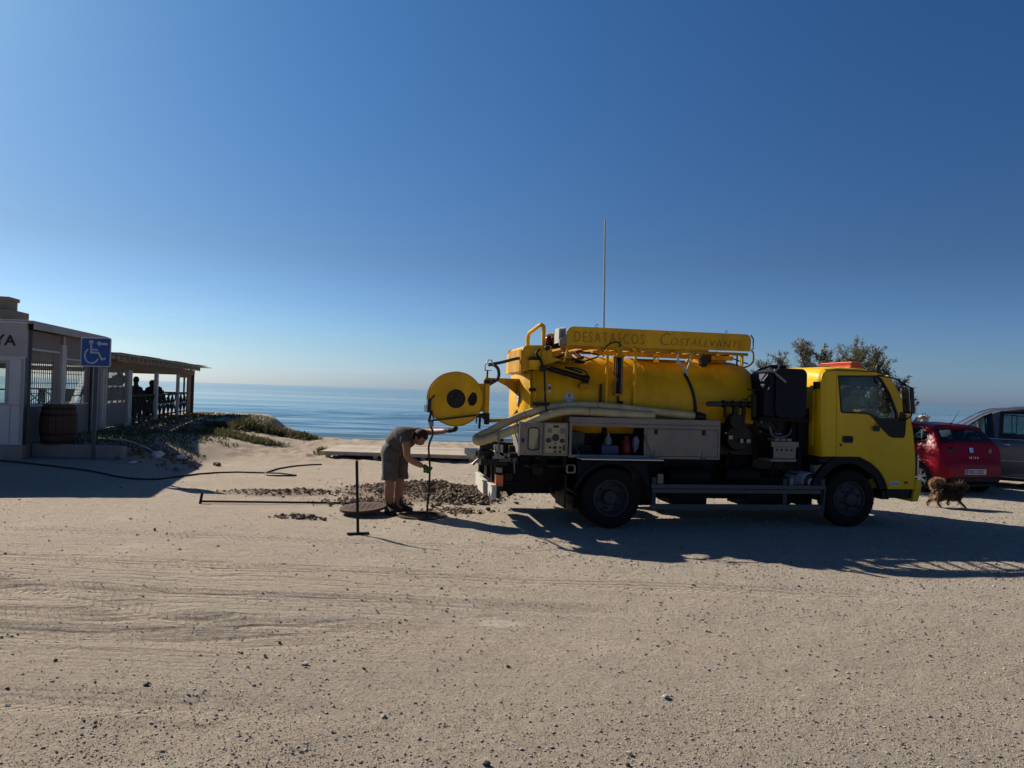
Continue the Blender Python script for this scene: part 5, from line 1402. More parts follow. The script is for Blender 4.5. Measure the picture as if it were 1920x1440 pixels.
# swing-out reel ----------------------------------------------------------
RX, RZ, RR, RYF, RYB = -2.025, 1.61, 0.347, 0.30, 0.62
reel = bpy.data.objects.new('hose_reel', None); COL.objects.link(reel); reel.parent = truck; reel.empty_display_size = 0.1
def disc(y, hole, name):
    hs = [circle2(RX - 0.0, RZ + 0.005, 0.122, 28)] if hole else []
    if hole: hs.append([(RX + 0.147, RZ - 0.01), (RX + 0.172, RZ + 0.045), (RX + 0.205, RZ + 0.095), (RX + 0.25, RZ + 0.09), (RX + 0.275, RZ + 0.04), (RX + 0.27, RZ - 0.03), (RX + 0.235, RZ - 0.08), (RX + 0.18, RZ - 0.08)])
    o = MB().plate(circle2(RX, RZ, RR, 64), hs, y, y + 0.008).build(name, M['yellow'], reel)
    return o
disc(RYF, True, 'reel_flange'); disc(RYB, False, 'reel_flange')
for y in (RYF, RYB + 0.008):
    MB().tube([(RX + RR * math.cos(a), y, RZ + RR * math.sin(a)) for a in [2 * math.pi * k / 64 for k in range(64)]], 0.007, 6, closed=True).build('flange_lip', M['yellow_dark'], reel)
MB().lathe([(0.15, RYF + 0.056), (0.15, RYB - 0.004)], (RX, 0, RZ), 'Y', 32).build('reel_drum', M['yellow_dark'], reel, smooth=40)
b = MB()
for k in range(11):
    y = RYF + 0.03 + k * 0.027
    for r in (0.175, 0.205, 0.235):
        b.tube([(RX + r * math.cos(a), y, RZ + r * math.sin(a)) for a in [2 * math.pi * q / 36 for q in range(36)]], 0.0135, 6, closed=True)
b.build('wound_hose', M['cable'], reel, smooth=60)
b = MB()
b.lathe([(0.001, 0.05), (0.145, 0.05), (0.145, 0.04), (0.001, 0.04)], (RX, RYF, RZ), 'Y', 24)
b.cyl((RX, RYF - 0.03, RZ), (RX, RYF + 0.04, RZ), 0.022, n=12); b.box(RX + 0.15, RX + 0.27, RYF + 0.03, RYF + 0.05, RZ - 0.08, RZ + 0.09)
for k in range(5): a = k * 1.3; b.cyl((RX + 0.07 * math.cos(a), RYF - 0.0, RZ + 0.07 * math.sin(a)), (RX + 0.07 * math.cos(a), RYF + 0.04, RZ + 0.07 * math.sin(a)), 0.016, n=8)
b.cyl((RX + 0.19, RYF + 0.03, RZ - 0.01), (RX + 0.19, RYF - 0.01, RZ - 0.01), 0.014, n=8); b.cyl((RX + 0.21, RYF + 0.03, RZ + 0.045), (RX + 0.21, RYF, RZ + 0.045), 0.02, n=10)
b.build('reel_hub', M['ink'], reel, smooth=35)  # dark motor hub, its recess painted black as if in shade
MB().box(RX + 0.01, RX + 0.06, RYF + 0.02, RYF + 0.036, RZ + 0.02, RZ + 0.07).build('rusty_plate', M['rust'], reel, bevel=0.005)
b = MB()
b.box(-1.745, -1.66, RYF + 0.02, RYB, 1.455, 1.82)
b.build('reel_bracket', M['yellow_dark'], reel, bevel=0.006)
MB().cyl((-1.62, 0.36, 1.43), (-1.62, 0.36, 1.83), 0.038, n=18).build('swivel_post', M['yellow'], reel, smooth=40)
b = MB()
b.beam((-1.60, 0.40, 1.875), (-1.06, 0.80, 1.885), 0.05, 0.045)
b.plate([(-1.47, 1.862), (-1.05, 1.872), (-1.05, 1.62), (-1.32, 1.80)], (), 0, 0.012, fn=lambda x, z, t: (x, 0.40 + (x + 1.60) * 0.74 + t, z))
b.beam((-1.58, 0.40, 1.335), (-1.06, 0.80, 1.36), 0.05, 0.04)
b.plate([(-1.35, 1.34), (-1.05, 1.34), (-1.05, 1.60), (-1.20, 1.42)], (), 0, 0.012, fn=lambda x, z, t: (x, 0.40 + (x + 1.60) * 0.74 + t, z))
b.box(-1.65, -1.59, 0.33, 0.42, 1.85, 1.90)
b.build('reel_arm', M['yellow_dark'], reel, bevel=0.003)
b = MB()
b.cyl((-1.62, 0.36, 1.82), (-1.62, 0.36, 1.87), 0.045, n=16); b.cyl((-1.62, 0.36, 1.36), (-1.62, 0.36, 1.44), 0.048, n=16)
b.cyl((-1.61, 0.36, 1.29), (-1.61, 0.36, 1.36), 0.035, n=14); b.cyl((-1.62, 0.36, 1.9), (-1.618, 0.36, 2.0), 0.012, n=8)
b.box(-1.76, -1.60, 0.33, 0.40, 1.375, 1.43)
b.cyl((-1.70, 0.34, 1.38), (-1.705, 0.34, 1.235), 0.016, n=8); b.cyl((-1.745, 0.34, 1.38), (-1.745, 0.34, 1.30), 0.008, n=6)
b.build('swivel_bearing', M['oily'], reel, smooth=40)
b = MB()  # hose guide frame at the far left
b.beam((-1.76, 0.27, 1.41), (-2.34, 0.27, 1.325), 0.02, 0.022)
b.beam((-2.37, 0.27, 1.315), (-2.345, 0.27, 1.435), 0.02, 0.02); b.beam((-2.30, 0.27, 1.33), (-2.335, 0.27, 1.435), 0.016, 0.016)
b.box(-2.385, -2.345, 0.26, 0.5, 1.43, 1.60); b.beam((-2.36, 0.3, 1.58), (-2.30, 0.3, 1.65), 0.02, 0.02)
b.build('hose_guide', M['ink'], reel)
MB().lathe([(0.001, 0), (0.025, 0), (0.027, 0.01), (0.027, 0.065), (0.001, 0.07)], (-2.33, 0.27, 1.25), 'Z', 14).build('guide_roller', M['alu'], reel, smooth=40)
b = MB()
for k in range(4): b.cyl((-2.425 + k * 0.018, 0.27, 1.445), (-2.425 + k * 0.018, 0.27, 1.525), 0.0035, n=6)
for k in range(4): b.cyl((-2.43, 0.27, 1.447 + k * 0.025), (-2.365, 0.27, 1.447 + k * 0.025), 0.0035, n=6)
b.build('guide_cage', M['steel'], reel)
# hydraulic pipe looping over the reel arm
b = MB()
b.tube(spline([(-1.05, 0.55, 2.20), (-1.23, 0.52, 2.165), (-1.40, 0.48, 2.115), (-1.53, 0.44, 2.085), (-1.60, 0.42, 2.065)], 6), 0.021, 10)
b.tube(spline([(-1.60, 0.42, 2.075), (-1.53, 0.43, 2.07), (-1.475, 0.43, 2.03), (-1.455, 0.43, 1.95), (-1.48, 0.42, 1.88), (-1.54, 0.41, 1.84), (-1.60, 0.40, 1.80)], 6), 0.022, 10)
b.build('feed_hose', M['rim'], truck, smooth=60)
b = MB()
b.tube([(-1.645, 0.40, 2.0), (-1.645, 0.40, 2.07), (-1.60, 0.40, 2.135), (-1.565, 0.40, 2.13), (-1.535, 0.40, 2.06)], 0.009, 7); b.cyl((-1.655, 0.4, 1.995), (-1.56, 0.4, 1.995), 0.006, n=6)
b.build('hose_hook', M['alu_light'], truck, smooth=60)

# things kept in the open bay of the tool box -------------------------------
def at_truck(o):
    o.matrix_world = TW; return o
o = MB().plate(rrect(-0.10, 0.13, 0.932, 1.06, 0.03), (), 0.16, 0.34).cyl((-0.05, 0.25, 1.06), (-0.05, 0.25, 1.09), 0.02, n=12).build('jerrycan', M['blue'], None, bevel=0.015)
tag(at_truck(o), 'blue plastic jerrycan lying in the open tool box of the truck', 'jerrycan')
o = MB().lathe([(0.001, 0), (0.07, 0), (0.075, 0.01), (0.07, 0.17), (0.03, 0.22), (0.03, 0.25), (0.001, 0.25)], (0.27, 0.26, 0.935), 'Z', 18).build('bottle', M['red'], None, smooth=40)
tag(at_truck(o), 'red plastic bottle standing at the right end of the open tool box', 'bottle')
b = MB(); b.v = []; 
pts = [(0.33, 0.14, 1.16), (0.37, 0.13, 1.20), (0.41, 0.15, 1.13), (0.39, 0.13, 1.03), (0.35, 0.14, 0.96), (0.33, 0.15, 1.05)]
b.plate([(p[0], p[2]) for p in pts], (), 0.13, 0.20)
o = b.build('rag', mat('pale_blue_cloth', (0.22, 0.25, 0.36), 0.9, 0, 0.15, 12, 0.004, 30), None, bevel=0.012)
tag(at_truck(o), 'pale blue rag hanging at the right side of the open tool box', 'rag')
o = MB().tube(spline([(-0.42, 0.2, 0.95), (-0.36, 0.18, 1.0), (-0.25, 0.2, 0.99), (-0.2, 0.24, 0.95), (-0.3, 0.28, 0.95), (-0.4, 0.25, 0.97), (-0.35, 0.2, 1.04), (-0.22, 0.22, 1.03)], 6), 0.016, 8).build('coiled_hose', M['cable'], None, smooth=60)
tag(at_truck(o), 'dark short hose coiled in the left end of the open tool box', 'hose')
o = MB().lathe([(0.001, 0), (0.05, 0), (0.05, 0.20), (0.02, 0.24), (0.02, 0.27), (0.001, 0.27)], (0.06, 0.40, 0.935), 'Z', 14).build('bottle', M['lens_clear'], None, smooth=40)
tag(at_truck(o), 'clear bottle standing behind the blue jerrycan in the tool box', 'bottle')
o = MB().box(-0.52, -0.30, 0.30, 0.50, 0.932, 1.22).build('crate', mat('dark_crate', (0.10, 0.09, 0.08), 0.8), None, bevel=0.006)
tag(at_truck(o), 'dark grey crate standing in the left end of the open tool box', 'crate')
# ------------------------------------------------------------------ beach restaurant on the left
SD = Vector((-0.2325, 0.9726, 0)); BRZ = math.atan2(SD.y, SD.x)
rest = thing('beach_restaurant', 'single-storey beach restaurant with lettering on its front and a long roofed sea terrace', 'building', (-8.95, 13.7, 0.0), BRZ)
# local x runs along the side wall towards the sea, local y inwards (to the left)
def part(name, m, fn, parent=None, bevel=0.0, smooth=None):
    b = MB(); fn(b); return b.build(name, m, parent or rest, bevel=bevel, smooth=smooth)
DEP = 6.0
part('floor_slab', M['concrete'], lambda b: b.box(0.02, 17.1, 0.05, DEP, 0.05, 0.46))
part('front_plinth', M['concrete'], lambda b: b.box(-0.12, 0.03, -0.06, 6, 0.0, 0.47), bevel=0.01)
front = part('front_wall', M['facade_white'], lambda b: b.plate([(0, 0.47), (6, 0.47), (6, 2.06), (0, 2.06)], [[(0.28, 1.22), (1.6, 1.22), (1.6, 1.98), (0.28, 1.98)]], 0.0, 0.05, fn=lambda p, q, t: (t, p, q)))
part('front_window', M['glass_dark'], lambda b: b.box(0.02, 0.028, 0.27, 1.61, 1.21, 1.99), front)
part('window_frame', M['facade'], lambda b: b.plate([(0.25, 1.19), (1.63, 1.19), (1.63, 2.01), (0.25, 2.01)], [[(0.30, 1.24), (1.58, 1.24), (1.58, 1.96), (0.30, 1.96)]], -0.015, 0.0, fn=lambda p, q, t: (t, p, q)), front)
part('corner_strip', M['facade'], lambda b: (b.box(-0.012, 0.0, 0.0, 0.055, 0.50, 2.05), b.box(-0.012, 0.0, 0.06, 6, 1.19, 1.205), b.box(-0.010, 0.0, 0.20, 0.212, 0.5, 1.19)), front)
fas = part('sign_fascia', M['facade'], lambda b: b.box(-0.03, 0.06, -0.02, 6, 2.07, 2.70), bevel=0.004)
part('fascia_trim', M['facade_white'], lambda b: (b.box(-0.045, 0.075, -0.035, 6, 2.70, 2.725), b.box(-0.04, -0.028, -0.02, 6, 2.05, 2.085)), fas)
# name lettering: its last letters reach into view (front faces local -x)
tx_ = text_obj('lettering', 'LA PLAYA', 0.265, M['ink'], rest, (-0.034, 0.44, 2.29), (R_(90), 0, R_(-90)), 0.004, align='RIGHT', spacing=1.05, bold=0.006)
tx_.location.y = 0.15
# near side wall: posts, canvas, clear plastic windows
def canvas_bay(x0, x1, zt, zb, wx0, wx1, wz0, wz1):
    part('awning_panel', M['canvas'], lambda b: b.plate([(x0, zb), (x1, zb), (x1, zt), (x0, zt)], [[(wx0, wz0), (wx1, wz0), (wx1, wz1), (wx0, wz1)]], 0.05, 0.07))
    part('plastic_window', M['plastic_clear'], lambda b: b.box(wx0 - 0.01, wx1 + 0.01, 0.058, 0.062, wz0 - 0.01, wz1 + 0.01))
    part('panel_bar', M['facade_white'], lambda b: (b.box(x0, x1, 0.03, 0.05, wz1 + 0.01, wz1 + 0.045), b.box(x0, x1, 0.03, 0.05, wz0 - 0.045, wz0 - 0.01)))
canvas_bay(0.18, 1.86, 2.60, 0.50, 0.40, 1.60, 1.20, 2.22)
canvas_bay(2.25, 3.86, 2.62, 0.50, 2.36, 3.60, 1.18, 2.10)
part('awning_panel', M['canvas'], lambda b: (b.box(1.86, 2.25, 0.06, 0.075, 0.5, 2.62), b.box(0.1, 4.6, 0.08, 0.10, 2.55, 2.70)))
part('corner_post', M['galv'], lambda b: (b.box(0.02, 0.20, 0.0, 0.09, 0.45, 2.60), b.cyl((0.26, 0.01, 0.5), (0.26, 0.01, 2.6), 0.035, n=10)), bevel=0.004)
part('roller_post', M['white'], lambda b: (b.box(1.95, 2.20, 0.0, 0.10, 1.16, 2.42), b.box(2.0, 2.06, -0.01, 0.0, 2.42, 2.60), b.box(1.98, 2.1, 0.02, 0.1, 0.5, 1.16)), bevel=0.006)
part('wide_post', M['facade'], lambda b: (b.box(3.90, 4.60, 0.02, 0.10, 0.50, 2.6), b.box(4.62, 4.70, -0.01, 0.10, 0.5, 2.3)), bevel=0.004)
part('drain_pipe', M['rim'], lambda b: b.cyl((3.84, -0.02, 0.5), (3.84, -0.02, 2.6), 0.03, n=10), smooth=60)
part('front_roof', M['roof_metal'], lambda b: (b.box(-0.02, 4.55, -0.12, DEP, 2.705, 2.76)), bevel=0.004)
part('roof_gutter', M['facade'], lambda b: b.box(0.0, 4.55, -0.17, -0.12, 2.60, 2.745), bevel=0.004)
part('roof_beam', M['wood_dark'], lambda b: (b.box(0.2, 4.5, 0.08, 0.14, 2.56, 2.70), b.box(0.2, 4.5, 2.9, 3.0, 2.56, 2.70)))
part('roof_pipe', M['roof_metal'], lambda b: b.cyl((4.3, 0.6, 2.56), (5.2, 0.3, 2.62), 0.025, n=8))
chim = part('chimney', M['beige'], lambda b: (b.box(3.2, 4.2, 1.45, 2.45, 2.76, 3.20), b.box(3.45, 4.0, 1.62, 2.15, 3.20, 3.48)), bevel=0.01)
part('chimney_cap', M['beige'], lambda b: b.box(3.42, 4.03, 1.59, 2.18, 3.42, 3.50), chim)
# terrace
part('terrace_roof', M['roof_metal'], lambda b: [b.box(4.6, 17.2, -0.35 + k * 0.42, -0.02 + k * 0.42, 2.34 + (k % 2) * 0.02, 2.37 + (k % 2) * 0.02) for k in range(15)])
b = MB()
for k in range(26):
    x = 4.7 + k * 0.49; b.box(x, x + 0.07, -0.25, DEP, 2.24, 2.335)
b.build('rafters', M['wood_grey'], rest)
for k in range(6):
    z = 2.375; x = 4.7 + k * 2.1
    part('roof_sheet', M['roof_metal'], lambda b: b.box(x, x + 2.0 + 0.08 * (k % 3), -0.42 - 0.03 * (k % 2), 0.5, z + 0.006 * (k % 2), z + 0.02 + 0.006 * (k % 2)))
part('roof_tip', M['roof_metal'], lambda b: b.box(16.9, 18.9, -0.40, 0.6, 2.34, 2.36))
# scalloped reed fringe under the edge
b = MB()
for k in range(90):
    x = 5.0 + k * 0.132; h = 0.03 + 0.05 * rnd.random()
    b.box(x, x + 0.11, -0.27, -0.255, 2.235 - h, 2.24)
o_ = b.build('reed_fringe', M['beige'], rest); o_['kind'] = 'stuff'
part('terrace_beam', M['wood_brown'], lambda b: b.box(4.72, 17.0, -0.05, 0.10, 2.0, 2.20), bevel=0.01)
part('terrace_beam', M['wood_brown'], lambda b: b.box(4.72, 17.0, DEP - 0.1, DEP, 2.0, 2.20), bevel=0.01)
part('terrace_beam', M['wood_brown'], lambda b: b.box(16.9, 17.02, 0.1, DEP - 0.1, 2.0, 2.18), bevel=0.01)
part('terrace_awning', M['canvas'], lambda b: b.plate([(5.2, 0.55), (7.15, 0.55), (7.15, 2.0), (5.2, 2.0)], [[(5.33, 1.12), (6.95, 1.12), (6.95, 1.96), (5.33, 1.96)]], 0.02, 0.04))
part('plastic_window', M['plastic_clear'], lambda b: b.box(5.32, 6.96, 0.028, 0.032, 1.11, 1.97))
for (x, w) in ((4.80, 0.10), (5.05, 0.06), (7.22, 0.16), (7.44, 0.08), (10.62, 0.20), (14.05, 0.16), (17.0, 0.14)):
    part('terrace_post', M['white'] if x < 16 else M['wood_dark'], lambda b: b.box(x - w / 2, x + w / 2, -0.03, 0.07, 0.46, 2.0), bevel=0.006)
    if x > 7.3: part('far_post', M['wood_dark'], lambda b: b.box(x - 0.06, x + 0.06, DEP - 0.1, DEP, 0.46, 2.0))
part('end_panel', M['wood_brown'], lambda b: (b.box(15.25, 15.32, 0.0, 0.06, 1.2, 2.0), b.box(15.9, 16.6, 0.01, 0.05, 0.46, 2.0)), bevel=0.004)
part('door_lintel', M['wood_brown'], lambda b: b.box(14.1, 16.0, -0.02, 0.06, 1.88, 1.99))
# wire grid seen through the plastic windows (fence panels inside)
for (xa, xb, za, zb_) in ((0.3, 1.75, 1.1, 2.05), (2.3, 3.8, 1.1, 2.05), (5.2, 7.1, 1.05, 1.98)):
    b = MB()
    k = 0
    while xa + k * 0.11 < xb: b.box(xa + k * 0.11, xa + k * 0.11 + 0.012, 0.12, 0.132, za, zb_); k += 1
    for z in np.arange(za + 0.1, zb_, 0.2): b.box(xa, xb, 0.118, 0.134, z, z + 0.014)
    o_ = b.build('wire_grid', M['iron'], rest); o_['kind'] = 'stuff'
# inside of the enclosed part: dark back counter and clutter below window level
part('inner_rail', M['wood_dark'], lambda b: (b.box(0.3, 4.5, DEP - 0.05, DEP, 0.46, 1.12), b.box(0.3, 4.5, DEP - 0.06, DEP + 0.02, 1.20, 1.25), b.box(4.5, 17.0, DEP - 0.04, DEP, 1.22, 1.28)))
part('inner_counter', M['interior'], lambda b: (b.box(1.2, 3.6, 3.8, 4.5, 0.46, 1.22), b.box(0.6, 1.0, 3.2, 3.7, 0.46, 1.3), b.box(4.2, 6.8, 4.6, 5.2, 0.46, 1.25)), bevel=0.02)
# railing with crossed braces, bay by bay
def railing(xa, xb, y):
    f = thing  # railing bays are parts of the restaurant
    b = MB(); b.box(xa, xb, y - 0.03, y + 0.03, 1.25, 1.31); b.box(xa, xb, y - 0.02, y + 0.02, 0.58, 0.63)
    n = max(1, round((xb - xa) / 0.62)); w = (xb - xa) / n
    r = b.build('railing', M['wood_dark'], rest)
    for k in range(n):
        c = MB(); c.box(xa + k * w - 0.025, xa + k * w + 0.025, y - 0.025, y + 0.025, 0.46, 1.25)
        c.beam((xa + k * w, y, 0.62), (xa + (k + 1) * w, y, 1.26), 0.035, 0.035); c.beam((xa + k * w, y, 1.26), (xa + (k + 1) * w, y, 0.62), 0.035, 0.035)
        c.build('cross_brace', M['wood_dark'], r)
railing(7.5, 10.5, 0.05); railing(10.75, 13.95, 0.05); railing(14.15, 16.9, 0.05)
b = MB(); r_ = b.box(16.97, 17.03, 0.1, DEP, 1.25, 1.31).build('end_railing', M['wood_dark'], rest)
for k in range(9):
    MB().box(16.98, 17.02, 0.1 + k * 0.66, 0.14 + k * 0.66, 0.46, 1.25).beam((17.0, 0.1 + k * 0.66, 0.6), (17.0, 0.76 + k * 0.66, 1.26), 0.035).beam((17.0, 0.1 + k * 0.66, 1.26), (17.0, 0.76 + k * 0.66, 0.6), 0.035).build('cross_brace', M['wood_dark'], r_)
RW = Matrix.Translation((-8.95, 13.7, 0.0)) @ Matrix.Rotation(BRZ, 4, 'Z')

# stone block at the terrace corner
o = MB().plate(rrect(0, 0.85, 0, 0.42, 0.08), (), 0, 0.7).build('stone_block', M['rust'], None, bevel=0.05)
o.matrix_world = RW @ Matrix.Translation((16.9, -0.75, 0.08)); tag(o, 'brown stone block at the seaward corner of the restaurant terrace', 'stone block')

# tables and chairs on the terrace
def make_table(loc, rz, label):
    t = thing('terrace_table', label, 'table', loc, rz, 'tables on the restaurant terrace')
    MB().box(-0.4, 0.4, -0.4, 0.4, 0.70, 0.74).build('table_top', M['wood_dark'], t, bevel=0.01)
    for sx in (-1, 1):
        for sy in (-1, 1): MB().cyl((sx * 0.33, sy * 0.33, 0), (sx * 0.30, sy * 0.30, 0.70), 0.022, n=8).build('leg', M['wood_dark'], t)
    return t
def make_chair(loc, rz, label):
    t = thing('terrace_chair', label, 'chair', loc, rz, 'chairs on the restaurant terrace')
    MB().box(-0.21, 0.21, -0.21, 0.21, 0.43, 0.465).build('seat', M['wood_dark'], t, bevel=0.01)
    MB().box(-0.22, -0.18, -0.21, 0.21, 0.55, 0.92).build('backrest', M['wood_dark'], t, bevel=0.01)
    for sx in (-1, 1):
        for sy in (-1, 1): MB().cyl((sx * 0.19, sy * 0.19, 0), (sx * 0.18, sy * 0.18, 0.44 if sx > 0 else 0.9), 0.016, n=7).build('leg', M['wood_dark'], t)
    return t
def RL(x, y, z=0.46):
    return RW @ Vector((x, y, z))
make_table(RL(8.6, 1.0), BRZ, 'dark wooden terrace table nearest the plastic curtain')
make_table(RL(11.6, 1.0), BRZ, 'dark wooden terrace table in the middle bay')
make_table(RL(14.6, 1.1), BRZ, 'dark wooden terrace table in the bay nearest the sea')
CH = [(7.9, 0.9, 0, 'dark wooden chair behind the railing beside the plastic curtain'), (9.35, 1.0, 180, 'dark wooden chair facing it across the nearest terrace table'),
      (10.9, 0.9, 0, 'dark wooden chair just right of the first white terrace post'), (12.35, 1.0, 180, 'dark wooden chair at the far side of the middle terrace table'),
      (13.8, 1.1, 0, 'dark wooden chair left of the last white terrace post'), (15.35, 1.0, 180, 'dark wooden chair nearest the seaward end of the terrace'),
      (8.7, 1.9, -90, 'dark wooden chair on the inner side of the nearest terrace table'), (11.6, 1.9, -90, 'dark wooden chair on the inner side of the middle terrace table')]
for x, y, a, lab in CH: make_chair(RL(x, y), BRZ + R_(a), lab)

# ------------------------------------------------------------------ people (skin-modifier figures)
def skin(name, verts, edges, radii, m, parent=None, root=0, sub=2, smooth=True):
    me = bpy.data.meshes.new(name + '_cage')
    me.from_pydata([tuple(v) for v in verts], edges, [])
    o = bpy.data.objects.new(name, me); COL.objects.link(o)
    md = o.modifiers.new('skin', 'SKIN'); md.use_smooth_shade = True
    sv = me.skin_vertices[0].data
    for i, r in enumerate(radii):
        sv[i].radius = (r, r) if not isinstance(r, tuple) else r
        sv[i].use_root = (i == root)
    if sub:
        s2 = o.modifiers.new('sub', 'SUBSURF'); s2.levels = sub; s2.render_levels = sub
    bpy.context.view_layer.update()
    dg = bpy.context.evaluated_depsgraph_get()
    me2 = bpy.data.meshes.new_from_object(o.evaluated_get(dg))
    me2.name = name
    o.modifiers.clear(); o.data = me2; bpy.data.meshes.remove(me)
    me2.materials.clear(); me2.materials.append(m)
    me2.polygons.foreach_set('use_smooth', [True] * len(me2.polygons))
    if parent is not None: o.parent = parent
    return o
def chain(pts):
    return [(i, i + 1) for i in range(len(pts) - 1)]
def diner(loc, rz, label, m, head_z=0.0, lean=0.1, standing=False):
    t = thing('person', label, 'person', loc, rz, 'diners on the restaurant terrace')
    s = 0.0 if not standing else 0.36
    V = [(0, 0, 0.52 + s), (lean * 0.5, 0, 0.78 + s), (lean, 0, 0.98 + s), (lean * 1.2, 0, 1.08 + s), (lean * 1.3, 0, 1.16 + s + head_z), (lean * 1.3 + 0.01, 0, 1.27 + s + head_z),
         (lean, 0.17, 0.98 + s), (lean + 0.05, 0.21, 0.74 + s), (lean + 0.28, 0.12, 0.76 + s), (lean, -0.17, 0.98 + s), (lean + 0.05, -0.21, 0.74 + s), (lean + 0.28, -0.12, 0.76 + s),
         (0.0, 0.1, 0.48 + s), (0.0, -0.1, 0.48 + s)]
    E = [(0, 1), (1, 2), (2, 3), (3, 4), (4, 5), (2, 6), (6, 7), (7, 8), (2, 9), (9, 10), (10, 11), (0, 12), (0, 13)]
    Rr = [0.14, 0.14, 0.13, 0.06, 0.09, 0.085, 0.065, 0.045, 0.035, 0.065, 0.045, 0.035, 0.08, 0.08]
    o = len(V)
    if standing: V += [(0, 0.1, 0.48), (0, 0.1, 0.06), (0.1, 0.1, 0.04), (0, -0.1, 0.48), (0, -0.1, 0.06), (0.1, -0.1, 0.04)]
    else: V += [(0.42, 0.1, 0.50), (0.42, 0.1, 0.06), (0.52, 0.1, 0.04), (0.42, -0.1, 0.50), (0.42, -0.1, 0.06), (0.52, -0.1, 0.04)]
    E += [(12, o), (o, o + 1), (o + 1, o + 2), (13, o + 3), (o + 3, o + 4), (o + 4, o + 5)]
    Rr += [0.06, 0.045, 0.04, 0.06, 0.045, 0.04]
    skin('body', V, E, Rr, m, t, 0, 1)
    hr = MB().lathe([(0.001, 0.13), (0.06, 0.115), (0.09, 0.06), (0.098, 0.0), (0.085, -0.05)], (lean * 1.3 - 0.005, 0, 1.22 + s + head_z), 'Z', 14).build('hair', M['hair'], t, smooth=60)
    return t
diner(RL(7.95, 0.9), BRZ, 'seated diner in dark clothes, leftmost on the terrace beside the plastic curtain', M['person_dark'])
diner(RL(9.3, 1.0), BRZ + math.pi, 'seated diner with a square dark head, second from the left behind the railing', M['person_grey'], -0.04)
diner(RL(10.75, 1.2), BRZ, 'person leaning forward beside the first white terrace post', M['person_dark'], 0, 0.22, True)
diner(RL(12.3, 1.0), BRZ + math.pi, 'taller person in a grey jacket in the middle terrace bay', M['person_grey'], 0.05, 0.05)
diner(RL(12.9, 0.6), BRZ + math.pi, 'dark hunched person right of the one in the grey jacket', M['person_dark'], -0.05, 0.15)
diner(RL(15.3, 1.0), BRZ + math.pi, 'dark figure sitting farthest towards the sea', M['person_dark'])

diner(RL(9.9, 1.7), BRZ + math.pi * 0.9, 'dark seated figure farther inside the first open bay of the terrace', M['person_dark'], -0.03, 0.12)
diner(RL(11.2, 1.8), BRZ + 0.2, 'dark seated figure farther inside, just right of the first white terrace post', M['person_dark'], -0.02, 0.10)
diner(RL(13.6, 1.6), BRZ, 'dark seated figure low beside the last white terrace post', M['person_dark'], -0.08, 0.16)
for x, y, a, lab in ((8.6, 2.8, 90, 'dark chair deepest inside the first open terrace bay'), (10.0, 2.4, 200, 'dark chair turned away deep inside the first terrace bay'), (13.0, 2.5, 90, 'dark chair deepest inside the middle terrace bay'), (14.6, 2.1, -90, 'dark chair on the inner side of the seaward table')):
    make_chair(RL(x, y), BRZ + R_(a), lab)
# ------------------------------------------------------------------ barrel, sign, low wall, litter
bar = thing('wooden_barrel', 'large dark wooden barrel standing against the restaurant side wall', 'barrel', (-8.72, 14.42, 0.45))
prof = []
for k in range(12):
    h = 0.76 * k / 11; prof.append((0.27 + 0.055 * math.sin(math.pi * k / 11), h))
for k in range(16):
    a0 = 2 * math.pi * k / 16 + 0.012; a1 = 2 * math.pi * (k + 1) / 16 - 0.012
    b = MB(); vs = []
    for r, h in prof:
        for a in (a0, (a0 + a1) / 2, a1): vs.append((r * math.cos(a), r * math.sin(a), h))
        for a in (a1, (a0 + a1) / 2, a0): vs.append(((r - 0.025) * math.cos(a), (r - 0.025) * math.sin(a), h))
    fs = []
    for i in range(len(prof) - 1):
        for j in range(6): j2 = (j + 1) % 6; fs.append((i * 6 + j, i * 6 + j2, (i + 1) * 6 + j2, (i + 1) * 6 + j))
    fs += [tuple(range(5, -1, -1)), tuple((len(prof) - 1) * 6 + j for j in range(6))]
    b.add(vs, fs).build('stave', M['barrel'], bar, smooth=30)
MB().lathe([(0.001, 0), (0.26, 0), (0.26, 0.03), (0.001, 0.03)], (0, 0, 0.72), 'Z', 24).build('lid', M['barrel'], bar)
for z, r in ((0.06, 0.292), (0.20, 0.315), (0.56, 0.315), (0.69, 0.295)):
    MB().lathe([(r - 0.01, z - 0.02), (r + 0.004, z - 0.02), (r + 0.004, z + 0.02), (r - 0.01, z + 0.02)], (0, 0, 0), 'Z', 28, closed=True).build('hoop', M['iron'], bar, smooth=30)

sgn = thing('parking_sign', 'blue disabled-parking sign with a left arrow on a grey steel post', 'sign', (-7.81, 14.0, zg(-7.81, 14.0)))
SZ = -zg(-7.81, 14.0)
MB().box(-0.033, 0.033, 0.0, 0.035, 0.0, 2.44 + SZ).build('post', M['galv'], sgn, bevel=0.002)
sp = (0.0, 2.205 + SZ + 0.02)
H = 0.275
PF = MB().plate(rrect(sp[0] - 0.285, sp[0] + 0.285, sp[1] - H, sp[1] + H, 0.04), (), -0.022, -0.012).build('sign_plate', M['signgrey'], sgn, bevel=0.002)
MB().plate(rrect(sp[0] - 0.262, sp[0] + 0.262, sp[1] - H + 0.022, sp[1] + H - 0.022, 0.03), (), -0.026, -0.0225).build('blue_field', M['signblue'], sgn)
b = MB()
def SP(u, v):   # symbol coordinates from the photographed sign: u 140..1040, v 240..1050
    return (sp[0] + (u - 590) / 900 * 0.57, sp[1] - (v - 645) / 810 * 0.55)
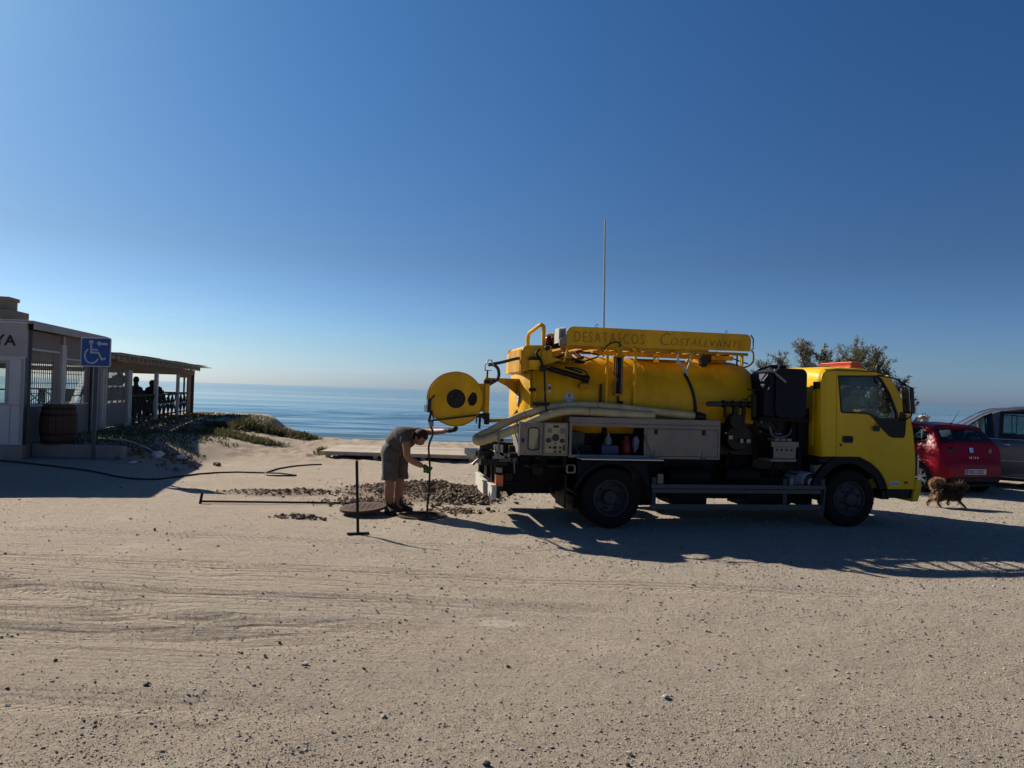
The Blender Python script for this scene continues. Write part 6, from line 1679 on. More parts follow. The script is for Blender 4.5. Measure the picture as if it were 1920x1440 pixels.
def stroke(pts, w, y0=-0.0285, y1=-0.0262):
    for i in range(len(pts) - 1):
        (xa, za), (xb, zb_) = SP(*pts[i]), SP(*pts[i + 1])
        L = math.hypot(xb - xa, zb_ - za); nx, nz = -(zb_ - za) / L * w / 2, (xb - xa) / L * w / 2
        ex, ez = (xb - xa) / L * w * 0.35, (zb_ - za) / L * w * 0.35
        b.plate([(xa + nx - ex, za + nz - ez), (xb + nx + ex, zb_ + nz + ez), (xb - nx + ex, zb_ - nz + ez), (xa - nx - ex, za - nz - ez)], (), y0 - i * 0.0002, y1)
cx_, cz_ = SP(452, 375)
b.plate(circle2(cx_, cz_, 0.042, 20), (), -0.0285, -0.0262)
stroke([(452, 420), (460, 660), (670, 655), (780, 840), (870, 815)], 0.034)
stroke([(470, 575), (645, 580)], 0.026)
arcp = [(480 + 205 * math.cos(R_(a)), 745 - 205 * math.sin(R_(a)) * 1.0) for a in range(128, 333, 12)]
stroke(arcp, 0.028)
stroke([(700, 410), (915, 415)], 0.044)
b.plate([SP(615, 400), SP(705, 325), SP(705, 495)], (), -0.029, -0.0262)
b.build('wheelchair_symbol', M['signgrey'], sgn)
MB().box(-0.06, 0.06, -0.012, 0.0, sp[1] + 0.14, sp[1] + 0.17).box(-0.06, 0.06, -0.012, 0.0, sp[1] - 0.17, sp[1] - 0.14).build('clamp', M['galv'], sgn)

o = MB().box(-9.1, -7.35, 14.22, 14.36, 0.1, 0.46).build('low_retaining_wall', M['concrete'], None, bevel=0.012)
tag(o, 'low concrete retaining wall behind the sign post below the grass bank', 'wall')
o = MB().plate([(-9.7, 0.02), (-7.2, 0.02), (-7.2, 0.215), (-9.7, 0.215)], (), 13.85, 14.22).build('concrete_apron', M['concrete'], None, bevel=0.01); o['kind'] = 'structure'
o.name = 'pavement'
# rubble heap and white rubbish bags by the wall
for k, (x, y, z, r, lab) in enumerate(((-6.95, 14.75, 0.33, 0.13, 'white plastic bag on the rubble beside the grass bank'), (-6.75, 15.35, 0.25, 0.10, 'crumpled white paper at the sunny edge of the rubble'),
                                   (-7.05, 14.0, 0.10, 0.07, 'small white scrap lying in the shade of the restaurant'))):
    o = lumps('litter', np.array([0.0]), np.array([0.0]), np.array([r]), M['litter'], 0.55, 0.2, np.array([0.0])); o.location = (x, y, zg(x, y) + 0.0)
    tag(o, lab, 'litter')
xs = rng.normal(-7.15, 0.45, 110); ys = rng.normal(14.9, 0.5, 110)
ok = (xs > -8.2) & (xs < -6.0) & (ys > 14.0)
o = lumps('rubble', xs[ok], ys[ok], 0.015 + 0.055 * rng.random(ok.sum()) ** 2, M['soil'], 0.7, 0.3); tag(o, kind='stuff')
o = MB().tube(spline([(-8.1, 15.0, zg(-8.1, 15.0) + 0.05), (-7.7, 15.0, zg(-7.7, 15) + 0.08), (-7.3, 14.9, zg(-7.3, 14.9) + 0.07), (-7.0, 14.85, zg(-7.0, 14.85) + 0.05)], 5), 0.02, 8).build('fallen_branch', M['wood_grey'], None, smooth=60)
tag(o, 'pale fallen branch lying on the shaded bank behind the sign', 'branch')

# ------------------------------------------------------------------ boardwalk of planks on the sand
deck = thing('boardwalk', 'low boardwalk of weathered grey planks on short posts on the sand', 'boardwalk', (-4.55, 17.95, 0.0), R_(0.3))
pl_meshes = {}
DW = 2.15
row = 0; y = 0.0
while y < DW:
    w = 0.145
    x = -0.0 - 0.02 * rnd.random(); xend = 9.0; first = True
    while x < xend:
        L = 2.4 if not (first and row % 2) else 1.2
        first = False
        if L not in pl_meshes:
            q = MB().box(0.004, L - 0.006, 0.0, w - 0.010, 0, 0.035).build('plank', M['wood_grey'], deck, bevel=0.004)
            pl_meshes[L] = q; o = q
        else:
            o = pl_meshes[L].copy(); COL.objects.link(o); o.parent = deck
        o.location = (x, y, 0.135 + rnd.uniform(-0.004, 0.004)); o.rotation_euler = (0, 0, rnd.uniform(-0.002, 0.002))
        x += L
    y += w; row += 1
MB().box(-0.02, 9.1, -0.03, -0.004, 0.085, 0.168).build('edge_board', M['wood_grey'], deck, bevel=0.003)
x = 0.12
while x < 9:
    MB().box(x, x + 0.10, 0.02, 0.12, -0.08, 0.134).build('support_post', M['wood_grey'], deck)
    MB().box(x + 0.02, x + 0.08, 0.12, DW, 0.06, 0.134).build('joist', M['wood_dark'], deck)
    x += 1.15

# ------------------------------------------------------------------ tall pole, white posts
o = MB().tube([(2.42, 20.0, 0.0), (2.42, 20.0, 3.0), (2.36, 20.0, 6.43)], [0.035, 0.03, 0.02], 10).build('tall_pole', M['galv'], None, smooth=60)
o.data.materials[0] = mat('pale_metal_pole', (0.5, 0.5, 0.5), 0.4, 0.2)
tag(o, 'tall thin pale pole rising behind the tank truck', 'pole')
def mushroom(x, y, h, label):
    t = thing('white_post', label, 'post', (x, y, zg(x, y)), 0, 'white mushroom-topped posts on the beach')
    z0 = h - zg(x, y)
    MB().cyl((0, 0, -0.1), (0, 0, z0 - 0.05), 0.065, n=16).lathe([(0.065, z0 - 0.16), (0.085, z0 - 0.14), (0.10, z0 - 0.09), (0.09, z0 - 0.05)], (0, 0, 0), 'Z', 18).build('column', M['white'], t, smooth=40)
    MB().lathe([(0.001, z0 - 0.045), (0.13, z0 - 0.05), (0.135, z0 - 0.02), (0.10, z0), (0.001, z0 + 0.01)], (0, 0, 0), 'Z', 22).build('round_top', M['white'], t, smooth=40)
mushroom(9.96, 18.0, 1.47, 'white mushroom-topped post seen over the roof of the red car')
mushroom(13.17, 21.0, 1.40, 'white mushroom-topped post seen through the windows of the grey minivan')

# ------------------------------------------------------------------ foliage helpers
def blades(name, P, D_, L, W, m, parent=None, bend=0.3):
    """P base points (n,3), D_ unit directions (n,3), lengths, widths -> two-triangle tapered blades"""
    n = len(P)
    side = np.cross(D_, rng.normal(size=(n, 3))); side /= np.linalg.norm(side, axis=1)[:, None] + 1e-9
    off = np.cross(side, D_) * (L * bend)[:, None] * (rng.random((n, 1)) - 0.5) * 2
    a = P - side * W[:, None] / 2; b_ = P + side * W[:, None] / 2
    mid = P + D_ * (L * 0.55)[:, None] + off * 0.4
    c = mid + side * W[:, None] * 0.45; d = mid - side * W[:, None] * 0.45
    t = P + D_ * L[:, None] + off
    co = np.stack([a, b_, c, d, t], 1).reshape(-1, 3)
    i = np.arange(n)[:, None] * 5
    F = np.concatenate([i + np.array([[0, 1, 2]]), i + np.array([[0, 2, 3]]), i + np.array([[3, 2, 4]])], 0)
    o = np_mesh(name, co, F, m, smooth=False)
    if parent is not None: o.parent = parent
    return o
def rand_dir(n, up=0.5, spread=1.0):
    d = rng.normal(size=(n, 3)) * spread; d[:, 2] = np.abs(d[:, 2]) * 0.6 + up
    return d / np.linalg.norm(d, axis=1)[:, None]

# grass over the shaded bank (nobody could count it)
n = 26000
xs = -12.8 + 7.0 * rng.random(n); ys = 14.5 + 16.0 * rng.random(n) ** 1.2
edge = -7.3 - 0.10 * (ys - 15)
wallx = -8.95 - 0.239 * (ys - 13.7)
k = (xs < edge + 0.9) & (xs > wallx + 0.03) & (NZ[3](xs * 1.3, ys * 1.3) + NZ[2](xs * 4, ys * 4) * 0.6 > -0.22 + 0.35 * sm(edge - 0.5, edge + 0.9, xs)) & (ys < 30.5)
xs, ys = xs[k], ys[k]; P = np.stack([xs, ys, zground(xs, ys) - 0.01], 1)
o = blades('grass', P, rand_dir(len(P), 0.9, 0.6), 0.04 + 0.08 * rng.random(len(P)), 0.012 + 0.012 * rng.random(len(P)), M['grass']); tag(o, kind='stuff')
# scrub low on the sunny mound
def scrub(name, cx, cy, rx, ry, n, h, label, m=None, stemmy=False):
    t = thing(name, label, 'shrub', (cx, cy, zg(cx, cy)), 0, 'low shrubs on the grassy mound')
    a = rng.random(n) * 6.283; r = np.sqrt(rng.random(n))
    nb = 18
    bx = rng.normal(size=nb) * 0.5; by = rng.normal(size=nb) * 0.5
    w = rng.integers(0, nb, n)
    x = np.clip(bx[w] + rng.normal(size=n) * 0.22, -1.2, 1.2) * rx; y = np.clip(by[w] + rng.normal(size=n) * 0.22, -1.2, 1.2) * ry
    z = zground(x + cx, y + cy) - zg(cx, cy) - 0.02
    hh = h * np.clip(1.05 - (x / rx / 1.2) ** 2 - (y / ry / 1.2) ** 2, 0.25, 1) * (0.5 + 0.7 * rng.random(n))
    P = np.stack([x, y, z + hh * rng.random(n) * 0.7], 1)
    blades('foliage', P, rand_dir(n, 0.8, 0.8), 0.10 + 0.14 * rng.random(n) * (h / 0.4), 0.014 + 0.014 * rng.random(n), m or M['scrub'], t)
    b = MB()
    for q in range(10):
        i = rng.integers(0, n)
        b.tube([(x[i] * 0.5, y[i] * 0.5, float(z[i]) - 0.03), (x[i], y[i], float(z[i] + hh[i] * 0.8))], [0.01, 0.004], 5)
    b.build('stems', M['bark'], t)
    return t
scrub('beach_shrub', -7.85, 23.0, 0.75, 0.7, 2600, 0.44, 'tallest twiggy shrub on top of the mound, at its middle')
scrub('beach_shrub', -8.7, 23.3, 0.85, 0.7, 2000, 0.22, 'green shrub on the mound nearest the restaurant shadow')
scrub('beach_shrub', -7.15, 23.2, 0.7, 0.6, 1700, 0.25, 'green shrub on the right slope of the mound')
scrub('beach_shrub', -6.55, 23.5, 0.5, 0.45, 1100, 0.20, 'low green tuft at the right foot of the mound beside the sand')
scrub('beach_shrub', -7.9, 20.6, 1.0, 0.8, 2200, 0.14, 'sparse dry shrub spread low in front of the mound')
scrub('beach_shrub', -6.9, 20.4, 0.8, 0.5, 1300, 0.12, 'thin dry shrub low in front of the mound on its right')
scrub('beach_shrub', -4.75, 19.0, 0.14, 0.25, 240, 0.14, 'small green tuft against the left end of the boardwalk')
for x, y, lab in ((-7.9, 21.9, 'white scrap of litter among the shrubs, leftmost'), (-7.5, 21.8, 'white scrap of litter in the middle of the shrubs'), (-7.05, 21.3, 'long white scrap of litter below the shrubs'), (-6.1, 21.9, 'white stone at the right foot of the shrubs')):
    o = lumps('litter', np.array([0.0]), np.array([0.0]), np.array([0.055]), M['litter'], 0.5, 0.2, np.array([0.0])); o.location = (x, y, zg(x, y) + 0.02); tag(o, lab, 'litter')

# tamarisk tree behind the cab
tree = thing('tamarisk_tree', 'feathery grey-green tamarisk tree standing behind the truck cab', 'tree', (7.0, 16.3, zg(7.0, 16.3)))
b = MB(); tips = []
b.tube(spline([(0, 0, -0.1), (0.04, 0, 0.4), (-0.03, 0.05, 0.8)], 4), [0.13, 0.12, 0.11, 0.11, 0.105, 0.10, 0.10, 0.095, 0.09], 9)
LT = [(-1.75, 0, 2.15), (-1.45, .2, 2.35), (-1.15, .1, 2.55), (-0.75, 0, 2.85), (-0.5, .2, 2.75), (-0.25, -.1, 2.65), (0.1, .1, 2.45), (0.45, 0, 2.6), (0.62, .1, 2.8), (0.95, 0, 2.7), (1.05, .1, 2.55), (1.25, 0, 2.3), (1.45, -.1, 2.1), (1.35, .1, 1.6), (1.15, .2, 1.3), (0.3, -.2, 1.9), (-0.2, -.2, 1.8), (-0.6, .1, 1.7), (-1.2, 0, 1.6), (0.8, -.1, 1.7), (-0.9, .3, 2.1), (0.4, .3, 2.2)]
for (x, y, z) in LT:
    x += rnd.uniform(-.08, .08)
    m1 = (x * 0.35 + rnd.uniform(-.1, .1), y * 0.5, 0.75 + (z - 0.8) * 0.4)
    pts = spline([(-0.02, 0.04, 0.7), m1, (x * 0.8, y, z * 0.82), (x, y, z)], 5)
    b.tube(pts, [0.045 * (1 - i / len(pts)) + 0.006 for i in range(len(pts))], 6)
    tips.append(pts)
b.build('trunk', M['bark'], tree, smooth=60)
Ps, Ds = [], []
for pts in tips:
    pts = pts[5:]
    for q in range(40):
        i = rnd.randrange(0, len(pts)); p = pts[i]
        d = Vector((rnd.gauss(0, 0.5), rnd.gauss(0, 0.5), rnd.uniform(0.2, 1.0))).normalized()
        L = rnd.uniform(0.18, 0.46) * (0.6 if i > len(pts) - 3 else 1.0)
        for k in range(44):
            t_ = rnd.random()
            Ps.append(tuple(p + d * L * t_ + Vector((rnd.gauss(0, .02), rnd.gauss(0, .02), rnd.gauss(0, .02) + 0.05 * t_))))
            dd = (d + Vector((rnd.gauss(0, .8), rnd.gauss(0, .8), rnd.gauss(0, .8)))).normalized(); Ds.append(tuple(dd))
for q in range(700):
    bx = rnd.uniform(-1.75, 1.6); top_ = 1.5 + (2.55 - 0.95) * (0.62 + 0.38 * math.sin(bx * 2.3 + 0.8)) * (1 - (abs(bx) / 2.3) ** 3)
    p = Vector((bx, rnd.uniform(-0.6, 0.6), rnd.uniform(0.6, max(1.2, top_ - 0.25))))
    d = Vector((rnd.gauss(0, 0.45) + bx * 0.2, rnd.gauss(0, 0.4), rnd.uniform(0.3, 1.0))).normalized(); L = rnd.uniform(0.2, 0.42)
    for k in range(40):
        t_ = rnd.random()
        Ps.append(tuple(p + d * L * t_ + Vector((rnd.gauss(0, .018), rnd.gauss(0, .018), rnd.gauss(0, .018)))))
        Ds.append(tuple((d + Vector((rnd.gauss(0, .7), rnd.gauss(0, .7), rnd.gauss(0, .7)))).normalized()))
Ps = np.array(Ps); Ds = np.array(Ds); n = len(Ps)
blades('crown', Ps, Ds, 0.04 + 0.055 * rng.random(n), 0.008 + 0.009 * rng.random(n), M['tamarisk'], tree)

# ------------------------------------------------------------------ things on the ground by the manhole
def gpt(x, y, dz=0.0): return (x, y, zg(x, y) + dz)
cab_pts = [(-10.2, 13.6), (-9.14, 13.42), (-8.46, 13.27), (-7.8, 13.11), (-7.16, 12.97), (-6.6, 12.88), (-6.12, 12.98), (-5.99, 13.4), (-5.75, 13.95), (-5.3, 14.35), (-4.71, 14.45), (-4.25, 14.30), (-4.02, 14.10), (-4.15, 13.98), (-4.45, 14.0), (-4.62, 14.2), (-4.72, 14.7), (-4.60, 15.6), (-4.1, 16.3)]
o = MB().tube([gpt(p[0], p[1], 0.012) for p in spline([(x, y, 0) for x, y in cab_pts], 6)], 0.017, 8).build('ground_hose', M['cable'], None, smooth=60)
tag(o, 'long black hose snaking over the dirt from the restaurant shade to a loop', 'hose')
# lying T-handled rod
t = thing('lying_rod', 'long dark iron rod with a cross-bar end lying flat on the dirt', 'rod', (-4.38, 10.66, zg(-4.38, 10.66)), math.atan2(11.0 - 10.66, -2.0 + 4.38))
MB().cyl((0, 0, 0.03), (2.55, 0, 0.025), 0.015, n=8).build('rod_shaft', M['iron'], t, smooth=60)
MB().beam((0, -0.04, 0.0), (0, 0.06, 0.13), 0.03).build('cross_bar', M['iron'], t)
# T-handled key standing in the ground
t = thing('manhole_key', 'upright iron manhole key with a flat cross-bar foot standing on the dirt', 'manhole key', (-1.745, 8.75, zg(-1.745, 8.75)))
MB().beam((0, 0, 0.0), (-0.055, 0.06, 0.86), 0.030, 0.030).build('key_shaft', M['iron'], t, bevel=0.003)
MB().beam((-0.12, -0.04, 0.015), (0.12, 0.05, 0.015), 0.05, 0.022).build('cross_bar', M['iron'], t, bevel=0.003)
# manhole: iron rim flush with the ground, its cover lifted out and propped
mhole = thing('manhole', 'open round manhole with a rusty iron rim beside the man', 'manhole', (0, 0, 0))
rim_ = MB().lathe([(0.27, -0.02), (0.33, -0.02), (0.33, 0.012), (0.27, 0.012)], (HOLE[0], HOLE[1], zg(HOLE[0] + 0.3, HOLE[1]) + 0.002), 'Z', 36, closed=True).build('rim', M['rust'], mhole, smooth=30)
cv = thing('manhole_cover', 'round rusty manhole cover propped at a slant on the dirt beside the hole', 'manhole cover', (-1.98, 10.22, zg(-1.98, 10.2) + 0.085), 0)
cv.rotation_euler = (R_(3), R_(-4), 0)
MB().lathe([(0.001, -0.02), (0.30, -0.02), (0.315, -0.012), (0.315, 0.018), (0.30, 0.02), (0.001, 0.014)], (0, 0, 0), 'Z', 36).build('cover_disc', M['rust'], cv, smooth=30)
b = MB()
for k in range(-3, 4):
    for j in range(-3, 4):
        if math.hypot(k, j) < 3.3: b.box(k * 0.075 - 0.02, k * 0.075 + 0.02, j * 0.075 - 0.02, j * 0.075 + 0.02, 0.012, 0.021)
o_ = b.build('raised_studs', M['rust'], cv); o_['kind'] = 'stuff'
o = lumps('stone', np.array([0.0]), np.array([0.0]), np.array([0.05]), M['stone_grey'], 0.8, 0.1, np.array([0.0])); o.location = (-1.80, 10.25, zg(-1.80, 10.25)); tag(o, 'fist-sized stone propping up the manhole cover', 'stone')
# dug soil
def clods(name, cx, cy, rx, ry, n, s0, s1, hgt, label):
    x = cx + rng.normal(size=n) * rx * 0.5; y = cy + rng.normal(size=n) * ry * 0.5
    d = ((x - cx) / rx) ** 2 + ((y - cy) / ry) ** 2
    z = zground(x, y) + hgt * np.exp(-d * 1.8) * rng.random(n) ** 0.6
    s_ = s0 + (s1 - s0) * rng.random(n) ** 3
    ok = (np.hypot(x - HOLE[0], y - HOLE[1]) > 0.42)
    o = lumps(name, x[ok], y[ok], s_[ok], M['soil'], 0.75, 0.45, z[ok]); tag(o, label, None, None, 'stuff'); return o
clods('soil_heap', -1.35, 12.4, 1.15, 0.85, 5600, 0.005, 0.023, 0.03, 'heap of dug dark brown soil behind the man')
clods('soil_heap', -0.75, 11.6, 0.55, 0.45, 500, 0.010, 0.05, 0.06, 'outlying clods right of the soil heap')
clods('soil_scatter', -3.5, 11.9, 0.95, 0.30, 900, 0.005, 0.024, 0.015, 'long patch of dark clods left of the heap')
clods('soil_scatter', -2.75, 9.75, 0.33, 0.14, 170, 0.008, 0.035, 0.03, 'small patch of dark clods in front of the lying rod')
clods('soil_scatter', -0.75, 10.6, 0.5, 0.25, 300, 0.006, 0.03, 0.03, 'crumbs of soil beyond the hole')
clods('soil_scatter', -2.1, 11.1, 0.7, 0.35, 500, 0.006, 0.035, 0.03, 'crumbs of soil behind the cover')

# ------------------------------------------------------------------ the worker
FX, FY = -1.60, 10.40
man = thing('person', 'man in a dark T-shirt and grey shorts bending over the manhole guiding a black hose', 'person', (FX, FY, zg(FX, FY)))
def W_(x, y, z): return (x - FX, y - FY, z)
# body: one continuous surface (pelvis root)
body = [W_(-1.60, 10.38, 0.90), W_(-1.575, 10.35, 1.00), W_(-1.49, 10.31, 1.09), W_(-1.385, 10.27, 1.125), W_(-1.315, 10.24, 1.10),   # 0-4 pelvis..neck base
        W_(-1.275, 10.215, 1.075),                                                                      # 5 neck
        # near leg 6-9
        W_(-1.635, 10.30, 0.82), W_(-1.635, 10.29, 0.50), W_(-1.645, 10.29, 0.30), W_(-1.64, 10.30, 0.10), W_(-1.655, 10.22, 0.04),
        # far leg 11-15
        W_(-1.55, 10.48, 0.82), W_(-1.53, 10.49, 0.50), W_(-1.545, 10.49, 0.30), W_(-1.54, 10.49, 0.10), W_(-1.45, 10.47, 0.04),
        # near arm 16-19
        W_(-1.42, 10.10, 1.06), W_(-1.39, 10.06, 0.93), W_(-1.375, 10.04, 0.80), W_(-1.28, 10.07, 0.74), W_(-1.165, 10.13, 0.68),
        # far arm 21-24
        W_(-1.33, 10.40, 1.10), W_(-1.18, 10.38, 1.14), W_(-1.06, 10.30, 1.145), W_(-0.95, 10.18, 1.16), W_(-0.86, 10.08, 1.175)]
E_ = [(0, 1), (1, 2), (2, 3), (3, 4), (4, 5), (0, 6), (6, 7), (7, 8), (8, 9), (9, 10), (0, 11), (11, 12), (12, 13), (13, 14), (14, 15),
      (3, 16), (16, 17), (17, 18), (18, 19), (19, 20), (3, 21), (21, 22), (22, 23), (23, 24), (24, 25)]
R1 = [0.125, 0.115, 0.12, 0.105, 0.07, 0.055, 0.09, 0.072, 0.076, 0.048, 0.04, 0.09, 0.072, 0.076, 0.048, 0.04, 0.066, 0.058, 0.050, 0.048, 0.034, 0.066, 0.056, 0.048, 0.045, 0.034]
skin('body', body, E_, R1, M['skin'], man, 0, 2)
# head with face
hx, hy, hz = W_(-1.232, 10.19, 1.075)
head = bpy.data.objects.new('head', None)
bpy.data.objects.remove(head)
def head_mesh():
    bm = bmesh.new(); bmesh.ops.create_uvsphere(bm, u_segments=28, v_segments=20, radius=1.0)
    for v in bm.verts:
        x, y, z = v.co
        # local: +x face forward, z up
        w = 0.078 * (1 - 0.12 * max(0, -z)); d = 0.098; h = 0.118
        X, Y, Z = x * d, y * w, z * h
        if z < -0.25 and x > 0: X += 0.006; Y *= (1 - 0.35 * (-z - 0.25))            # chin
        if x > 0.75 and -0.35 < z < 0.12: X += 0.018 * math.exp(-((y / 0.16) ** 2)) * (1 - abs((z + 0.12) / 0.26) ** 2 if abs(z + 0.12) < 0.26 else 0)   # nose
        if x > 0.6 and 0.02 < z < 0.28: X -= 0.007 * (math.exp(-(((y - 0.36) / 0.16) ** 2)) + math.exp(-(((y + 0.36) / 0.16) ** 2)))   # eye sockets
        if x > 0.7 and -0.56 < z < -0.40: X -= 0.004 * math.exp(-((y / 0.3) ** 2))    # mouth line
        v.co = (X, Y, Z)
    me = bpy.data.meshes.new('head'); bm.to_mesh(me); bm.free()
    me.materials.append(M['skin_shade']); me.polygons.foreach_set('use_smooth', [True] * len(me.polygons))
    return me
hd = bpy.data.objects.new('head', head_mesh()); COL.objects.link(hd); hd.parent = man
hd.location = (hx, hy, hz); hd.rotation_euler = (R_(0), R_(52), R_(-24))
for s_ in (-1, 1):
    MB().lathe([(0.001, -0.006), (0.016, -0.006), (0.022, 0.0), (0.016, 0.006), (0.001, 0.006)], (-0.005, s_ * 0.080, -0.01), 'Y', 12).build('ear', M['skin_shade'], hd, smooth=60)
    MB().lathe([(0.001, 0.009), (0.009, 0.004), (0.010, 0)], (0.083, s_ * 0.03, 0.018), 'X', 10).build('eye', M['ink'], hd, smooth=60)
MB().box(0.088, 0.096, -0.022, 0.022, -0.060, -0.056).build('mouth', M['rust'], hd)
# short dark hair: a cap over the skull
bm = bmesh.new(); bmesh.ops.create_uvsphere(bm, u_segments=28, v_segments=18, radius=1.0)
bmesh.ops.delete(bm, geom=[v for v in bm.verts if v.co.z < -0.55 or (v.co.x > 0.45 and v.co.z < 0.50) or (v.co.x > 0.05 and v.co.z < -0.05)], context='VERTS')
for v in bm.verts: v.co = (v.co.x * 0.106, v.co.y * 0.086, v.co.z * 0.127)
me = bpy.data.meshes.new('hair'); bm.to_mesh(me); bm.free(); me.materials.append(M['hair']); me.polygons.foreach_set('use_smooth', [True] * len(me.polygons))
hh = bpy.data.objects.new('hair', me); COL.objects.link(hh); hh.parent = hd
sl = hh.modifiers.new('thick', 'SOLIDIFY'); sl.thickness = 0.008
# T-shirt
tv = [W_(-1.60, 10.375, 0.905), W_(-1.575, 10.36, 0.97), W_(-1.485, 10.32, 1.055), W_(-1.385, 10.27, 1.105), W_(-1.325, 10.245, 1.10),
      W_(-1.42, 10.11, 1.065), W_(-1.405, 10.07, 0.955), W_(-1.33, 10.39, 1.105), W_(-1.21, 10.385, 1.135)]
ts = skin('t_shirt', tv, [(0, 1), (1, 2), (2, 3), (3, 4), (3, 5), (5, 6), (3, 7), (7, 8)], [0.168, 0.180, 0.192, 0.175, 0.105, 0.088, 0.084, 0.086, 0.078], M['tshirt'], man, 0, 2)
# cargo shorts: two tapering legs joined at the seat
def shorts():
    b = MB()
    for (xa, ya, xb, yb) in ((-1.645, 10.32, -1.64, 10.28), (-1.545, 10.46, -1.525, 10.50)):
        rings = []
        for k, (t_, rx, ry) in enumerate(((0.0, 0.08, 0.08), (0.10, 0.118, 0.12), (0.25, 0.135, 0.13), (0.5, 0.118, 0.115), (0.8, 0.110, 0.108), (1.0, 0.118, 0.112), (1.0, 0.106, 0.10), (0.85, 0.095, 0.09))):
            x = xa + (xb - xa) * t_ - FX; y = ya + (yb - ya) * t_ - FY; z = 0.97 - 0.50 * t_
            rings.append([(x + rx * math.cos(a) + 0.006 * math.sin(5 * a + k), y + ry * math.sin(a), z + 0.008 * math.sin(3 * a)) for a in [2 * math.pi * j / 20 for j in range(20)]])
        vs = [p for r in rings for p in r]
        fs = [(i * 20 + j, i * 20 + (j + 1) % 20, (i + 1) * 20 + (j + 1) % 20, (i + 1) * 20 + j) for i in range(len(rings) - 1) for j in range(20)]
        fs.append(tuple(range(20)))
        b.add(vs, fs)
    return b.build('shorts', M['shorts'], man, smooth=60)
sh = shorts()
MB().plate(rrect(-0.10, 0.04, 0.58, 0.72, 0.015), (), -0.236, -0.215).build('cargo_pocket', M['shorts'], sh, bevel=0.008)
# boots
def boot(x, y, a, z0=0.0):
    b = MB(); c = math.cos(a); s_ = math.sin(a)
    tf = Matrix.Translation((x - FX, y - FY, 0)) @ Matrix.Rotation(a, 4, 'Z')
    prof = [(-0.075, 0.0), (0.19, 0.0), (0.205, 0.03), (0.19, 0.065), (0.13, 0.085), (0.065, 0.11), (0.045, 0.17), (0.05, 0.215), (-0.055, 0.225), (-0.06, 0.14), (-0.078, 0.06)]
    b.plate(prof, (), -0.048, 0.048, fn=lambda p, q, t: tf @ Vector((p, t * (1.0 if q < 0.1 else 1.1), q)))
    o = b.build('boot', M['boot'], man, bevel=0.02, smooth=50)
    b = MB(); b.plate([(-0.08, -0.005), (0.205, -0.005), (0.212, 0.018), (-0.084, 0.018)], (), -0.054, 0.054, fn=lambda p, q, t: tf @ Vector((p, t, q)))
    b.build('sole', M['ink'], o, bevel=0.005)
    b = MB().lathe([(0.048, 0.0), (0.056, 0.02), (0.05, 0.045)], tuple(tf @ Vector((0, 0, 0.215))), 'Z', 14).build('sock', M['person_dark'], man, smooth=50)
boot(-1.64, 10.31, R_(-62)); boot(-1.535, 10.50, R_(-12))
# gloved hands, five fingers each
def hand(name, palm, d, up, curl, m):
    """palm centre, direction of the fingers, back-of-hand normal, curl per joint (radians)"""
    d = Vector(d).normalized(); up = Vector(up).normalized(); side = d.cross(up).normalized()
    p = Vector(palm)
    V = [tuple(p - d * 0.085), tuple(p - d * 0.01), tuple(p + d * 0.03)]; E = [(0, 1), (1, 2)]; Rr = [(0.044, 0.040), (0.056, 0.036), (0.054, 0.032)]
    parts_ = [skin(name, V, E, Rr, m, man, 0, 1)]
    for k, (off, L) in enumerate(((0.036, 0.085), (0.012, 0.096), (-0.013, 0.090), (-0.036, 0.072))):
        q = p + d * 0.028 + side * off; dir_ = d.copy(); pts = [q - d * 0.02, q]
        for j in range(3):
            rot = Matrix.Rotation(curl, 3, side); dir_ = (rot @ dir_).normalized()
            pts.append(pts[-1] + dir_ * L * (0.42, 0.32, 0.26)[j])
        parts_.append(skin('finger', [tuple(v) for v in pts], chain(pts), [0.019, 0.019, 0.018, 0.017, 0.014], m, parts_[0], 0, 1))
    q = p - d * 0.02 + side * 0.032
    dir_ = (d * 0.6 + side * 0.8 - up * 0.3).normalized(); pts = [q - side * 0.012, q, q + dir_ * 0.032]
    dir2 = (d * 0.9 + side * 0.1 - up * 0.6).normalized(); pts.append(pts[-1] + dir2 * 0.03)
    parts_.append(skin('thumb', [tuple(v) for v in pts], chain(pts), [0.022, 0.021, 0.019, 0.015], m, parts_[0], 0, 1))
    return parts_[0]
hand('glove', W_(-1.115, 10.155, 0.65), (0.75, 0.25, -0.62), (0.2, -0.95, -0.2), -0.75, M['glove'])
hand('glove', W_(-0.80, 10.02, 1.185), (0.85, -0.45, 0.0), (0.1, 0.2, 1.0), 0.45, M['glove_black'])
# the black hose going down the manhole through his hand
hose_pts = [(-1.13, 9.62, 1.27), (-1.145, 9.75, 1.24), (-1.15, 9.95, 1.17), (-1.13, 10.1, 1.02), (-1.105, 10.18, 0.85), (-1.09, 10.2, 0.64), (-1.09, 10.205, 0.40), (-1.10, 10.19, 0.15), (-1.10, 10.18, -0.3)]
w0 = TW @ Vector((-2.345, 0.27, 1.40))
hose_pts = [tuple(TW @ Vector((-2.30, 0.40, 1.50))), tuple(w0)] + [(w0.x - 0.02, w0.y + 0.1, 1.28), (w0.x + 0.0, w0.y + 0.35, 1.15), (-1.10, 10.12, 0.95), (-1.085, 10.185, 0.70), (-1.085, 10.20, 0.40), (-1.10, 10.19, 0.10), (-1.10, 10.18, -0.3)]
o = MB().tube(spline(hose_pts, 6), 0.0145, 8).build('jetting_hose', M['cable'], None, smooth=60)
tag(o, 'thin black jetting hose hanging from the reel through the man\'s hand into the manhole', 'hose')
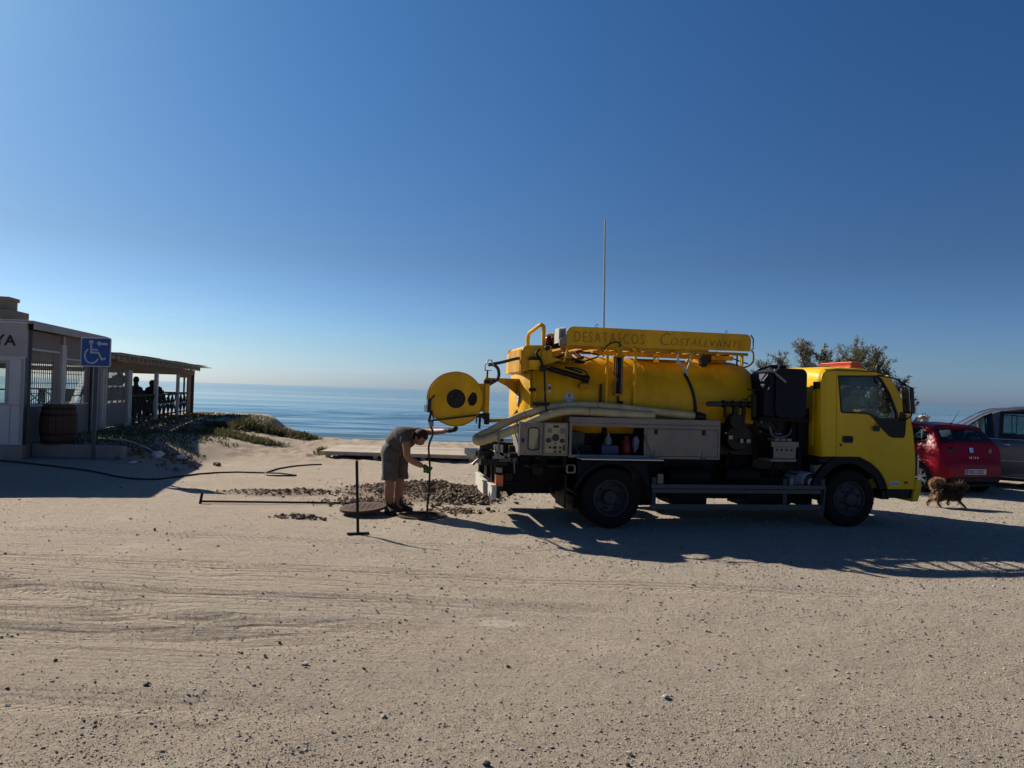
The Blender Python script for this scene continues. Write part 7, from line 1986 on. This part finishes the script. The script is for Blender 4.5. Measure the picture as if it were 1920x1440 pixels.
# ------------------------------------------------------------------ parked cars
def car(name, label, loc, rz, L, top, low, Wz, paint, wheels, wr, rear_pane=None, windows=(), plan_r=0.30, plan_f=0.5, tmin=0.80):
    t = thing(name, label, 'car', loc, rz)
    tx_, tz_ = [p[0] for p in top], [p[1] for p in top]
    lx_, lz_ = [p[0] for p in low], [p[1] for p in low]
    wz_, ww_ = [p[0] for p in Wz], [p[1] for p in Wz]
    ztop = lambda x: float(np.interp(x, tx_, tz_)); zlow = lambda x: float(np.interp(x, lx_, lz_))
    Wf = lambda z: float(np.interp(z, wz_, ww_))
    def T(x):
        a = max(0.0, 1 - x / plan_r); b_ = max(0.0, 1 - (L - x) / plan_f)
        return 1 - (1 - tmin) * a ** 2.2 - 0.22 * b_ ** 2.2
    xs = sorted(set([round(v, 4) for v in list(np.arange(0, L + 1e-6, 0.045)) + [0.01, 0.02, 0.03, L - 0.01, L - 0.02] + [L]]))
    NL, NU = 16, 14
    def ring(x):
        zt, zb = ztop(x), zlow(x); rr = min(0.11, 0.30 * (zt - zb)); zs = zt - rr; out = []
        for i in range(NL): 
            z = zb + (zs - zb) * i / (NL - 1); out.append((Wf(z) * T(x), z))
        Wt = Wf(zs) * T(x)
        for i in range(1, NU + 1):
            a = math.pi / 2 * i / NU
            out.append((Wt * math.cos(a) ** 0.55 if i < NU else 0.0, zs + rr * math.sin(a) ** 0.75))
        return out
    def top_z(x, y):
        r = ring(x)[NL - 1:]
        ys = [p[0] for p in r][::-1]; zs = [p[1] for p in r][::-1]
        return float(np.interp(abs(y), ys, zs))
    rings = [ring(x) for x in xs]; C_ = NL + NU; nfull = 2 * C_ - 1
    vs = []
    for x, r in zip(xs, rings):
        for (y, z) in r: vs.append((x, y, z))
        for (y, z) in reversed(r[:-1]): vs.append((x, -y, z))
    def in_poly(px, pz, poly):
        c = False; n = len(poly)
        for i in range(n):
            (x1, z1), (x2, z2) = poly[i], poly[(i + 1) % n]
            if (z1 > pz) != (z2 > pz) and px < (x2 - x1) * (pz - z1) / (z2 - z1) + x1: c = not c
        return c
    fs = []
    for i in range(len(xs) - 1):
        for j in range(nfull - 1):
            q = (i * nfull + j, i * nfull + j + 1, (i + 1) * nfull + j + 1, (i + 1) * nfull + j)
            cx = sum(vs[k][0] for k in q) / 4; cy = sum(vs[k][1] for k in q) / 4; cz = sum(vs[k][2] for k in q) / 4
            skip = False
            if abs(cy) > 0.4:
                for wx in wheels:
                    if math.hypot(cx - wx, cz - wr) < wr + 0.055: skip = True
                for poly in windows:
                    if in_poly(cx, cz, poly): skip = True
            if rear_pane and rear_pane[0] + 0.03 < cx < rear_pane[1] - 0.03 and abs(cy) < rear_pane[2](cx) - 0.04 and cz > ztop(cx) - 0.08: skip = True
            if not skip: fs.append(q)
    fs.append(tuple(range(nfull))); o0 = (len(xs) - 1) * nfull; fs.append(tuple(o0 + k for k in range(nfull - 1, -1, -1)))
    body = MB().add(vs, fs).build('body', paint, t, smooth=32)
    sd = body.modifiers.new('thick', 'SOLIDIFY'); sd.thickness = 0.012; sd.offset = -1
    side = lambda s_, off: (lambda x, z, q: (x, s_ * (Wf(z) * T(x) + off + q), z))
    MB().plate([(0.15, 0.16), (L - 0.3, 0.16), (L - 0.3, 0.22), (0.15, 0.22)], (), -Wf(0.3) * 0.9, Wf(0.3) * 0.9).build('underbody', M['interior'], t)
    def dens(poly, step=0.06):
        out = []
        for i in range(len(poly)):
            a, b_ = poly[i], poly[(i + 1) % len(poly)]; n = max(1, int(math.hypot(b_[0] - a[0], b_[1] - a[1]) / step))
            out += [(a[0] + (b_[0] - a[0]) * k / n, a[1] + (b_[1] - a[1]) * k / n) for k in range(n)]
        return out
    for s_ in (1, -1):
        for poly in windows:
            cx = sum(p[0] for p in poly) / len(poly); cz = sum(p[1] for p in poly) / len(poly)
            outer = dens([(cx + (p[0] - cx) * 1.045, cz + (p[1] - cz) * 1.09) for p in poly])
            inner = dens([(cx + (p[0] - cx) * 0.93, cz + (p[1] - cz) * 0.87) for p in poly])
            MB().plate(outer, [inner], 0.0, 0.004, fn=side(s_, 0.004)).build('window_seal', M['ink'], t)
            MB().plate(inner, (), 0.0, 0.003, fn=side(s_, 0.001)).build('side_window', M['glass_dark'], t)
        for wx in wheels:
            arcp = [(wx + (wr + 0.05) * math.cos(R_(a)), wr + (wr + 0.05) * math.sin(R_(a))) for a in range(-8, 189, 7)]
            MB().tube([side(s_, -0.012)(min(max(p[0], 0.02), L - 0.02), max(p[1], 0.2), 0) for p in arcp], 0.022, 8).build('arch_lip', paint, t, smooth=60)
            w_ = [(wx + (wr + 0.07) * math.cos(R_(a)), wr + (wr + 0.07) * math.sin(R_(a))) for a in range(-10, 191, 10)]
            b = MB(); ya, yb = s_ * (Wf(0.5) * T(wx) - 0.03), s_ * 0.45
            vv = [(p[0], ya, p[1]) for p in w_] + [(p[0], yb, p[1]) for p in w_]; k_ = len(w_)
            b.add(vv, [(i, i + 1, i + 1 + k_, i + k_) for i in range(k_ - 1)] + [tuple(range(k_, 2 * k_))]); b.build('wheel_well', M['interior'], t)
            wh = bpy.data.objects.new('wheel', None); COL.objects.link(wh); wh.parent = t; wh.location = (wx, s_ * (Wf(0.4) * T(wx) - 0.10), wr); wh.empty_display_size = 0.1
            b = MB(); w2 = 0.19
            b.lathe([(wr * 0.66, -w2 / 2), (wr * 0.80, -w2 / 2), (wr * 0.97, -w2 * 0.42), (wr, -w2 * 0.3), (wr, w2 * 0.3), (wr * 0.97, w2 * 0.42), (wr * 0.80, w2 / 2), (wr * 0.66, w2 / 2)], (0, 0, 0), 'Y', 36, closed=True)
            b.build('tyre', M['rubber'], wh, smooth=40)
            b = MB(); o_ = s_ * 0.075
            b.lathe([(wr * 0.66, -s_ * 0.09), (wr * 0.68, s_ * 0.09), (wr * 0.65, s_ * 0.10), (wr * 0.62, s_ * 0.09), (wr * 0.61, -s_ * 0.08)], (0, 0, 0), 'Y', 36)
            b.lathe([(0.001, o_), (0.045, o_), (0.05, o_ - s_ * 0.02), (0.05, 0)], (0, 0, 0), 'Y', 18)
            for k in range(14):
                if k % 2 == 0: a0 = 2 * math.pi * k / 14 - 0.13
                else: a0 = 2 * math.pi * (k - 1) / 14 + 0.13
                b.beam((0.03 * math.cos(a0), o_ - s_ * 0.012, 0.03 * math.sin(a0)), (wr * 0.63 * math.cos(a0), o_ - s_ * 0.0, wr * 0.63 * math.sin(a0)), 0.022, 0.02, up=(0, 1, 0))
            b.build('rim', M['alloy'], wh, smooth=40)
            MB().cyl((0, -s_ * 0.02, 0), (0, s_ * 0.0, 0), wr * 0.60, n=24).build('brake_disc', M['iron'], wh)
    return t, dict(side=side, Wf=Wf, T=T, top_z=top_z, ztop=ztop)

# crimson hatchback seen from its rear left corner
top = [(0, 0.62), (0.04, 0.70), (0.09, 0.78), (0.12, 0.95), (0.16, 1.03), (0.22, 1.09), (0.42, 1.31), (0.46, 1.375), (0.60, 1.40), (1.2, 1.425), (1.8, 1.40), (2.1, 1.33), (2.85, 0.97), (3.1, 0.92), (3.6, 0.80), (3.82, 0.68), (3.93, 0.50)]
low = [(0, 0.36), (0.06, 0.26), (0.3, 0.20), (3.6, 0.20), (3.93, 0.26)]
Wz = [(0.15, 0.74), (0.30, 0.80), (0.45, 0.825), (0.70, 0.835), (0.88, 0.82), (0.96, 0.785), (1.02, 0.76), (1.32, 0.60), (1.45, 0.55)]
RCX, RCY, RCA = 9.00, 14.45, R_(105)
qwin = [(0.46, 1.10), (0.52, 1.06), (0.70, 1.04), (1.12, 1.03), (1.12, 1.27), (0.95, 1.30), (0.72, 1.29), (0.56, 1.21)]
dwin = [(1.22, 1.03), (2.45, 0.99), (2.50, 1.03), (2.10, 1.24), (1.80, 1.30), (1.22, 1.30)]
rcar, K = car('red_hatchback', 'crimson three-door hatchback parked with its rear towards the camera in front of the truck cab', (RCX, RCY, 0), RCA, 3.93, top, low, Wz, M['red_car'],
              (0.60, 3.05), 0.30, (0.20, 0.455, lambda x: 0.66 - 0.38 * (x - 0.20)), (qwin, dwin))
def rear_grid(name, m, x0, x1, hwf, off, parent, nx=10, ny=16, thick=0.003):
    b = MB(); vs = []
    for i in range(nx + 1):
        x = x0 + (x1 - x0) * i / nx; hw = hwf(x)
        for j in range(ny + 1):
            y = -hw + 2 * hw * j / ny
            vs.append((x - off * 0.8, y, K['top_z'](x, y) + off * 0.6))
    fs = [(i * (ny + 1) + j, i * (ny + 1) + j + 1, (i + 1) * (ny + 1) + j + 1, (i + 1) * (ny + 1) + j) for i in range(nx) for j in range(ny)]
    return b.add(vs, fs).build(name, m, parent, smooth=60)
hwf = lambda x: 0.665 - 0.42 * (x - 0.20)
rear_grid('rear_window', M['glass_dark'], 0.205, 0.455, hwf, 0.004, rcar)
for (xa, xb, ya, yb) in ((0.195, 0.225, 0, 0), (0.435, 0.465, 0, 0)):
    rear_grid('window_border', M['ink'], xa, xb, hwf, 0.007, rcar, 2, 16)
for s_ in (-1, 1):
    b = MB(); vs = []; n = 12
    for i in range(n + 1):
        x = 0.20 + 0.255 * i / n; hw = hwf(x)
        for y in (s_ * (hw - 0.045), s_ * (hw + 0.005)): vs.append((x - 0.006, y, K['top_z'](x, y) + 0.006))
    b.add(vs, [(2 * i, 2 * i + 1, 2 * i + 3, 2 * i + 2) for i in range(n)]).build('window_border', M['ink'], rcar, smooth=60)
MB().plate([(-0.52, 0), (0.52, 0), (0.50, 0.02), (-0.50, 0.02)], (), 0.0, 0.0, fn=lambda p, q, t: (0, 0, 0)) if False else None
b = MB(); vs = []
for i in range(3):
    for j in range(17):
        y = -0.54 + 1.08 * j / 16; x = 0.36 + 0.07 * i + 0.06 * (abs(y) / 0.54) ** 2
        vs.append((x, y, 1.352 + 0.016 * i - 0.02 * (abs(y) / 0.54) ** 3))
b.add(vs, [(i * 17 + j, i * 17 + j + 1, (i + 1) * 17 + j + 1, (i + 1) * 17 + j) for i in range(2) for j in range(16)])
sp_ = b.build('roof_spoiler', M['red_car'], rcar, smooth=60); q = sp_.modifiers.new('t', 'SOLIDIFY'); q.thickness = 0.022
MB().tube([(0.62, 0.0, 1.40), (0.42, 0.0, 1.68)], [0.006, 0.003], 6).cyl((0.66, 0, 1.395), (0.60, 0, 1.425), 0.016, n=8).build('aerial', M['ink'], rcar)
# shoulder crease catching light
for s_ in (-1, 1):
    for z, x0, x1 in ((0.93, 0.30, 3.3), (0.66, 0.25, 2.9)):
        MB().tube([K['side'](s_, -0.002)(x, z + 0.02 * math.sin((x - x0) / (x1 - x0) * 3.1), 0) for x in np.linspace(x0, x1, 40)], 0.007, 6).build('body_crease', M['red_car'], rcar, smooth=60)
def rx(z, y):       # rear face position at height z and offset y
    # invert the top profile at the rear
    xs_ = [p[0] for p in top[:6]]; zs_ = [p[1] for p in top[:6]]
    x0 = float(np.interp(z, zs_, xs_)) if z > 0.62 else 0.0
    return x0 + 0.10 * (abs(y) / 0.8) ** 3
for s_ in (-1, 1):
    b = MB(); vs = []; n = 10
    def lp(u, v): # u 0..1 from inner to outer, v 0..1 up
        y = s_ * (0.44 + 0.325 * u); z = 0.835 + 0.115 * v - 0.01 * u
        return (rx(z, y) - 0.012 + 0.055 * max(0, u - 0.6), y, z)
    for i in range(n + 1):
        for j in range(4): vs.append(lp(i / n, j / 3))
    b.add(vs, [(i * 4 + j, i * 4 + j + 1, (i + 1) * 4 + j + 1, (i + 1) * 4 + j) for i in range(n) for j in range(3)])
    o = b.build('tail_lamp', M['ink'] if s_ > 0 else M['tail_red'], rcar, smooth=60); q = o.modifiers.new('t', 'SOLIDIFY'); q.thickness = 0.02; q.offset = 0
    MB().lathe([(0.001, -0.012), (0.03, -0.008), (0.038, 0.006)], (rx(0.89, 0.69) - 0.0, s_ * 0.70, 0.89), 'X', 16).build('lamp_reflector', M['chrome'], o, smooth=60)
    MB().lathe([(0.001, -0.010), (0.024, -0.006), (0.030, 0.006)], (rx(0.89, 0.60) - 0.0, s_ * 0.62, 0.89), 'X', 16).build('lamp_reflector', M['lens_clear'], o, smooth=60)
# emblem, model name, number plate
bz = MB().plate([(-0.045, -0.05), (0.045, -0.05), (0.045, 0.05), (-0.045, 0.05)], (), 0, 0.012, fn=lambda p, q, t: (rx(0.90 + q, 0) - 0.018 + t, p, 0.90 + q)).build('emblem', M['chrome'], rcar, bevel=0.006)
b = MB()
for k, (y0, y1) in enumerate(((-0.03, 0.03), (-0.03, 0.03), (-0.03, 0.03))):
    z = 0.872 + k * 0.022; b.plate([(y0, z), (y1, z), (y1, z + 0.008), (y0, z + 0.008)], (), 0, 0.003, fn=lambda p, q, t: (rx(q, 0) - 0.021 + t, p, q))
b.build('emblem_mark', M['rim'], bz)
text_obj('model_lettering', 'IBIZA', 0.055, M['chrome'], rcar, (rx(0.74, 0.1) - 0.022, 0.115, 0.735), (R_(90), 0, R_(-90)), 0.003, spacing=1.7, sx=1.15)
pz, px_ = 0.475, -0.012
npl = MB().box(px_ - 0.016, px_ + 0.03, -0.26, 0.26, pz - 0.055, pz + 0.055).build('number_plate', M['white_plate'], rcar, bevel=0.004)
MB().box(px_ - 0.0185, px_ - 0.0165, 0.215, 0.255, pz - 0.05, pz + 0.05).build('blue_band', M['signblue'], npl)
text_obj('plate_number', '7453 DDS', 0.108, M['ink'], npl, (px_ - 0.0175, 0.205, pz - 0.038), (R_(90), 0, R_(-90)), 0.001, sx=0.88, spacing=0.98, bold=0.002)
MB().box(-0.010, 0.25, -0.62, 0.62, 0.262, 0.375).build('lower_bumper_insert', M['black'], rcar, bevel=0.02)
MB().box(0.01, 0.03, -0.8, 0.8, 0.60, 0.604).build('bumper_gap', M['ink'], rcar)
b = MB()
for y in (-0.38, 0.38):
    for x in (1.45, ): b.box(x, x + 0.5, y - 0.24, y + 0.24, 0.35, 0.55); b.box(x, x + 0.13, y - 0.22, y + 0.22, 0.55, 1.02); b.box(x + 0.02, x + 0.1, y - 0.12, y + 0.12, 1.03, 1.2)
b.box(0.75, 0.9, -0.6, 0.6, 0.45, 0.98)
for y in (-0.4, 0, 0.4): b.box(0.78, 0.88, y - 0.11, y + 0.11, 0.98, 1.12)
b.build('car_seats', M['interior'], rcar, bevel=0.03)

# charcoal minivan side on behind it
top = [(0, 0.8), (0.03, 1.1), (0.10, 1.45), (0.25, 1.70), (0.6, 1.77), (1.2, 1.80), (2.0, 1.79), (2.6, 1.765), (3.0, 1.69), (3.30, 1.57), (3.72, 1.30), (4.06, 1.08), (4.22, 0.99), (4.36, 0.80), (4.42, 0.55)]
low = [(0, 0.4), (0.1, 0.25), (0.4, 0.20), (4.1, 0.20), (4.42, 0.28)]
Wz = [(0.15, 0.82), (0.35, 0.88), (0.7, 0.905), (0.95, 0.90), (1.05, 0.875), (1.5, 0.79), (1.7, 0.73), (1.85, 0.70)]
w1 = [(3.86, 1.10), (3.55, 1.32), (3.30, 1.50), (3.14, 1.58), (3.10, 1.08), (3.4, 1.085)]
w2 = [(2.95, 1.62), (2.98, 1.08), (1.85, 1.08), (1.85, 1.64)]
w3 = [(1.62, 1.63), (1.62, 1.08), (0.55, 1.12), (0.62, 1.5), (0.8, 1.62)]
VX, VY, VA = 13.52, 15.36, R_(152)
van, KV = car('grey_minivan', 'charcoal grey minivan with silver roof rail parked side-on behind the red hatchback', (VX, VY, 0), VA, 4.42, top, low, Wz, M['grey_car'],
              (0.85, 3.62), 0.32, None, (w1, w2, w3), 0.2, 0.7)
for s_ in (1, -1):
    sd = KV['side']
    MB().tube([sd(s_, 0.012)(x, float(np.interp(x, [0.5, 2.7, 3.05, 3.3, 3.55, 3.92], [1.715, 1.715, 1.675, 1.575, 1.40, 1.12])), 0) for x in np.linspace(0.5, 3.9, 50)], 0.016, 8).build('roof_rail', M['chrome'], van, smooth=60)
    MB().plate([(0.5, 1.025), (3.55, 1.045), (3.55, 1.06), (0.5, 1.045)], (), 0, 0.008, fn=sd(s_, 0.006)).build('belt_trim', M['chrome'], van)
    MB().tube([sd(s_, 0.006)(x, 0.60, 0) for x in np.linspace(1.2, 3.1, 20)], 0.012, 7).build('door_moulding', M['chrome'], van, smooth=60)
    MB().tube([sd(s_, 0.004)(x, 0.245, 0) for x in np.linspace(1.2, 3.1, 20)], 0.012, 7).build('sill_strip', M['chrome'], van, smooth=60)
    for x in (2.90, 1.60):
        MB().tube([sd(s_, 0.004)(x - 0.09, 0.935, 0), sd(s_, 0.035)(x - 0.06, 0.94, 0), sd(s_, 0.035)(x + 0.06, 0.94, 0), sd(s_, 0.004)(x + 0.09, 0.935, 0)], 0.014, 8).build('door_handle', M['chrome'], van, smooth=60)
    MB().plate([(3.04, 0.30), (3.048, 0.30), (3.048, 1.07), (3.04, 1.07)], (), 0, 0.002, fn=sd(s_, 0.002)).plate([(1.68, 0.30), (1.688, 0.30), (1.688, 1.66), (1.68, 1.66)], (), 0, 0.002, fn=sd(s_, 0.002)).build('door_gap', M['ink'], van)
    MB().plate(rrect(2.50, 2.78, 1.12, 1.56, 0.03), [rrect(2.516, 2.764, 1.138, 1.542, 0.02)], 0, 0.006, fn=sd(s_, 0.008)).build('inner_window_frame', M['rim'], van)
    MB().lathe([(0.001, -0.05), (0.07, -0.04), (0.09, 0.0), (0.08, 0.06), (0.001, 0.07)], tuple(sd(s_, 0.12)(3.58, 1.08, 0)), 'X', 14).build('wing_mirror', M['black'], van, smooth=60)
b = MB()
for y in (-0.42, 0.42):
    for x in (2.15, 1.0): b.box(x, x + 0.5, y - 0.25, y + 0.25, 0.4, 0.65); b.box(x, x + 0.14, y - 0.23, y + 0.23, 0.65, 1.18); b.box(x + 0.02, x + 0.1, y - 0.12, y + 0.12, 1.2, 1.38)
b.box(3.25, 3.9, -0.75, 0.75, 0.7, 1.02)
b.build('car_seats', M['interior'], van, bevel=0.03)
MB().tube([(3.15 + 0.17 * math.sin(a) * 0.4, 0.42 + 0.17 * math.cos(a), 1.05 + 0.17 * math.sin(a)) for a in [2 * math.pi * k / 20 for k in range(20)]], 0.014, 7, closed=True).build('steering_wheel', M['ink'], van)

# ------------------------------------------------------------------ the dog
DX, DY = 7.42, 12.66
dog = thing('dog', 'small fluffy brown dog with a curled tan tail trotting past the front of the truck', 'dog', (DX, DY, zg(DX, DY)), R_(0))
V = [(-0.17, 0, 0.26), (-0.06, 0, 0.265), (0.06, 0, 0.27), (0.15, 0, 0.285), (0.21, 0.01, 0.33), (0.265, 0.02, 0.355), (0.32, 0.03, 0.335), (0.355, 0.035, 0.325),   # 0-7 spine, neck, head, muzzle
     (-0.19, -0.06, 0.19), (-0.135, -0.065, 0.13), (-0.185, -0.065, 0.085), (-0.14, -0.065, 0.022), (-0.115, -0.065, 0.015),     # near hind: knee forward, hock back
     (-0.17, 0.06, 0.19), (-0.13, 0.065, 0.14), (-0.25, 0.065, 0.10), (-0.285, 0.065, 0.045), (-0.262, 0.065, 0.02),                # far hind, pushing off
     (0.14, -0.055, 0.19), (0.15, -0.06, 0.12), (0.225, -0.06, 0.06), (0.265, -0.06, 0.015), (0.285, -0.06, 0.012),              # near front reaching
     (0.12, 0.055, 0.19), (0.08, 0.06, 0.12), (0.035, 0.06, 0.065), (0.06, 0.06, 0.035), (0.075, 0.06, 0.04)]                     # far front, folded
E = [(0, 1), (1, 2), (2, 3), (3, 4), (4, 5), (5, 6), (6, 7), (0, 8), (8, 9), (9, 10), (10, 11), (11, 12), (0, 13), (13, 14), (14, 15), (15, 16), (16, 17),
     (3, 18), (18, 19), (19, 20), (20, 21), (21, 22), (3, 23), (23, 24), (24, 25), (25, 26), (26, 27)]
Rr = [0.085, 0.09, 0.095, 0.09, 0.07, 0.062, 0.032, 0.02, 0.045, 0.028, 0.017, 0.015, 0.015, 0.045, 0.028, 0.017, 0.015, 0.014, 0.035, 0.022, 0.017, 0.015, 0.014, 0.035, 0.022, 0.017, 0.015, 0.014]
M['dog_skin'] = mat('short_dark_coat', (0.05, 0.028, 0.018), 0.85, 0, 0.3, 30)
db = skin('body', V, E, Rr, M['dog_skin'], dog, 1, 2)
MB().lathe([(0.001, 0.014), (0.010, 0.01), (0.013, 0)], (0.372, 0.037, 0.33), 'X', 10).build('nose', M['ink'], dog, smooth=60)
for s_ in (-1, 1):
    MB().lathe([(0.022, 0), (0.018, 0.025), (0.006, 0.05), (0.001, 0.055)], (0.245, 0.02 + s_ * 0.04, 0.395), 'Z', 10).build('ear', M['dog_skin'], dog, smooth=60)
    MB().lathe([(0.001, 0.006), (0.006, 0.003), (0.007, 0)], (0.305, 0.03 + s_ * 0.028, 0.36), 'X', 8).build('eye', M['ink'], dog)
tp = spline([(-0.22, 0, 0.30), (-0.255, 0, 0.35), (-0.235, 0, 0.40), (-0.17, 0, 0.425), (-0.11, 0, 0.415), (-0.07, 0, 0.39)], 5)
MB().tube(tp, [0.025] * len(tp), 8).build('tail', M['dog_skin'], dog, smooth=60)
# coat: hair grown from the body surface, long at flanks and breeches
me = db.data
me.calc_loop_triangles()
cen = np.array([p.center[:] for p in me.polygons]); nor = np.array([p.normal[:] for p in me.polygons]); area = np.array([p.area for p in me.polygons])
wgt = area * np.where(cen[:, 2] > 0.14, 1.0, 0.05); wgt /= wgt.sum()
idx = rng.choice(len(cen), 26000, p=wgt)
P = cen[idx] + rng.normal(size=(len(idx), 3)) * 0.006; N_ = nor[idx]
D_ = N_ * 0.55 + np.array([-0.50, 0, -0.75]) + rng.normal(size=(len(idx), 3)) * 0.17
D_ /= np.linalg.norm(D_, axis=1)[:, None]
Lh = (0.045 + 0.050 * rng.random(len(idx))) * np.where(P[:, 0] > 0.24, 0.6, 1.0) * np.where(P[:, 2] < 0.17, 0.7, 1.0)
Lh = np.where(P[:, 0] > 0.31, Lh * 0.4, Lh)
tanm = (P[:, 0] < -0.21 + 0.03 * rng.normal(size=len(idx))) | (rng.random(len(idx)) < 0.08)
blades('fur', P[~tanm], D_[~tanm], Lh[~tanm], np.full((~tanm).sum(), 0.0042), M['fur_dark'], dog)
blades('tan_fur', P[tanm], D_[tanm], Lh[tanm] * 0.9, np.full(tanm.sum(), 0.006), M['fur_tan'], dog)
tpn = np.array([tuple(p) for p in tp]); i = rng.integers(0, len(tpn), 2600)
P = tpn[i] + rng.normal(size=(len(i), 3)) * 0.012
D_ = rng.normal(size=(len(i), 3)) * 0.7 + np.array([0.1, 0, 0.25]) + (tpn[i] - np.array([-0.16, 0, 0.36])) * 4
D_ /= np.linalg.norm(D_, axis=1)[:, None]
blades('tail_fur', P, D_, 0.024 + 0.026 * rng.random(len(i)), np.full(len(i), 0.006), M['fur_tan'], dog)
dog.scale = (1.05, 1.05, 1.08)

rcar.scale = (0.95, 0.95, 0.97)

# ------------------------------------------------------------------ tidy the part tree
def depth(o):
    d = 0
    while o.parent is not None: o = o.parent; d += 1
    return d
for o in list(COL.objects):            # nothing deeper than thing > part > sub-part
    if depth(o) > 2:
        p = o
        while depth(p) > 1: p = p.parent
        q = o.parent
        chain_m = Matrix.Identity(4)
        while q is not p:
            chain_m = q.matrix_basis @ chain_m; q = q.parent
        o.matrix_basis = chain_m @ o.matrix_basis
        o.parent = p
SMALL = ('wheel_nuts', 'hand_hole', 'door_clamp', 'screw', 'gauge_face', 'panel_knobs', 'lens_rib', 'flap_groove', 'decal_print', 'fan_guard_tag', 'rear_pipework',
         'pump_pipework', 'vacuum_pump', 'hand_wheel', 'valve_levers', 'outlet_valve', 'gearbox_tanks_shade_boxes', 'rear_axle', 'front_axle', 'chassis_frame', 'rack_frame',
         'rafters', 'terrace_roof', 'guide_cage', 'hose_guide', 'hose_tie', 'reel_hub', 'swivel_bearing', 'tank_cradle', 'copper_fittings', 'tank_straps', 'tank_shelf',
         'relief_valve', 'hydraulic_ram', 'strap_lever', 'placard_mark', 'crease', 'handle_grip', 'emblem_mark', 'stems', 'wound_hose', 'hinge_block', 'battery_box', 'top_pipe')
def split_islands(o):
    me = o.data
    bm = bmesh.new(); bm.from_mesh(me); bm.verts.ensure_lookup_table()
    seen = set(); isl = []
    for v in bm.verts:
        if v.index in seen: continue
        st = [v]; comp = []
        seen.add(v.index)
        while st:
            a = st.pop(); comp.append(a.index)
            for e in a.link_edges:
                w = e.other_vert(a)
                if w.index not in seen: seen.add(w.index); st.append(w)
        isl.append(set(comp))
    if len(isl) < 2: bm.free(); return
    for k, comp in enumerate(isl):
        b2 = bm.copy() if k < len(isl) - 1 else bm
        b2.verts.ensure_lookup_table()
        bmesh.ops.delete(b2, geom=[v for v in b2.verts if v.index not in comp], context='VERTS')
        m2 = me.copy(); b2.to_mesh(m2); b2.free()
        if k == 0: first = m2
        else:
            c = o.copy(); c.data = m2; COL.objects.link(c)
    o.data = first
for o in list(COL.objects):
    if o.type != 'MESH' or o.parent is None: continue
    base = o.name.split('.')[0]
    if base in SMALL: o['kind'] = 'stuff'
SPLIT = ('wheel_arch', 'mudflap', 'panel_bar', 'cross_brace', 'rear_wall_rib', 'corner_strip', 'ram_bracket', 'bumper_beam', 'flap_bracket', 'hatch_collar', 'cab_seat',
         'inner_counter', 'inner_rail', 'step_rail', 'label_patch', 'tank_bracket', 'awning_panel', 'end_panel', 'upper_guard_rail', 'slat', 'flap_stay', 'car_seats', 'door_gap', 'clamp')
for o in list(COL.objects):
    if o.type == 'MESH' and o.parent is not None and o.name.split('.')[0] in SPLIT and not [c for c in COL.objects if c.parent == o]:
        split_islands(o)
